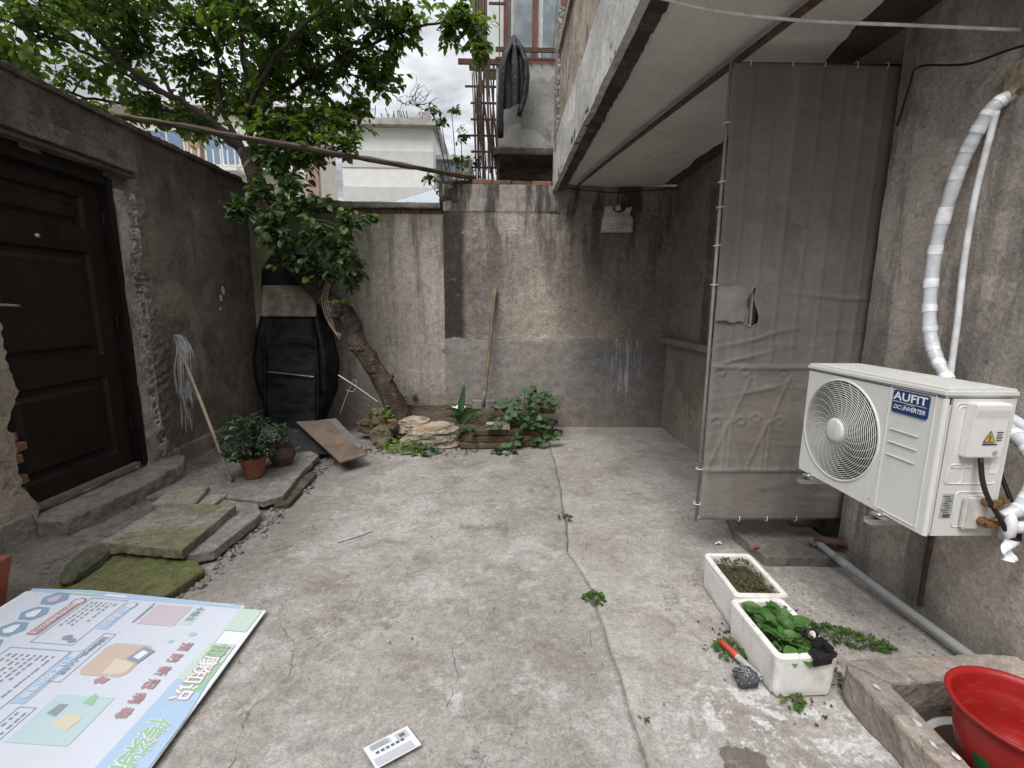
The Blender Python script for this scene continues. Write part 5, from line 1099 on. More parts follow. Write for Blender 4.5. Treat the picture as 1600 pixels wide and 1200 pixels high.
# wire tied round the trunk
m = MB()
for k in range(4): m.tube(smooth_path([(-1.86 + .02*k, 5.05, 1.72), (-1.90 + .02*k, 5.04, 1.55), (-1.88 + .03*k, 5.04, 1.38 - .04*k), (-1.80 + .02*k, 5.04, 1.22 - .03*k), (-1.72, 5.03, 1.18)], 5), .0028, 4)
tag(m.build('wire_coil', simple('pale pink flex', (.4, .32, .28), .6)), 'loops of thin pale wire hung on the bend of the tree trunk', 'wire')

# long split timber from wall to wall
P = smooth_path([(-2.98, 3.93, 2.925), (-2.4, 4.3, 2.93), (-1.6, 4.82, 2.935), (-.9, 5.27, 2.94), (-.42, 5.58, 2.945), (-.3, 5.66, 2.947)], 8)
m = MB(); m.tube(P, [.036, .046], 8, True, .62); Q = np.array(m.v); m.v = [tuple(q) for q in Q + .016*np.stack([fbm(Q*np.array([.5, .5, 2]), 14, 3, k) for k in (1, 2, 3)], 1)]
tag(m.build('timber_pole', M_BEAM), 'long weathered timber pole laid from the left wall to the back wall', 'pole')

# creeper on the roofs behind
cp = thing('creeper', (-.55, 6.3, 2.6), 'loose green creeper climbing beside the rusty rack behind the back wall', 'plant')
cm, tw = MB(), MB()
for (x, z, r) in ((-.75, 3.05, .18), (-.55, 3.3, .2), (-.5, 3.6, .16), (-.75, 3.75, .14), (-.85, 3.9, .1), (-.4, 3.1, .16), (-.35, 3.3, .12), (-.95, 3.1, .1), (-.62, 3.9, .08)):
    c = Vector((x, 6.3, z)); tw.tube([(-.55, 6.3, 2.6), (x*.6 - .2, 6.3, (z + 2.6)/2), c], [.008, .004], 4, False)
    for M_ in sprig(cm, tw, c, c, r, 6, 6, .06): put_leaf(cm, SH[0], M_)
cm.build('foliage', M_WEED, cp, smooth=True); tw.build('stem', M_TWIG, cp)

# ================================================================== RAISED BED
rb = thing('raised_bed', (-.35, 5.1, 0), 'raised earth bed edged with rock and old brick at the foot of the back wall', 'planting bed')
def bed_front(x): return float(np.interp(x, [-1.5, -1.3, -.9, -.4, .15, .45, .62], [5.15, 4.95, 4.74, 4.70, 4.72, 4.85, 5.2]))
nu, nv = 70, 36; u, v = UV(nu, nv); x_ = -1.48 + 2.08*u; yf = np.vectorize(bed_front)(x_) + .05; y_ = yf + (5.58 - yf)*v
z_ = (.17 + .12*v)*np.clip(np.minimum(u, 1 - u)*9, 0, 1)*np.clip(v*6 + .35, 0, 1) + .035*fbm(st3(x_, y_, 0), 7, 4, 3) + .03*fbm(st3(x_, y_, 0), 2, 2, 5)
m = MB(); slab_grid(m, st3(x_, y_, z_ + .01), nu, nv, (0, 0, -.3)); m.build('soil', M_SOIL, rb)
def strata_rock(c, d, seed, rot):
    m = rock((0, 0, 0), (1, 1, 1), seed, 5, .45); Q = np.array(m.v); n = np.linalg.norm(Q, axis=1, keepdims=True)
    lay = fbm(Q*np.array([1, 1, 5.0]) + 3, 2.4, 4, seed + 2, .6); stp = np.round(lay*5)/5
    Q[:, :2] *= (1 + .17*stp + .05*fbm(Q, 9, 3, seed + 4))[:, None]; Q[:, 2] += .04*fbm(Q, 6, 3, seed + 6)
    Q *= np.array(d); cr, sr = math.cos(rot), math.sin(rot); m.v = [(c[0] + x*cr - y*sr, c[1] + x*sr + y*cr, c[2] + z + .06*x) for x, y, z in Q]; return m
strata_rock((-.72, 4.80, .105), (.66, .28, .29), 4, .05).build('boulder', M_ROCK, rb)
strata_rock((-.92, 4.86, .22), (.34, .22, .17), 8, -.2).build('boulder', M_ROCK, rb)
k = 0
for row, z in ((0, .035), (1, .10), (2, .165)):
    a = -.42 + .05*row
    while a < .56:
        x0, x1 = a, a + .19; y0, y1 = bed_front(x0) + random.uniform(-.02, .02), bed_front(x1) + random.uniform(-.02, .02); ang = math.atan2(y1 - y0, x1 - x0)
        if not (row == 2 and .2 < a < .3):
            brick(((x0 + x1)/2, (y0 + y1)/2 + .03 + random.uniform(-.012, .012) + .015*row, z), (.19 + .02*random.random(), .1, .058), ang + random.uniform(-.07, .07), 500 + k, random.uniform(-.03, .03)).build('brick', M_BRICK if k % 7 == 2 else M_BRICKOLD, rb)
        a += .2 if ang < .6 else .15; k += 1
brick((-.02, 4.79, .225), (.25, .12, .06), .03, 560).build('brick', stone_material('pale capped brick', (.46, .4, .3), (.36, .3, .22), (.2, .15, .11)), rb)
brick((.55, 5.2, .30), (.18, .1, .06), .9, 561, .2).build('brick', M_BRICK, rb)
for k, (c, s) in enumerate((((-1.28, 4.86, .12), (.22, .2, .26)), ((-1.24, 4.78, .05), (.2, .17, .13)), ((-1.33, 4.97, .28), (.18, .17, .2)), ((-1.15, 4.82, .24), (.13, .12, .11)), ((-1.5, 5.05, .16), (.22, .2, .2)), ((-1.42, 5.1, .27), (.16, .14, .14)), ((-1.2, 5.3, .36), (.2, .16, .1)))):
    rock(c, tuple(q*.85 for q in s), 30 + k, 3, .75).build('edge_stone', M_MOSSST if k < 4 else (M_BRICKOLD if k < 6 else M_DARKROCK), rb, smooth=False)
# litter in the bed and fallen bits
m = MB(); m.grid(lambda u, v: (-.56 + .15*u + .02*math.sin(6*v), 5.14 + .09*v, .33 + .02*math.sin(7*u + 3*v) + .025*v), 6, 5); tag(m.build('paper_scrap', M_TAPE2, smooth=True), 'crumpled white scrap on the soil behind the pale boulder', 'litter')
m = MB(); rl = random.Random(9)
for k in range(150):
    x, y = rl.uniform(-1.5, -.2), rl.gauss(4.6, .09); a = rl.uniform(0, 6.3); L_ = rl.uniform(.012, .05); m.box((x, y, .012), (L_, .006, .004), (rl.uniform(-.3, .3), rl.uniform(-.3, .3), a))
tag(m.build('fallen_debris', M_TWIG), 'dry twigs and leaf crumbs scattered in front of the raised bed', 'debris', kind='stuff')

def plant(name, loc, label, cat='plant', group=None): return thing(name, loc, label, cat, group)
def heart(): return leaf_shape(1, .95, .08, .12, 4, .62)
HS = heart(); HD = leaf_data('leaf', HS, M_VINE)
vp_ = plant('vine', (.3, 4.9, .2), 'spreading green vine with broad leaves over the right end of the raised bed'); tw = MB(); rl = random.Random(21)
for k in range(150):
    t = rl.random(); x = -.12 + .80*t; y = bed_front(min(x, .55)) + rl.uniform(-.1, .4); z = .26 + .22*math.sin(math.pi*min(1, max(0, (x + .1)/.85)))*rl.random() + (.1 if y > 4.9 else 0)
    if k > 118: x, y, z = .12 + .5*rl.random(), bed_front(.3) - .06 + rl.uniform(-.04, .03), .05 + .22*rl.random()
    a = rl.uniform(0, 6.28); d = Vector((math.cos(a), math.sin(a) - .5, rl.uniform(-.3, .3)))
    place('leaf', HD, leaf_mat((x, y, z), d, (rl.gauss(0, .4), -.45 + rl.gauss(0, .4), 1), rl.uniform(.05, .105)), vp_)
    if k % 2 == 0: tw.tube([(x, y, z), (x*.8 + .06, y + .08, z*.75), (.3 + .3*rl.uniform(-1, 1), 5.0, .2)], [.0025, .004], 4, False)
tw.build('stem', M_WEED, vp_)
sp_ = plant('strap_plant', (-.42, 5.0, .22), 'upright plant with broad strap leaves growing beside the shovel'); rl = random.Random(5)
for k in range(9):
    L_ = (.44, .34, .3, .28, .26, .22, .2, .2, .18)[k]; a = rl.uniform(-2.6, -.3) if k else .9; lean = .22 if k == 0 else rl.uniform(.3, .9)
    P0 = Vector((-.42 + rl.gauss(0, .035), 5.0 + rl.gauss(0, .03), .21)); d = Vector((math.cos(a)*lean, math.sin(a)*lean*.5, 1)).normalized(); side = d.cross(Vector((0, 1, 0))).normalized(); m = MB()
    m.grid(lambda u, v: tuple(P0 + d*L_*v + Vector((math.cos(a), -.3, -.9))*(.10*v**3 if k else .02*v) + side*(u - .5)*.075*math.sin(math.pi*min(.97, v*.9 + .12))**.7 + Vector((0, -.02*abs(u - .5), 0))), 4, 8); m.build('leaf', M_STRAP, sp_, smooth=True)
def clump(name, loc, label, mat, n, r, h, ls, shape=None, seed=0, group=None, sx=1.0, kind=None, ang=0.0):
    rl = random.Random(seed); m = MB(); s = shape or leaf_shape(1, .6, .1, .2); ca, sa = math.cos(ang), math.sin(ang)
    for k in range(n):
        a = rl.uniform(0, 6.28); q = r*math.sqrt(rl.random()); ox, oy = q*math.cos(a)*sx, q*math.sin(a); x, y = loc[0] + ox*ca - oy*sa, loc[1] + ox*sa + oy*ca; z = loc[2] + h*rl.random()*(1.05 - q/r)
        d = Vector((math.cos(a) + rl.gauss(0, .5), math.sin(a) + rl.gauss(0, .5), rl.uniform(-.1, .8))); M_ = leaf_mat((x, y, z + .004), d, (rl.gauss(0, .3), rl.gauss(0, .3), 1), ls*rl.uniform(.6, 1.3)); put_leaf(m, s, M_)
        if k % 4 == 0: m.tube([(x, y, z + .004), (x - .3*ox*ca, y - .3*oy, loc[2])], .0012, 3, False)
    return tag(m.build(name, mat, smooth=True), label, 'plant', group or {'weed': 'weeds', 'weed_trimmings': 'weed trimmings', 'cress_plant': 'cress plants'}.get(name), kind)
clump('cress_plant', (-1.0, 4.68, .02), 'bright yellow-green low plant spilling in front of the pale boulder', M_CRESS, 230, .2, .17, .032, leaf_shape(1, .9, .1, .1, 2), 3, None, 1.15)
clump('cress_plant', (-1.27, 4.92, .28), 'yellow-green sprig on the mossy stone at the tree foot', M_CRESS, 60, .09, .2, .035, leaf_shape(1, .9, .1, .1, 2), 4)
clump('weed', (-.78, 4.56, .01), 'dark leafy weed rooted at the floor below the pale boulder', M_STRAP, 26, .12, .05, .09, None, 6)
clump('weed', (.05, 4.58, .01), 'small weed below the bricks in the middle of the raised bed', M_VINE, 26, .10, .05, .07, HS, 7)
clump('weed', (-.34, 4.74, .14), 'blue-green weed between the boulder and the bricks', M_STRAP, 22, .09, .12, .07, HS, 8)
clump('weed', (-1.05, 5.45, .38), 'small green seedling by the low wall behind the trunk', M_VINE, 14, .08, .1, .07, HS, 9)
clump('weed', (-.2, 5.05, .26), 'grassy weed tuft right of the strap leaves', M_WEED, 40, .12, .12, .07, leaf_shape(1, .25, .05, .3), 10)
clump('weed', (.12, 4.95, .25), 'mossy weed tuft behind the pale capped brick', M_WEED, 60, .14, .06, .035, None, 11)
clump('weed', (-1.72, 5.0, 1.5), 'small green shoot sprouting on the trunk bend', M_CRESS, 24, .08, .1, .05, None, 12)
clump('weed', (.47, 3.06, .0), 'tiny weed in the floor joint nearer the back wall', M_WEED, 26, .045, .05, .03, None, 13)
clump('weed', (.49, 2.15, .0), 'bushy weed in the floor joint in mid yard', M_WEED, 90, .05, .045, .02, leaf_shape(1, .9, .1, .1, 2), 14)
clump('weed', (.53, 1.44, .0), 'tiny weed in the floor joint near the bottom edge', M_WEED, 8, .014, .01, .014, None, 15)
clump('weed_trimmings', (1.57, 1.85, .01), 'strip of green weed trimmings on the floor right of the foam boxes', M_WEED, 420, .06, .025, .02, leaf_shape(1, .5, .1, .1, 2), 16, None, 3.2, None, -.45)
clump('weed_trimmings', (1.02, 1.77, .01), 'green sprigs beside the near foam box above the red grip', M_WEED, 90, .06, .05, .026, None, 17)
clump('weed_trimmings', (1.12, 1.53, .01), 'green sprigs under the near corner of the foam box', M_WEED, 70, .05, .02, .024, None, 18)
clump('weed_trimmings', (1.36, 1.62, .01), 'dark sprigs between the near foam box and the concrete basin', M_WILT, 40, .05, .03, .022, None, 19)

# shovel
sv = thing('shovel', (-.19, 5.35, .28), 'old spade with long wooden handle leaning on the back wall', 'shovel')
P = [Vector((-.18, 5.36, .44)), Vector((-.145, 5.42, .8)), Vector((-.10, 5.48, 1.25)), Vector((-.06, 5.545, 1.69))]
MB().tube(smooth_path(P, 4), [.019, .022], 8).build('handle', M_POLEWOOD, sv, smooth=True)
M_SPADE = simple('worn grey spade steel', (.17, .16, .145), .65, .2, .35, 18, .2, .4, (.12, .09, .07), .7)
m = MB(); m.grid(lambda u, v: (-.20 + (u - .5)*.30*(1 - .12*(1 - v)) + .01*v, 5.30 + .06*v - .03*math.sin(math.pi*u) + .012*math.cos(4*math.pi*(u - .5))*(abs(u - .5) < .12), .13 + .27*v - .03*(2*u - 1)**2*(1 - v)), 16, 10)
bl_ = m.build('blade', M_SPADE, sv, smooth=True); md = bl_.modifiers.new('t', 'SOLIDIFY'); md.thickness = .004
MB().tube([(-.197, 5.30, .33), (-.19, 5.335, .42), (-.178, 5.362, .50)], [.012, .026], 10).build('socket', M_SPADE, sv, smooth=True)

# paper bag hanging on the back wall
pb = thing('paper_bag', (1.35, 5.53, 2.3), 'crumpled white paper bag hung on the back wall under the balcony', 'bag')
rl = random.Random(4); nu, nv = 26, 20; u, v = UV(nu, nv)
w_ = np.interp(v, [0, .55, .72, 1], [.37, .36, .26, .33]); xx = 1.345 + (u - .5)*w_; zz = 2.345 + .27*v + .012*np.sin(7*u)*(v > .9)
yy = 5.5 - .045*np.sin(np.pi*u)*np.sin(np.pi*np.clip(v + .1, 0, 1)) + .02*fbm(st3(xx*2, 0, zz*2), 8, 3, 3)
M_PAPER = simple('dirty white paper', (.6, .57, .55), .8, 0, .12, 20, .3)
m = MB(); m.add(st3(xx, yy, zz).reshape(-1, 3).tolist(), [(j*27 + i, j*27 + i + 1, j*27 + i + 28, j*27 + i + 27) for j in range(nv) for i in range(nu) if not (j > 14 and 7 < i < 20 and j > 14 + abs(i - 13.5)*.4)])
o = m.build('bag_front', M_PAPER, pb, smooth=True); md = o.modifiers.new('t', 'SOLIDIFY'); md.thickness = .003
MB().add([(1.16, 5.555, 2.34), (1.52, 5.555, 2.34), (1.50, 5.56, 2.57), (1.2, 5.56, 2.62)], [(0, 1, 2, 3)]).build('bag_back', M_PAPER, pb)
m = rock((1.345, 5.53, 2.565), (.2, .07, .1), 3, 3, .4); m.build('bag_filling', simple('brown stuffing', (.14, .1, .08), .9), pb)
rock((1.34, 5.49, 2.605), (.07, .05, .06), 4, 2, .3).build('knot', M_PAPER, pb)
m = MB()
for k in range(3):
    for q in range(6): m.box((1.25 + .036*q, 5.447, 2.42 - .024*k), (.022, .002, .008))
m.build('print', simple('faded red print', (.42, .2, .18), .8), pb)
MB().tube([(1.34, 5.52, 2.62), (1.345, 5.57, 2.74)], .003, 5).build('string', M_BLACK, pb)

# ================================================================== BLACK SEAT SHELL IN THE CORNER
sc_ = thing('seat_shell', (-2.25, 5.2, 0), 'tall black vinyl seat shell with khaki head panel leaning in the wall corner', 'seat')
def vinyl(name, col, r=.42):
    g = G(name); n = g.noise(g.O, 7, 5, .6); f_ = g.noise(g.scl(g.O, (2, 2, 7)), 3, 5, .6); c = g.mix(g.rng(n, .35, .7), col, tuple(q*2.1 + .004 for q in col)); g.bump(g.add(f_, g.mul(g.noise(g.O, 120, 3), .12)), .35, .02); return g.done(c, g.rng(n, .3, .7, r, r + .2), 0, .09)
M_VIN = vinyl('black vinyl', (.005, .005, .0053)); M_KHAKI = vinyl('khaki vinyl', (.10, .092, .072), .6)
nu, nv = 60, 80; u, v = UV(nu, nv)
hw = np.interp(v, [0, .08, .22, .38, .52, .66, .8, .92, 1], [.26, .33, .45, .485, .44, .37, .36, .35, .24]); cx = np.interp(v, [0, 1], [-2.24, -2.36])
s_ = 2*u - 1; z_ = .14 + 1.9*v; xx = cx + s_*hw; xx = np.maximum(xx, -2.84)
yy = 4.92 + .42*v + .12*np.abs(s_)**3 - .10*np.exp(-((np.abs(s_) - .78)/.16)**2)*np.sin(np.pi*np.clip(v*1.25, 0, 1)) + .01*fbm(st3(xx, 0, z_), 5, 3, 6) + .012*fbm(st3(xx*.7, 0, z_*3), 4, 3, 7)
def sheet(A, nu, nv): m = MB(); m.add(A.reshape(-1, 3).tolist(), [(j*(nu + 1) + i, j*(nu + 1) + i + 1, (j + 1)*(nu + 1) + i + 1, (j + 1)*(nu + 1) + i) for j in range(nv) for i in range(nu)]); return m
o = sheet(st3(xx, yy, z_), nu, nv).build('shell', M_VIN, sc_, smooth=True); md = o.modifiers.new('t', 'SOLIDIFY'); md.thickness = .03; md.offset = -1
nu, nv = 30, 70; u, v = UV(nu, nv); cxx = np.interp(v, [0, 1], [-2.24, -2.33]); s_ = 2*u - 1; z_ = .17 + 1.17*v; xx = cxx + s_*np.interp(v, [0, 1], [.265, .29])
yy = 4.845 + .41*v - .025*(1 - np.abs(s_)**6) + .02*np.abs(fbm(st3(xx*.6, 0, z_*3.2), 3, 3, 9)) - .012*np.exp(-((np.abs(s_) - .93)/.05)**2)
o = sheet(st3(xx, yy, z_), nu, nv).build('seat_pad', M_VIN, sc_, smooth=True); md = o.modifiers.new('t', 'SOLIDIFY'); md.thickness = .04; md.offset = -1
nu, nv = 30, 14; u, v = UV(nu, nv); vv = .642 + .178*v; s_ = (2*u - 1)*.84; xx = np.interp(vv, [0, 1], [-2.24, -2.36]) - .015 + s_*np.interp(vv, [.6, .8], [.375, .36]); z_ = .14 + 1.9*vv
o = sheet(st3(xx, 4.92 + .42*vv + .12*np.abs(s_)**3 - .10*np.exp(-((np.abs(s_) - .78)/.16)**2)*np.sin(np.pi*np.clip(vv*1.25, 0, 1)) - .02, z_), nu, nv).build('head_panel', M_KHAKI, sc_, smooth=True); md = o.modifiers.new('t', 'SOLIDIFY'); md.thickness = .012; md.offset = -1
M_EMB = simple('pale emblem', (.33, .31, .24), .6); m = MB(); m.tube([(-2.40, 5.207, 1.585), (-2.30, 5.207, 1.585), (-2.35, 5.186, 1.50), (-2.40, 5.207, 1.585)], .006, 5); m.tube([(-2.365, 5.2, 1.562), (-2.335, 5.2, 1.562), (-2.35, 5.192, 1.535), (-2.365, 5.2, 1.562)], .004, 4); m.build('emblem', M_EMB, o)
M_CHROME = simple('chrome rod', (.75, .75, .76), .2, 1, .05)
MB().tube([(-2.54, 5.0, .775), (-2.02, 4.99, .72)], .009, 8).build('cross_bar', M_CHROME, sc_)
MB().tube([(-1.80, 5.12, .72), (-1.62, 5.12, .60), (-1.38, 5.12, .42)], .009, 8).build('side_rod', M_CHROME, sc_)
for x in (-2.52, -1.96): MB().tube(smooth_path([(x, 4.84, .16), (x - .005, 4.9, .4), (x - .02, 5.0, .8), (x - .06, 5.1, 1.15)], 4), .014, 6).build('seat_piping', M_VIN, sc_, smooth=True)
M_FOOTP = simple('scuffed dark grey plastic', (.17, .17, .172), .45, 0, .3, 10, .2, .4, (.14, .13, .12), .4)
def rail(pts, w, t, name):
    P = smooth_path(pts, 6); m = MB(); m.tube(P, w/2, 8, True, t/w); return m.build(name, M_FOOTP, sc_, smooth=True)
def plate(poly, th, name, mat):
    m = MB(); n = len(poly); m.add(list(poly) + [(x, y, z - th) for x, y, z in poly], [tuple(range(n)), tuple(range(n, 2*n))[::-1]] + [(i, n + i, n + (i + 1) % n, (i + 1) % n) for i in range(n)]); return m.build(name, mat, sc_, bevel=.006)
plate([(-2.60, 4.86, .24), (-2.40, 4.84, .20), (-1.98, 4.22, .13), (-2.05, 4.10, .12), (-2.22, 4.16, .13), (-2.48, 4.55, .18)], .03, 'foot_plate', M_FOOTP)
plate([(-1.98, 4.90, .26), (-1.78, 4.92, .28), (-1.36, 4.42, .12), (-1.42, 4.34, .10), (-1.56, 4.32, .10)], .025, 'foot_plate', M_FOOTP)
for k in range(3): MB().tube([(-1.93 + .05*k, 4.86, .266), (-1.54 + .05*k, 4.40, .125)], .006, 5).build('tread_rib', M_FOOTP, sc_)
plate([(-2.36, 4.84, .19), (-1.98, 4.86, .19), (-1.66, 4.36, .075), (-1.95, 4.26, .075)], .02, 'footwell', simple('black footwell', (.03, .03, .032), .6))
m = MB(); m.tube(smooth_path([(-2.12, 4.5, .2), (-2.14, 4.32, .17), (-2.08, 4.2, .155), (-1.95, 4.2, .15), (-1.9, 4.3, .155)], 5), .007, 6); m.tube(smooth_path([(-2.08, 4.5, .2), (-2.09, 4.34, .175), (-2.05, 4.26, .165), (-1.95, 4.26, .16)], 5), .005, 6); m.build('wire_loop', M_CHROME, sc_, smooth=True)
m = MB(); m.tube(smooth_path([(-1.78, 5.05, .30), (-1.72, 5.05, .45), (-1.66, 5.05, .58), (-1.60, 5.05, .68), (-1.58, 5.05, .62), (-1.62, 5.05, .55), (-1.7, 5.05, .56)], 6), .004, 5)
tag(m.build('cord', simple('pale cord', (.36, .32, .27), .8)), 'thin pale cord looped beside the black seat shell', 'cord')
bdp = MB(); pl_ = [(-2.16, 4.80, .27), (-1.86, 4.86, .27), (-1.24, 4.14, .125), (-1.42, 3.96, .115)]; n_ = Vector(pl_[1]) - Vector(pl_[0])
bdp.add(pl_ + [(x, y, z - .016) for x, y, z in pl_], [(0, 3, 2, 1), (4, 5, 6, 7), (0, 1, 5, 4), (1, 2, 6, 5), (2, 3, 7, 6), (3, 0, 4, 7)])
tag(bdp.build('wooden_board', M_PLY, bevel=.002), 'brown plywood board lying sloped over the black seat footplate', 'board')

# ================================================================== MOP, POTS
mp = thing('mop', (-2.15, 3.56, .08), 'grey string mop leaning head up on the left wall', 'mop')
A_, B_ = Vector((-2.15, 3.56, .10)), Vector((-2.80, 4.07, 1.16)); MB().tube([A_, A_.lerp(B_, .5) + Vector((.005, 0, 0)), B_], .0125, 8).build('handle', M_MOPWOOD, mp, smooth=True)
M_MOP = simple('dirty grey mop cloth', (.33, .32, .31), .95, 0, .35, 30, .4, .2, (.2, .19, .18), .6); rl = random.Random(8)
for k in range(70):
    a = rl.uniform(-1.2, 1.2); L_ = rl.uniform(.35, .78) if a < .35 else rl.uniform(.25, .5); tp = B_ + Vector((rl.uniform(-.03, .03), rl.uniform(-.03, .03), rl.uniform(0, .04)))
    o_ = Vector((.02 + .05*rl.random(), .055*math.sin(a) - .02, 0)); P = smooth_path([tp - Vector((0, 0, .04)), tp + Vector((.02, o_.y*.5, .03)), tp + o_ + Vector((.02, 0, -.08)), tp + o_*1.2 + Vector((rl.gauss(0, .008), rl.gauss(0, .012), -L_*.55)), tp + o_*1.25 + Vector((rl.gauss(0, .01), rl.gauss(0, .015) - .01, -L_))], 4)
    MB().tube(P, [rl.uniform(.006, .011)*rl.uniform(.7, 1.3) for _ in P], 5, True, .5).build('mop_strand', M_MOP, mp, smooth=True)
def pot(name, c, r, h, mat, label, bulge=False, seed=0):
    t = thing(name, c, label, 'potted plant', 'potted plants'); m = MB()
    if bulge: pr = [(0, 0), (r*.6, 0), (r*.98, h*.45), (r*.95, h*.7), (r*.8, h*.9), (r*.92, h), (r*.82, h), (r*.7, h*.86), (0, h*.86)]
    else: pr = [(0, 0), (r*.66, 0), (r*.9, h*.80), (r*.98, h*.81), (r, h), (r*.9, h), (r*.84, h*.86), (0, h*.86)]
    m.lathe(pr, c, 28); m.build('pot', mat, t, smooth=False); return t
M_TERRC = simple('terracotta', (.25, .095, .06), .75, 0, .2, 12, .15, .3, (.14, .08, .06), .5)
p1 = pot('potted_plant', (-2.03, 3.68, .095), .105, .165, M_TERRC, 'bushy dark plant in a small terracotta pot beside the mop')
p2 = pot('potted_plant', (-1.93, 3.97, .085), .115, .2, simple('dark glazed jar', (.075, .042, .034), .5, 0, .3, 9, .1, .4, (.09, .08, .07), .5), 'dark plant in a brown jar behind the terracotta pot', True)
def bush(t, c, n, r, h, ls, seed):
    rl = random.Random(seed); m = MB(); st = MB()
    for k in range(n):
        a = rl.uniform(0, 6.28); q = math.sqrt(rl.random())*r; hz = h*rl.random(); f_ = .45 + .75*math.sin(math.pi*min(1, hz/h*.85 + .12)); p = Vector((c[0] + q*math.cos(a)*f_, c[1] + q*math.sin(a)*f_, c[2] + hz))
        put_leaf(m, leaf_shape(1, .5, .12, .25, 2), leaf_mat(p, (math.cos(a) + rl.gauss(0, .5), math.sin(a) + rl.gauss(0, .5), rl.uniform(-.3, .8)), (rl.gauss(0, .3), rl.gauss(0, .3), 1), ls*rl.uniform(.6, 1.3)))
        if k % 9 == 0: st.tube([(c[0], c[1], c[2] - .05), ((p.x + c[0])/2, (p.y + c[1])/2, (p.z + c[2])/2), p], .003, 4, False)
    m.build('foliage', M_DARKLEAF, t, smooth=True); st.build('stem', M_TWIG, t)
bush(p1, (-2.04, 3.68, .25), 620, .19, .34, .052, 3); bush(p2, (-2.0, 4.0, .27), 90, .13, .16, .05, 4)

# ================================================================== LOOSE SLABS ON THE LEFT
def slab(name, poly, z0, z1, mat, label, seed, amp=.006, tilt=(0, 0), cut=.055): return tag(rough_slab(poly, z0, z1, seed, amp, min(cut, .055), tilt).build(name, mat), label, 'paving slab', 'loose paving slabs on the left')
slab('paving_slab', [(-2.62, 3.28), (-2.55, 4.1), (-2.42, 4.55), (-1.95, 4.45), (-1.72, 4.26), (-1.69, 3.8), (-1.62, 3.30), (-1.72, 3.2), (-2.0, 3.27)], .03, .085, M_SLABG, 'large flat grey slab carrying the two potted plants', 601)
slab('paving_slab', [(-1.70, 3.9), (-1.60, 3.88), (-1.56, 3.25), (-1.66, 3.22)], -.01, .04, M_DARKROCK, 'dark narrow slab edge under the large grey slab', 602, .01)
slab('paving_slab', [(-2.02, 3.24), (-1.74, 3.16), (-1.63, 3.0), (-1.66, 2.52), (-1.78, 2.46), (-1.95, 2.6)], .02, .085, M_SLABG, 'grey slab with clipped corners under the right edge of the mossy slab', 603)
slab('paving_slab', [(-2.42, 3.07), (-2.49, 3.42), (-2.22, 3.40), (-2.11, 3.04)], .06, .125, M_SLABP, 'small pale sandstone slab behind the big mossy slab', 604, .005, (.02, 0))
slab('paving_slab', [(-2.12, 3.02), (-2.17, 3.30), (-2.03, 3.30), (-2.02, 3.08)], .05, .10, M_SLABP, 'narrow pale stone offcut right of the small sandstone slab', 605)
slab('paving_slab', [(-2.28, 2.50), (-2.28, 3.02), (-1.80, 3.0), (-1.77, 2.42)], .088, .148, M_SLABM, 'big square grey-green slab resting on the other slabs', 606, .005, (-.02, .0), .06)
slab('paving_slab', [(-2.25, 2.55), (-1.72, 2.45), (-1.62, 2.36), (-1.68, 2.06), (-1.67, 1.5), (-2.3, 1.5), (-2.36, 1.9)], .005, .062, M_SLABMM, 'moss covered green slab partly under the poster board', 607, .01)
tag(rock((-2.27, 2.40, .085), (.14, .34, .11), 9, 3, .35, 0, .25).build('rubble', M_DARKROCK), 'dark lump of rubble beside the moss covered slab', 'rock')
tag(rock((-2.22, 2.56, .10), (.12, .14, .07), 19, 3, .35, 0, .25).build('rubble', M_SLABG), 'pale lump of rubble at the corner of the big mossy slab', 'rock')
# clay trough at the frame edge
ct = thing('clay_trough', (-2.42, 1.95, .05), 'red-brown clay trough at the left edge beside the moss covered slab', 'trough')
M_CLAY = simple('red brown clay', (.27, .075, .05), .7, 0, .25, 10, .15, .3, (.16, .07, .055), .4)
m = MB(); z0, z1 = .05, .30
for (xa, ya, xb, yb) in ((-2.62, 1.55, -2.34, 1.55), (-2.34, 1.55, -2.34, 2.1), (-2.34, 2.1, -2.62, 2.1), (-2.62, 2.1, -2.62, 1.55)):
    cx, cy = -2.48, 1.825; f_ = .82
    a, b = Vector((xa, ya, z1)), Vector((xb, yb, z1)); c, d = Vector((cx + (xb - cx)*f_, cy + (yb - cy)*f_, z0)), Vector((cx + (xa - cx)*f_, cy + (ya - cy)*f_, z0)); k = .9
    ai, bi = Vector((cx + (xa - cx)*k, cy + (ya - cy)*k, z1)), Vector((cx + (xb - cx)*k, cy + (yb - cy)*k, z1)); ci, di = Vector((cx + (xb - cx)*.74, cy + (yb - cy)*.74, z0 + .02)), Vector((cx + (xa - cx)*.74, cy + (ya - cy)*.74, z0 + .02))
    m.add([a, b, c, d, ai, bi, ci, di], [(0, 3, 2, 1), (0, 1, 5, 4), (4, 5, 6, 7)])
m.add([(-2.60, 1.59, z0), (-2.36, 1.59, z0), (-2.36, 2.06, z0), (-2.60, 2.06, z0)], [(0, 1, 2, 3)])
m.build('trough', M_CLAY, ct, weld=True); MB().box((-2.48, 1.825, .24), (.24, .46, .03)).build('soil', M_SOIL, ct)
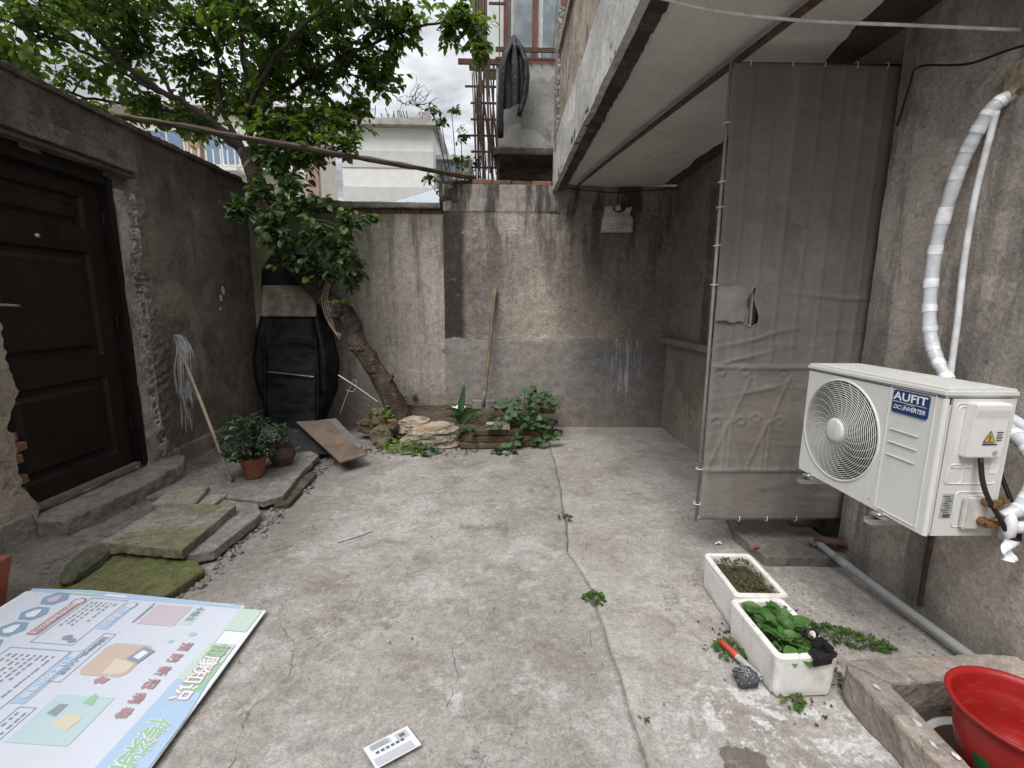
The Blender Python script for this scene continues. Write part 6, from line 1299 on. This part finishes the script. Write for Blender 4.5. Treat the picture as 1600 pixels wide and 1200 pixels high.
# ================================================================== POSTER BOARD
BZ0, BZ1 = .135, .025            # left and right height of the board (it leans off the mossy slab)
def bz(x): return BZ1 + (BZ0 - BZ1)*(-1.12 - x)/(1.12)
po = thing('poster_board', (-1.7, 1.4, .03), 'printed health information board with Chinese lettering lying face up at lower left', 'poster')
def pf(name, col, r=.3):
    col = tuple(.76*q + .24*w for q, w in zip(col, (.58, .6, .64))); g = G(name); P = g.P; n = g.noise(P, 3, 7, .7); sc = g.noise(g.warp(P, 4, .3), 22, 7, .75); n2 = g.noise(P, 60, 4, .7)
    c = g.mix(g.mul(g.rng(n, .5, .7), .3), col, tuple(.6*q + .12 for q in col)); c = g.mix(g.mul(g.rng(sc, .6, .68), .35), c, (.6, .6, .6)); c = g.mix(g.mul(g.rng(n2, .64, .7), .4), c, (.2, .17, .14))
    g.bump(n, .15, .01); return g.done(c, g.rng(n, .3, .7, r - .06, r + .15), 0, .45)
PW = pf('board print pale blue', (.56, .60, .68)); PBL = pf('board sky blue', (.3, .46, .66)); PGR = pf('board green', (.2, .45, .22)); PDB = pf('board blue', (.12, .25, .4)); PRD = pf('board red', (.36, .13, .14)); PGY = pf('board grey ink', (.16, .2, .26)); POR = pf('board orange', (.5, .37, .28)); PYL = pf('board sand', (.6, .52, .36)); PTE = pf('board teal', (.4, .55, .58)); PPK = pf('board faded pink', (.5, .4, .45)); PWH = pf('board white', (.72, .75, .78)); PLG = pf('board light green', (.46, .58, .48))
def sheetpoly(poly, lift, name, mat, parent, th=0.0):
    m = MB(); n = len(poly); top = [(x, y, bz(x) + lift) for x, y in poly]
    if th: m.add(top + [(x, y, z - th) for x, y, z in top], [tuple(range(n)), tuple(range(n, 2*n))[::-1]] + [(i, n + i, n + (i + 1) % n, (i + 1) % n) for i in range(n)])
    else: m.add(top, [tuple(range(n))])
    return m.build(name, mat, parent)
def rect(x0, x1, y0, y1): return [(x0, y0), (x1, y0), (x1, y1), (x0, y1)]
bd_ = sheetpoly([(-2.24, .72), (-1.11, .72), (-1.135, 2.055), (-1.25, 2.055), (-2.26, 2.06)], 0, 'board', PWH, po, .006)
pr_ = sheetpoly([(-2.235, .72), (-1.235, .72), (-1.245, 2.075), (-2.0, 2.10), (-2.245, 2.08)], .0022, 'printed_sheet', PW, po)
sheetpoly([(-1.30, .73), (-1.12, .73), (-1.125, 1.46), (-1.145, 1.62), (-1.27, 1.62)], .0036, 'header_blue', PBL, po)
sheetpoly([(-1.27, 1.62), (-1.145, 1.62), (-1.15, 1.82), (-1.26, 1.82)], .0038, 'header_green', PLG, po)
sheetpoly([(-1.235, 1.57), (-1.15, 1.57), (-1.15, 1.72), (-1.20, 1.70)], .0046, 'header_leaf', PGR, po)
sheetpoly(rect(-1.25, -1.15, 1.90, 2.05), .0034, 'corner_print', PLG, po)
sheetpoly([(-2.24, 2.06), (-1.26, 2.05), (-1.26, 2.072), (-2.0, 2.095), (-2.24, 2.078)], .0036, 'edge_print', PBL, po)
for x0, x1, mt in ((-2.1, -1.95, PLG), (-1.9, -1.8, PWH), (-1.4, -1.3, PLG)): sheetpoly(rect(x0, x1, 2.062, 2.076), .005, 'edge_print', mt, po)
def ptext(t, x, y, size, mat, bold=.0006, outline=None):
    vs, fs = text_mesh(t, size, 0); up = Vector((1, 0, -(BZ0 - BZ1)/1.12)); o = (x, y, bz(x))
    def stack(r, n, lift, name, mt):       # glyph drawn as a few shifted copies, each a hair above the last, to thicken its strokes
        m = MB()
        for k in range(n): m.add(on_plane([Vector((p[0] + r*math.cos(6.283*k/n), p[1] + r*math.sin(6.283*k/n), 0)) for p in vs], o, (0, -1, 0), up, (0, 0, 1), lift + .00008*k), fs)
        m.build(name, mt, po)
    if outline: stack(size*.055, 10, .0056, 'lettering_outline', outline)
    stack(size*.018, 4, .0072, 'lettering', mat)
ptext('健', -1.205, 1.775, .078, PGR, .0015, PRD); ptext('康', -1.205, 1.708, .078, PWH, .0015, PRD); ptext('知', -1.205, 1.638, .078, PWH, .0015, PRD); ptext('识', -1.205, 1.562, .078, PWH, .0015, POR)
for c, y in zip('传染病', (1.41, 1.335, 1.262)): ptext(c, -1.205, y, .082, PGR, .002, PWH)
for c, y in zip('预防新冠病毒', (1.785, 1.72, 1.652, 1.588, 1.523, 1.46)): ptext(c, -1.345, y, .05, PRD, .0006)
ptext('小贴士', -1.43, 1.985, .034, PDB, .001)
sheetpoly(rect(-1.455, -1.405, 1.915, 2.03), .0036, 'label_box', PLG, po)
sheetpoly(rect(-1.63, -1.47, 1.90, 2.035), .004, 'faded_photo', PPK, po)
sheetpoly(rect(-1.655, -1.645, 1.905, 2.04), .004, 'rule', PGY, po)
sheetpoly([(-1.64, 1.63), (-1.62, 1.61), (-1.48, 1.61), (-1.46, 1.63), (-1.46, 1.76), (-1.48, 1.78), (-1.62, 1.78), (-1.64, 1.76)], .004, 'photo_panel', POR, po)
sheetpoly([(-1.55, 1.62), (-1.49, 1.62), (-1.47, 1.64), (-1.47, 1.68), (-1.56, 1.70)], .0052, 'photo_panel', PYL, po); sheetpoly([(-1.52, 1.70), (-1.46, 1.68), (-1.44, 1.75), (-1.5, 1.77)], .0055, 'photo_panel', PGY, po); sheetpoly([(-1.50, 1.71), (-1.47, 1.70), (-1.46, 1.74), (-1.49, 1.75)], .0065, 'photo_panel', PWH, po)
sheetpoly(rect(-1.62, -1.42, 1.33, 1.52), .004, 'photo_panel', PTE, po); sheetpoly([(-1.54, 1.40), (-1.47, 1.38), (-1.46, 1.43), (-1.52, 1.45)], .0052, 'photo_panel', PYL, po); sheetpoly([(-1.59, 1.44), (-1.55, 1.43), (-1.55, 1.48), (-1.58, 1.48)], .0052, 'photo_panel', PGY, po); sheetpoly([(-1.51, 1.49), (-1.47, 1.48), (-1.48, 1.52), (-1.5, 1.53)], .0054, 'photo_panel', PGR, po)
sheetpoly([(-1.53, 1.605), (-1.50, 1.60), (-1.51, 1.575), (-1.53, 1.58), (-1.535, 1.57), (-1.555, 1.59), (-1.535, 1.61)], .0046, 'arrow', PRD, po)
def bar(x0, x1, y0, y1, mat, txt, size):
    sheetpoly(rect(x0, x1, y0, y1), .004, 'title_bar', mat, po); o = MB(); xc = (x0 + x1)/2
    o.tube([(xc + .026*math.cos(q), y1 + .01 + .026*math.sin(q), bz(xc) + .005) for q in [k*math.pi/8 for k in range(17)]], .0025, 4, False); o.build('title_ring', mat, po); ptext(txt, xc, (y0 + y1)/2, size, PWH, .0006)
bar(-2.0, -1.955, 1.79, 2.0, PRD, '预防传染病的方法', .026); bar(-1.765, -1.72, 1.85, 2.0, PBL, '传播途径', .03); bar(-1.745, -1.695, 1.47, 1.69, PBL, '日常预防措施', .03)
def frame(x0, x1, y0, y1):
    m = MB()
    for a, b, c, d in ((x0, x0 + .003, y0, y1), (x1 - .003, x1, y0, y1), (x0, x1, y0, y0 + .003), (x0, x1, y1 - .003, y1)): m.add([(p, q, bz(p) + .004) for p, q in rect(a, b, c, d)], [(0, 1, 2, 3)])
    m.build('frame_line', PDB, po)
frame(-1.945, -1.775, 1.75, 2.045); frame(-1.71, -1.66, 1.57, 1.83); frame(-1.99, -1.75, 1.32, 1.72); frame(-1.70, -1.64, 1.30, 1.46)
rl = random.Random(2)
def lines(x0, x1, y0, y1, n):
    m = MB()
    for k in range(n):
        x = x1 - (x1 - x0)*(k + .5)/n; y = y1 - .012
        while y > y0 + .02:
            L_ = rl.uniform(.008, .02); m.add([(p, q, bz(p) + .0042) for p, q in rect(x - .004, x + .004, y - L_, y)], [(0, 1, 2, 3)]); y -= L_ + rl.uniform(.003, .012)
            if rl.random() < .08: break
    m.build('small_print', PGY, po)
lines(-1.93, -1.80, 1.84, 2.03, 6); lines(-1.97, -1.78, 1.34, 1.70, 8); lines(-1.70, -1.67, 1.58, 1.82, 2); lines(-1.695, -1.645, 1.31, 1.45, 2); lines(-1.65, -1.64, 1.92, 2.03, 1)
ptext('预防传染病，人人有责', -1.69, 1.70, .02, PGY, .0008)
for x, y in ((-2.09, 2.02), (-2.085, 1.915), (-2.08, 1.815), (-2.08, 1.71)):
    sheetpoly([(x + .055*math.cos(q*math.pi/3), y + .05*math.sin(q*math.pi/3)) for q in range(6)], .004, 'hexagon', PDB, po); sheetpoly([(x + .03*math.cos(q*math.pi/3 + .3)*(1 if q % 2 else .6), y + .03*math.sin(q*math.pi/3 + .3)) for q in range(6)], .0052, 'hexagon_picture', PWH if y < 2 else PPK, po)
for x, y, s in ((-1.83, 1.79, .02), (-1.80, 1.775, .016), (-1.42, 1.81, .012), (-1.36, 1.86, .016)): sheetpoly([(x + s*math.cos(q*math.pi/4), y + s*.8*math.sin(q*math.pi/4)) for q in range(8)], .0046, 'picture_spot', PGY if x < -1.7 else PBL, po)
sheetpoly([(-1.7, .95), (-1.55, .95), (-1.55, 1.05), (-1.7, 1.05)], .004, 'photo_panel', PYL, po)

# leaflet, paper scrap
lv = thing('leaflet', (-.36, 1.35, .01), 'small printed white leaflet lying on the concrete at the bottom edge', 'leaflet')
c0, ex, ey = Vector((-.362, 1.345, .020)), Vector((.066, .041, 0)), Vector((-.042, .048, .0))
def lq(a, b, c, d, z): return [c0 + ex*a + ey*c + Vector((0, 0, z)), c0 + ex*b + ey*c + Vector((0, 0, z)), c0 + ex*b + ey*d + Vector((0, 0, z)), c0 + ex*a + ey*d + Vector((0, 0, z))]
m = MB(); m.add(lq(-1, 1, -.75, .75, 0) + lq(-1, 1, -.75, .75, -.002), [(0, 1, 2, 3), (7, 6, 5, 4), (0, 4, 5, 1), (1, 5, 6, 2), (2, 6, 7, 3), (3, 7, 4, 0)]); m.build('sheet', pf('leaflet paper', (.62, .64, .70), .6), lv)
m = MB()
for a, b, c, d in ((-.9, .75, -.68, -.2), (.3, .85, .1, .6)): m.add(lq(a, b, c, d, .0012), [(0, 1, 2, 3)])
m.build('photo', pf('leaflet photo', (.38, .38, .40), .6), lv)
m = MB()
for k in range(6): m.add(lq(-.7 + .22*k, -.55 + .22*k, .0, .14, .0022), [(0, 1, 2, 3)])
for k in range(4): m.add(lq(-.8, .1 - .1*(k % 2), .32 + .09*k, .35 + .09*k, .0022), [(0, 1, 2, 3)])
m.add(lq(.45, .7, .25, .48, .0024), [(0, 1, 2, 3)]); m.build('print', simple('leaflet ink', (.12, .12, .14), .6), lv)
m = MB(); m.grid(lambda u, v: (1.37 + .05*u, 2.68 + .04*v, .012 + .008*math.sin(4*u + 3*v)), 4, 4); tag(m.build('paper_scrap', M_TAPE2, smooth=True), 'tiny white paper scrap on the floor by the canvas gate', 'litter')
m = rock((1.53, 2.52, .085), (.06, .02, .012), 4, 2); tag(m.build('red_scrap', simple('red plastic', (.4, .06, .06), .5)), 'small red scrap on the porch step under the gate', 'litter')
m = MB(); m.tube(smooth_path([(-1.02, 2.72, .015), (-.92, 2.78, .02), (-.84, 2.86, .018)], 4), .0028, 5); tag(m.build('stick', M_TWIG), 'thin dark stick on the open concrete floor', 'stick')

# ================================================================== FOAM BOX PLANTERS
def foam_mat():
    g = G('white foam'); b = g.vor(g.O, 130); n = g.noise(g.O, 6, 5, .65); n2 = g.noise(g.O, 25, 5); z = g.xyz(g.O)[2]
    c = g.mix(g.mul(g.rng(n, .47, .68), .6), (.72, .71, .69), (.44, .39, .33)); c = g.mix(g.mul(g.rng(g.noise(g.scl(g.O, (16, 16, 2)), 1.5, 6, .7), .55, .68), .45), c, (.3, .25, .2)); c = g.mix(g.rng(g.add(z, g.mul(n2, .05)), .02, .06, .6, 0.0), c, (.3, .27, .23)); g.bump(g.add(b, n2), .25, .004); return g.done(c, .6, 0, .3)
M_FOAM = foam_mat()
def foam_box(x0, x1, y0, y1, h, rot, label, seed):
    cx, cy = (x0 + x1)/2, (y0 + y1)/2; t = thing('foam_planter', (cx, cy, .012), label, 'planter', 'foam box planters'); m = MB()
    def ring_(dx, dy, z, r):
        pts = []
        for sx, sy, a0 in ((1, 1, 0), (-1, 1, 90), (-1, -1, 180), (1, -1, 270)):
            for q in range(5):
                a = R(a0 + 22.5*q); x, y = sx*(dx - r) + r*math.cos(a), sy*(dy - r) + r*math.sin(a); pts.append((cx + x*math.cos(rot) - y*math.sin(rot), cy + x*math.sin(rot) + y*math.cos(rot), .012 + z))
        return pts
    hx, hy = (x1 - x0)/2, (y1 - y0)/2; w = .026
    rings = [ring_(hx*.93, hy*.95, 0, .02), ring_(hx*.94, hy*.955, .012, .022), ring_(hx*.985, hy*.985, h*.8, .024), ring_(hx*.99, hy*.99, h*.82, .024), ring_(hx, hy, h - .006, .024), ring_(hx - .004, hy - .004, h, .022), ring_(hx - w + .003, hy - w + .003, h, .014), ring_(hx - w, hy - w, h - .004, .012), ring_(hx - w - .006, hy - w - .006, .03, .012)]
    rl = random.Random(seed)
    for q in rings: m.v += [(x + rl.uniform(-.0012, .0012), y + rl.uniform(-.0012, .0012), z + (rl.uniform(-.001, .001) if z > .02 else 0)) for x, y, z in q]
    n = 20
    for k in range(len(rings) - 1):
        for i in range(n): m.f.append((k*n + i, k*n + (i + 1) % n, (k + 1)*n + (i + 1) % n, (k + 1)*n + i))
    m.f.append(tuple(range(n))[::-1]); m.f.append(tuple(range((len(rings) - 1)*n, len(rings)*n)))
    m.build('box', M_FOAM, t, smooth=False)
    s = MB(); nu, nv = 24, 30; u, v = UV(nu, nv); X_ = (2*u - 1)*(hx - w - .004); Y_ = (2*v - 1)*(hy - w - .004); xx, yy = cx + X_*math.cos(rot) - Y_*math.sin(rot), cy + X_*math.sin(rot) + Y_*math.cos(rot)
    s.add(st3(xx, yy, h - .035 + .02*fbm(st3(xx, yy, 0), 18, 3, seed)).reshape(-1, 3).tolist(), [(j*25 + i, j*25 + i + 1, j*25 + i + 26, j*25 + i + 25) for j in range(nv) for i in range(nu)]); s.build('soil', M_SOIL, t, smooth=True)
    return t, cx, cy, hx - w, hy - w
fb1, cx, cy, hx, hy = foam_box(1.085, 1.335, 1.885, 2.255, .185, -.03, 'white foam box planter with bare mossy soil, the farther of the two', 1)
rl = random.Random(12); m = MB()
for k in range(700):
    x, y = cx + hx*rl.uniform(-.95, .95), cy + hy*rl.uniform(-.95, .95)
    if rl.random() > .35 + .6*float(vnoise(np.array((x*9, y*9, 0)))): continue
    a = rl.uniform(0, 6.3); put_leaf(m, leaf_shape(1, .7, .1, .2, 2), leaf_mat((x, y, .175 + .012*rl.random()), (math.cos(a), math.sin(a), rl.uniform(0, 1)), (0, 0, 1), rl.uniform(.008, .02)))
tag(m.build('seedlings', M_WILT, fb1, smooth=True), kind='stuff')
fb2, cx, cy, hx, hy = foam_box(1.052, 1.30, 1.525, 1.885, .175, .03, 'white foam box planter full of green lettuce leaves, nearest the basin', 2)
SS = leaf_shape(1, .85, .10, .22, 4, .8); SD = leaf_data('leaf', SS, M_SALAD); rl = random.Random(31)
for (px, py, n) in ((cx - .03, cy + .09, 9), (cx + .02, cy + .04, 10), (cx - .01, cy - .02, 11), (cx + .03, cy - .04, 8), (cx - .04, cy - .08, 6), (cx + .01, cy - .11, 5), (cx - .05, cy + .03, 8), (cx + .05, cy + .0, 8)):
    for k in range(n):
        a = 2*math.pi*k/n + rl.uniform(-.4, .4); el = rl.uniform(.15, 1.3); d = Vector((math.cos(a), math.sin(a), el)); place('leaf', SD, leaf_mat((px + .012*math.cos(a), py + .012*math.sin(a), .165 + .03*rl.random()), d, (rl.gauss(0, .2), rl.gauss(0, .2), 1), rl.uniform(.032, .072)), fb2)
for (x, y) in ((cx - .055, 1.545), (cx - .0, 1.54)): place('leaf', SD, leaf_mat((x, y + .03, .2), (0.1, -1, -.55), (0, -.5, 1), .075), fb2)
m = MB()
for k in range(420):
    x, y = cx + hx*rl.uniform(-.95, .95), cy + hy*rl.uniform(-.95, .7); a = rl.uniform(0, 6.3); put_leaf(m, leaf_shape(1, .8, .1, .2, 2), leaf_mat((x, y, .16 + .03*rl.random()), (math.cos(a), math.sin(a), rl.uniform(0, 1.4)), (0, 0, 1), rl.uniform(.012, .028)))
tag(m.build('seedlings', M_WEED, fb2, smooth=True), kind='stuff')
# black clip on the rim of the near box
bc_ = thing('clip', (1.245, 1.55, .19), 'black plastic clip with cable hooked over the rim of the near foam box', 'clip'); M_BP = simple('matt black plastic', (.012, .012, .014), .5)
m = MB(); m.box((1.232, 1.528, .200), (.09, .05, .022), (.15, -.12, .25)); m.box((1.225, 1.514, .178), (.085, .012, .035), (.1, 0, .2)); m.build('clip_body', M_BP, bc_, bevel=.004)
m = MB(); m.box((1.235, 1.552, .222), (.05, .035, .03), (.2, .1, .4)); m.box((1.25, 1.53, .225), (.03, .03, .02), (.1, .1, .1)); m.build('clip_jaw', M_BP, bc_, bevel=.003)
m = MB(); m.tube([(1.225 + .022*math.cos(q), 1.585 + .014*math.sin(q)*.5, .235 + .02*math.sin(q)) for q in [k*math.pi/6 for k in range(14)]], .005, 6); m.tube(smooth_path([(1.21, 1.60, .215), (1.20, 1.61, .23), (1.215, 1.615, .245)], 3), .006, 6); m.build('clip_ring', M_BP, bc_, smooth=True)
# short plastic pipe with a red grip, net bag
tp = thing('pipe_offcut', (1.04, 1.66, .01), 'short grey pipe with a red grip lying beside the near foam box', 'pipe')
a, b = Vector((.985, 1.80, .035)), Vector((1.052, 1.605, .026)); d = (b - a).normalized(); m = MB()
mid = a.lerp(b, .42); m.tube([mid, b], .0135, 14, False); m.tube([mid, b], .011, 14, False); m.build('tube', simple('grey plastic pipe', (.36, .37, .39), .4), tp, smooth=True)
m = MB(); m.tube([b - d*.0004, b], [.0134, .0111], 14, False); m.build('tube_end', simple('grey cut edge', (.45, .46, .47), .5), tp)
m = MB(); m.tube([a - d*.01, a.lerp(b, .08), a.lerp(b, .2), a.lerp(b, .42), a.lerp(b, .44)], [.008, .014, .012, .0155, .012], 10); m.build('grip', simple('red plastic grip', (.45, .06, .035), .4), tp, smooth=True)
nt = thing('net_bag', (.99, 1.60, .01), 'small crumpled dark net bag on the floor beside the pipe offcut', 'bag')
m = rock((.99, 1.60, .035), (.10, .085, .055), 3, 3, .5); m.build('bag', simple('dark filled net', (.06, .06, .065), .8, 0, .4, 60), nt, smooth=True); m = MB(); rl = random.Random(3)
for k in range(50):
    a = rl.uniform(0, 6.3); t = rl.uniform(.1, 1.4); p = Vector((.99 + .054*math.cos(a)*math.sin(t), 1.605 + .047*math.sin(a)*math.sin(t), .035 + .033*math.cos(t))); q = rv(1).normalized(); m.tube([p, p + Vector((q.x*.02, q.y*.02, -.003))], .001, 3, False)
m.build('net_threads', simple('pale net threads', (.4, .4, .41), .8), nt)

# ================================================================== DRAIN PIPE, BASIN, BUCKET
dp = thing('drain_pipe', (1.96, 2.0, .03), 'grey drain pipe running along the foot of the right wall', 'pipe'); M_PIPE = simple('grey pvc pipe', (.33, .345, .36), .4, 0, .1, 12, 0, .4, (.25, .25, .24), .4)
P = smooth_path([(1.915, 2.52, .10), (1.935, 2.35, .085), (1.965, 2.0, .065), (1.985, 1.7, .055), (2.0, 1.45, .05), (2.0, 1.0, .045)], 6)
MB().tube(P, .021, 14).build('pipe', M_PIPE, dp, smooth=True); MB().tube(P[5:8], .0245, 14).build('coupling', M_PIPE, dp, smooth=True)
M_BRP = simple('brown clay pipe', (.1, .06, .048), .6); MB().tube([(1.90, 2.545, .11), (1.97, 2.5, .125), (2.06, 2.46, .135)], .026, 12).build('brown_elbow', M_BRP, dp, smooth=True)
MB().tube([(2.022, 2.47, .132), (2.034, 2.465, .134)], .036, 14).build('collar', M_BRP, dp, smooth=True); MB().tube([(1.90, 2.56, .098), (1.915, 2.52, .10)], .027, 12).build('socket', M_SLABG, dp, smooth=True)
MB().tube([(1.86, 2.72, .14), (2.05, 2.68, .15)], .024, 10).build('old_pipe', M_BRP, dp, smooth=True)
bs = thing('washing_basin', (1.66, 1.2, 0), 'low chipped concrete basin kerb built against the right wall', 'basin')
M_BASIN = plaster('chipped basin concrete', (.33, .285, .25), (.25, .215, .19), (.11, .092, .08), 40, 0, 2, .5)
rough_slab([(1.325, .5), (1.415, .5), (1.42, 1.42), (1.43, 1.44), (1.345, 1.545), (1.325, 1.52)], 0, .15, 701, .01, .05).build('kerb', M_BASIN, bs)
rough_slab([(1.345, 1.55), (1.432, 1.442), (2.05, 1.45), (2.05, 1.56), (1.9, 1.585), (1.6, 1.57)], 0, .152, 702, .01, .05).build('kerb', M_BASIN, bs)
MB().box((1.73, .98, .012), (.64, .95, .02)).build('basin_floor', M_DARKROCK, bs)
for k, (x, y, z, s) in enumerate(((1.36, 1.42, .155, .018), (1.375, 1.27, .155, .025), (1.36, 1.2, .153, .016), (1.395, 1.16, .155, .02))): rock((x, y, z), (s*.6, s*1.1, .004), 40 + k, 3, 1.2).build('lime_spot', M_FASCIA, bs)
tr_ = thing('enamel_tray', (1.6, 1.17, .02), 'white tray of dark water under the red bucket', 'tray')
m = MB(); m.lathe([(0, 0), (.17, 0), (.188, .03), (.192, .032), (.186, .034), (.165, .008), (0, .008)], (1.60, 1.20, .025), 40, 'Z', lambda a, h: .012*math.sin(3*a)); m.build('tray', simple('chipped white enamel', (.66, .65, .62), .35, 0, .1, 8, 0, .5, (.3, .24, .18), .5), tr_, smooth=True)
g = G('murky water'); g.done((.05, .035, .025), .05, 0, .5); m = MB(); m.lathe([(0, 0), (.172, 0)], (1.60, 1.20, .043), 32); m.build('water', g.m, tr_)
bk = thing('bucket', (1.60, 1.16, .05), 'glossy red plastic bucket in the lower right corner', 'bucket')
g = G('glossy red plastic'); n = g.noise(g.O, 5, 4); g.done(g.mix(g.mul(g.rng(g.noise(g.scl(g.O, (8, 8, 40)), 2, 6, .7), .58, .66), .35), g.mix(g.rng(n, .4, .7), (.31, .014, .012), (.25, .013, .011)), (.36, .09, .075)), g.rng(g.noise(g.O, 20, 5, .7), .3, .7, .25, .5), 0, .4); M_RED = g.m
m = MB(); m.lathe([(0, 0), (.118, 0), (.124, .006), (.15, .12), (.163, .2), (.168, .232), (.176, .236), (.183, .243), (.186, .25), (.183, .255), (.176, .254), (.168, .248), (.164, .235), (.160, .2), (.155, .185), (.152, .18), (.145, .12), (.12, .012), (0, .01)], (1.59, 1.16, .05), 72); m.build('bucket_body', M_RED, bk, smooth=True)
m = MB()
for k in range(8):
    a0 = R(182 + 2*k); a1 = R(184 + 2*k); m.add([(1.59 + r*math.cos(q), 1.16 + r*math.sin(q), .05 + z) for q, r, z in ((a0, .143, .08), (a1, .143, .08), (a1, .1525, .13), (a0, .1525, .13))], [(0, 1, 2, 3)])
m.build('sticker', simple('green sticker', (.02, .1, .03), .5), bk)
m = MB(); m.grid(lambda u, v: (1.77 + .09*u, 1.60 + .05*v, .014 + .006*math.sin(8*u)), 4, 3); tag(m.build('blue_scrap', simple('blue plastic', (.12, .28, .5), .4), smooth=True), 'small blue plastic scrap behind the concrete basin kerb', 'litter')

m = MB(); rl = random.Random(15)
for k in range(330):
    a = rl.uniform(0, 6.28); q = abs(rl.gauss(0, .05)); e_ = rl.choice(((1.06, 1.9), (1.03, 1.72), (1.17, 1.53), (1.33, 1.7), (1.36, 2.0), (1.55, 1.85))); s = rl.uniform(.002, .008); m.box((e_[0] + q*math.cos(a)*1.4, e_[1] + q*math.sin(a)*1.6, .009 + s*.3), (s*1.3, s, s*.7), (rl.random(), rl.random(), rl.random()*6))
tag(m.build('spilled_soil', M_SOIL), 'dark soil crumbs spilled on the floor around the foam planters', 'soil', kind='stuff')
# thin rubble along the slab edges and chips on the floor
m = MB(); rl = random.Random(77)
for k in range(420):
    y = rl.uniform(2.0, 4.4); x = fedge(y) + .15 + rl.gauss(0.0, .035); s = rl.uniform(.004, .02)*(1 if rl.random() < .85 else 1.7); m.box((x, y, .004 + s*.3), (s*1.4, s, s*.7), (rl.random(), rl.random(), rl.random()*6))
for k in range(160):
    x, y = rl.uniform(-1.5, 2.0), rl.uniform(1.2, 5.2); s = rl.uniform(.002, .007); m.box((x, y, .006 + s*.3), (s*1.6, s, s*.6), (rl.random(), rl.random(), rl.random()*6))
for k in range(260):
    x, y = rl.gauss(1.62, .22), rl.gauss(1.95, .3); s = rl.uniform(.002, .006)
    if x < 1.98 and y > 1.62 and x > 1.33: m.box((x, y, .008 + s*.3), (s*1.5, s, s*.6), (rl.random(), rl.random(), rl.random()*6))
tag(m.build('grit', M_SLABG), 'loose grit and chips scattered along the slab edges', 'grit', kind='stuff')
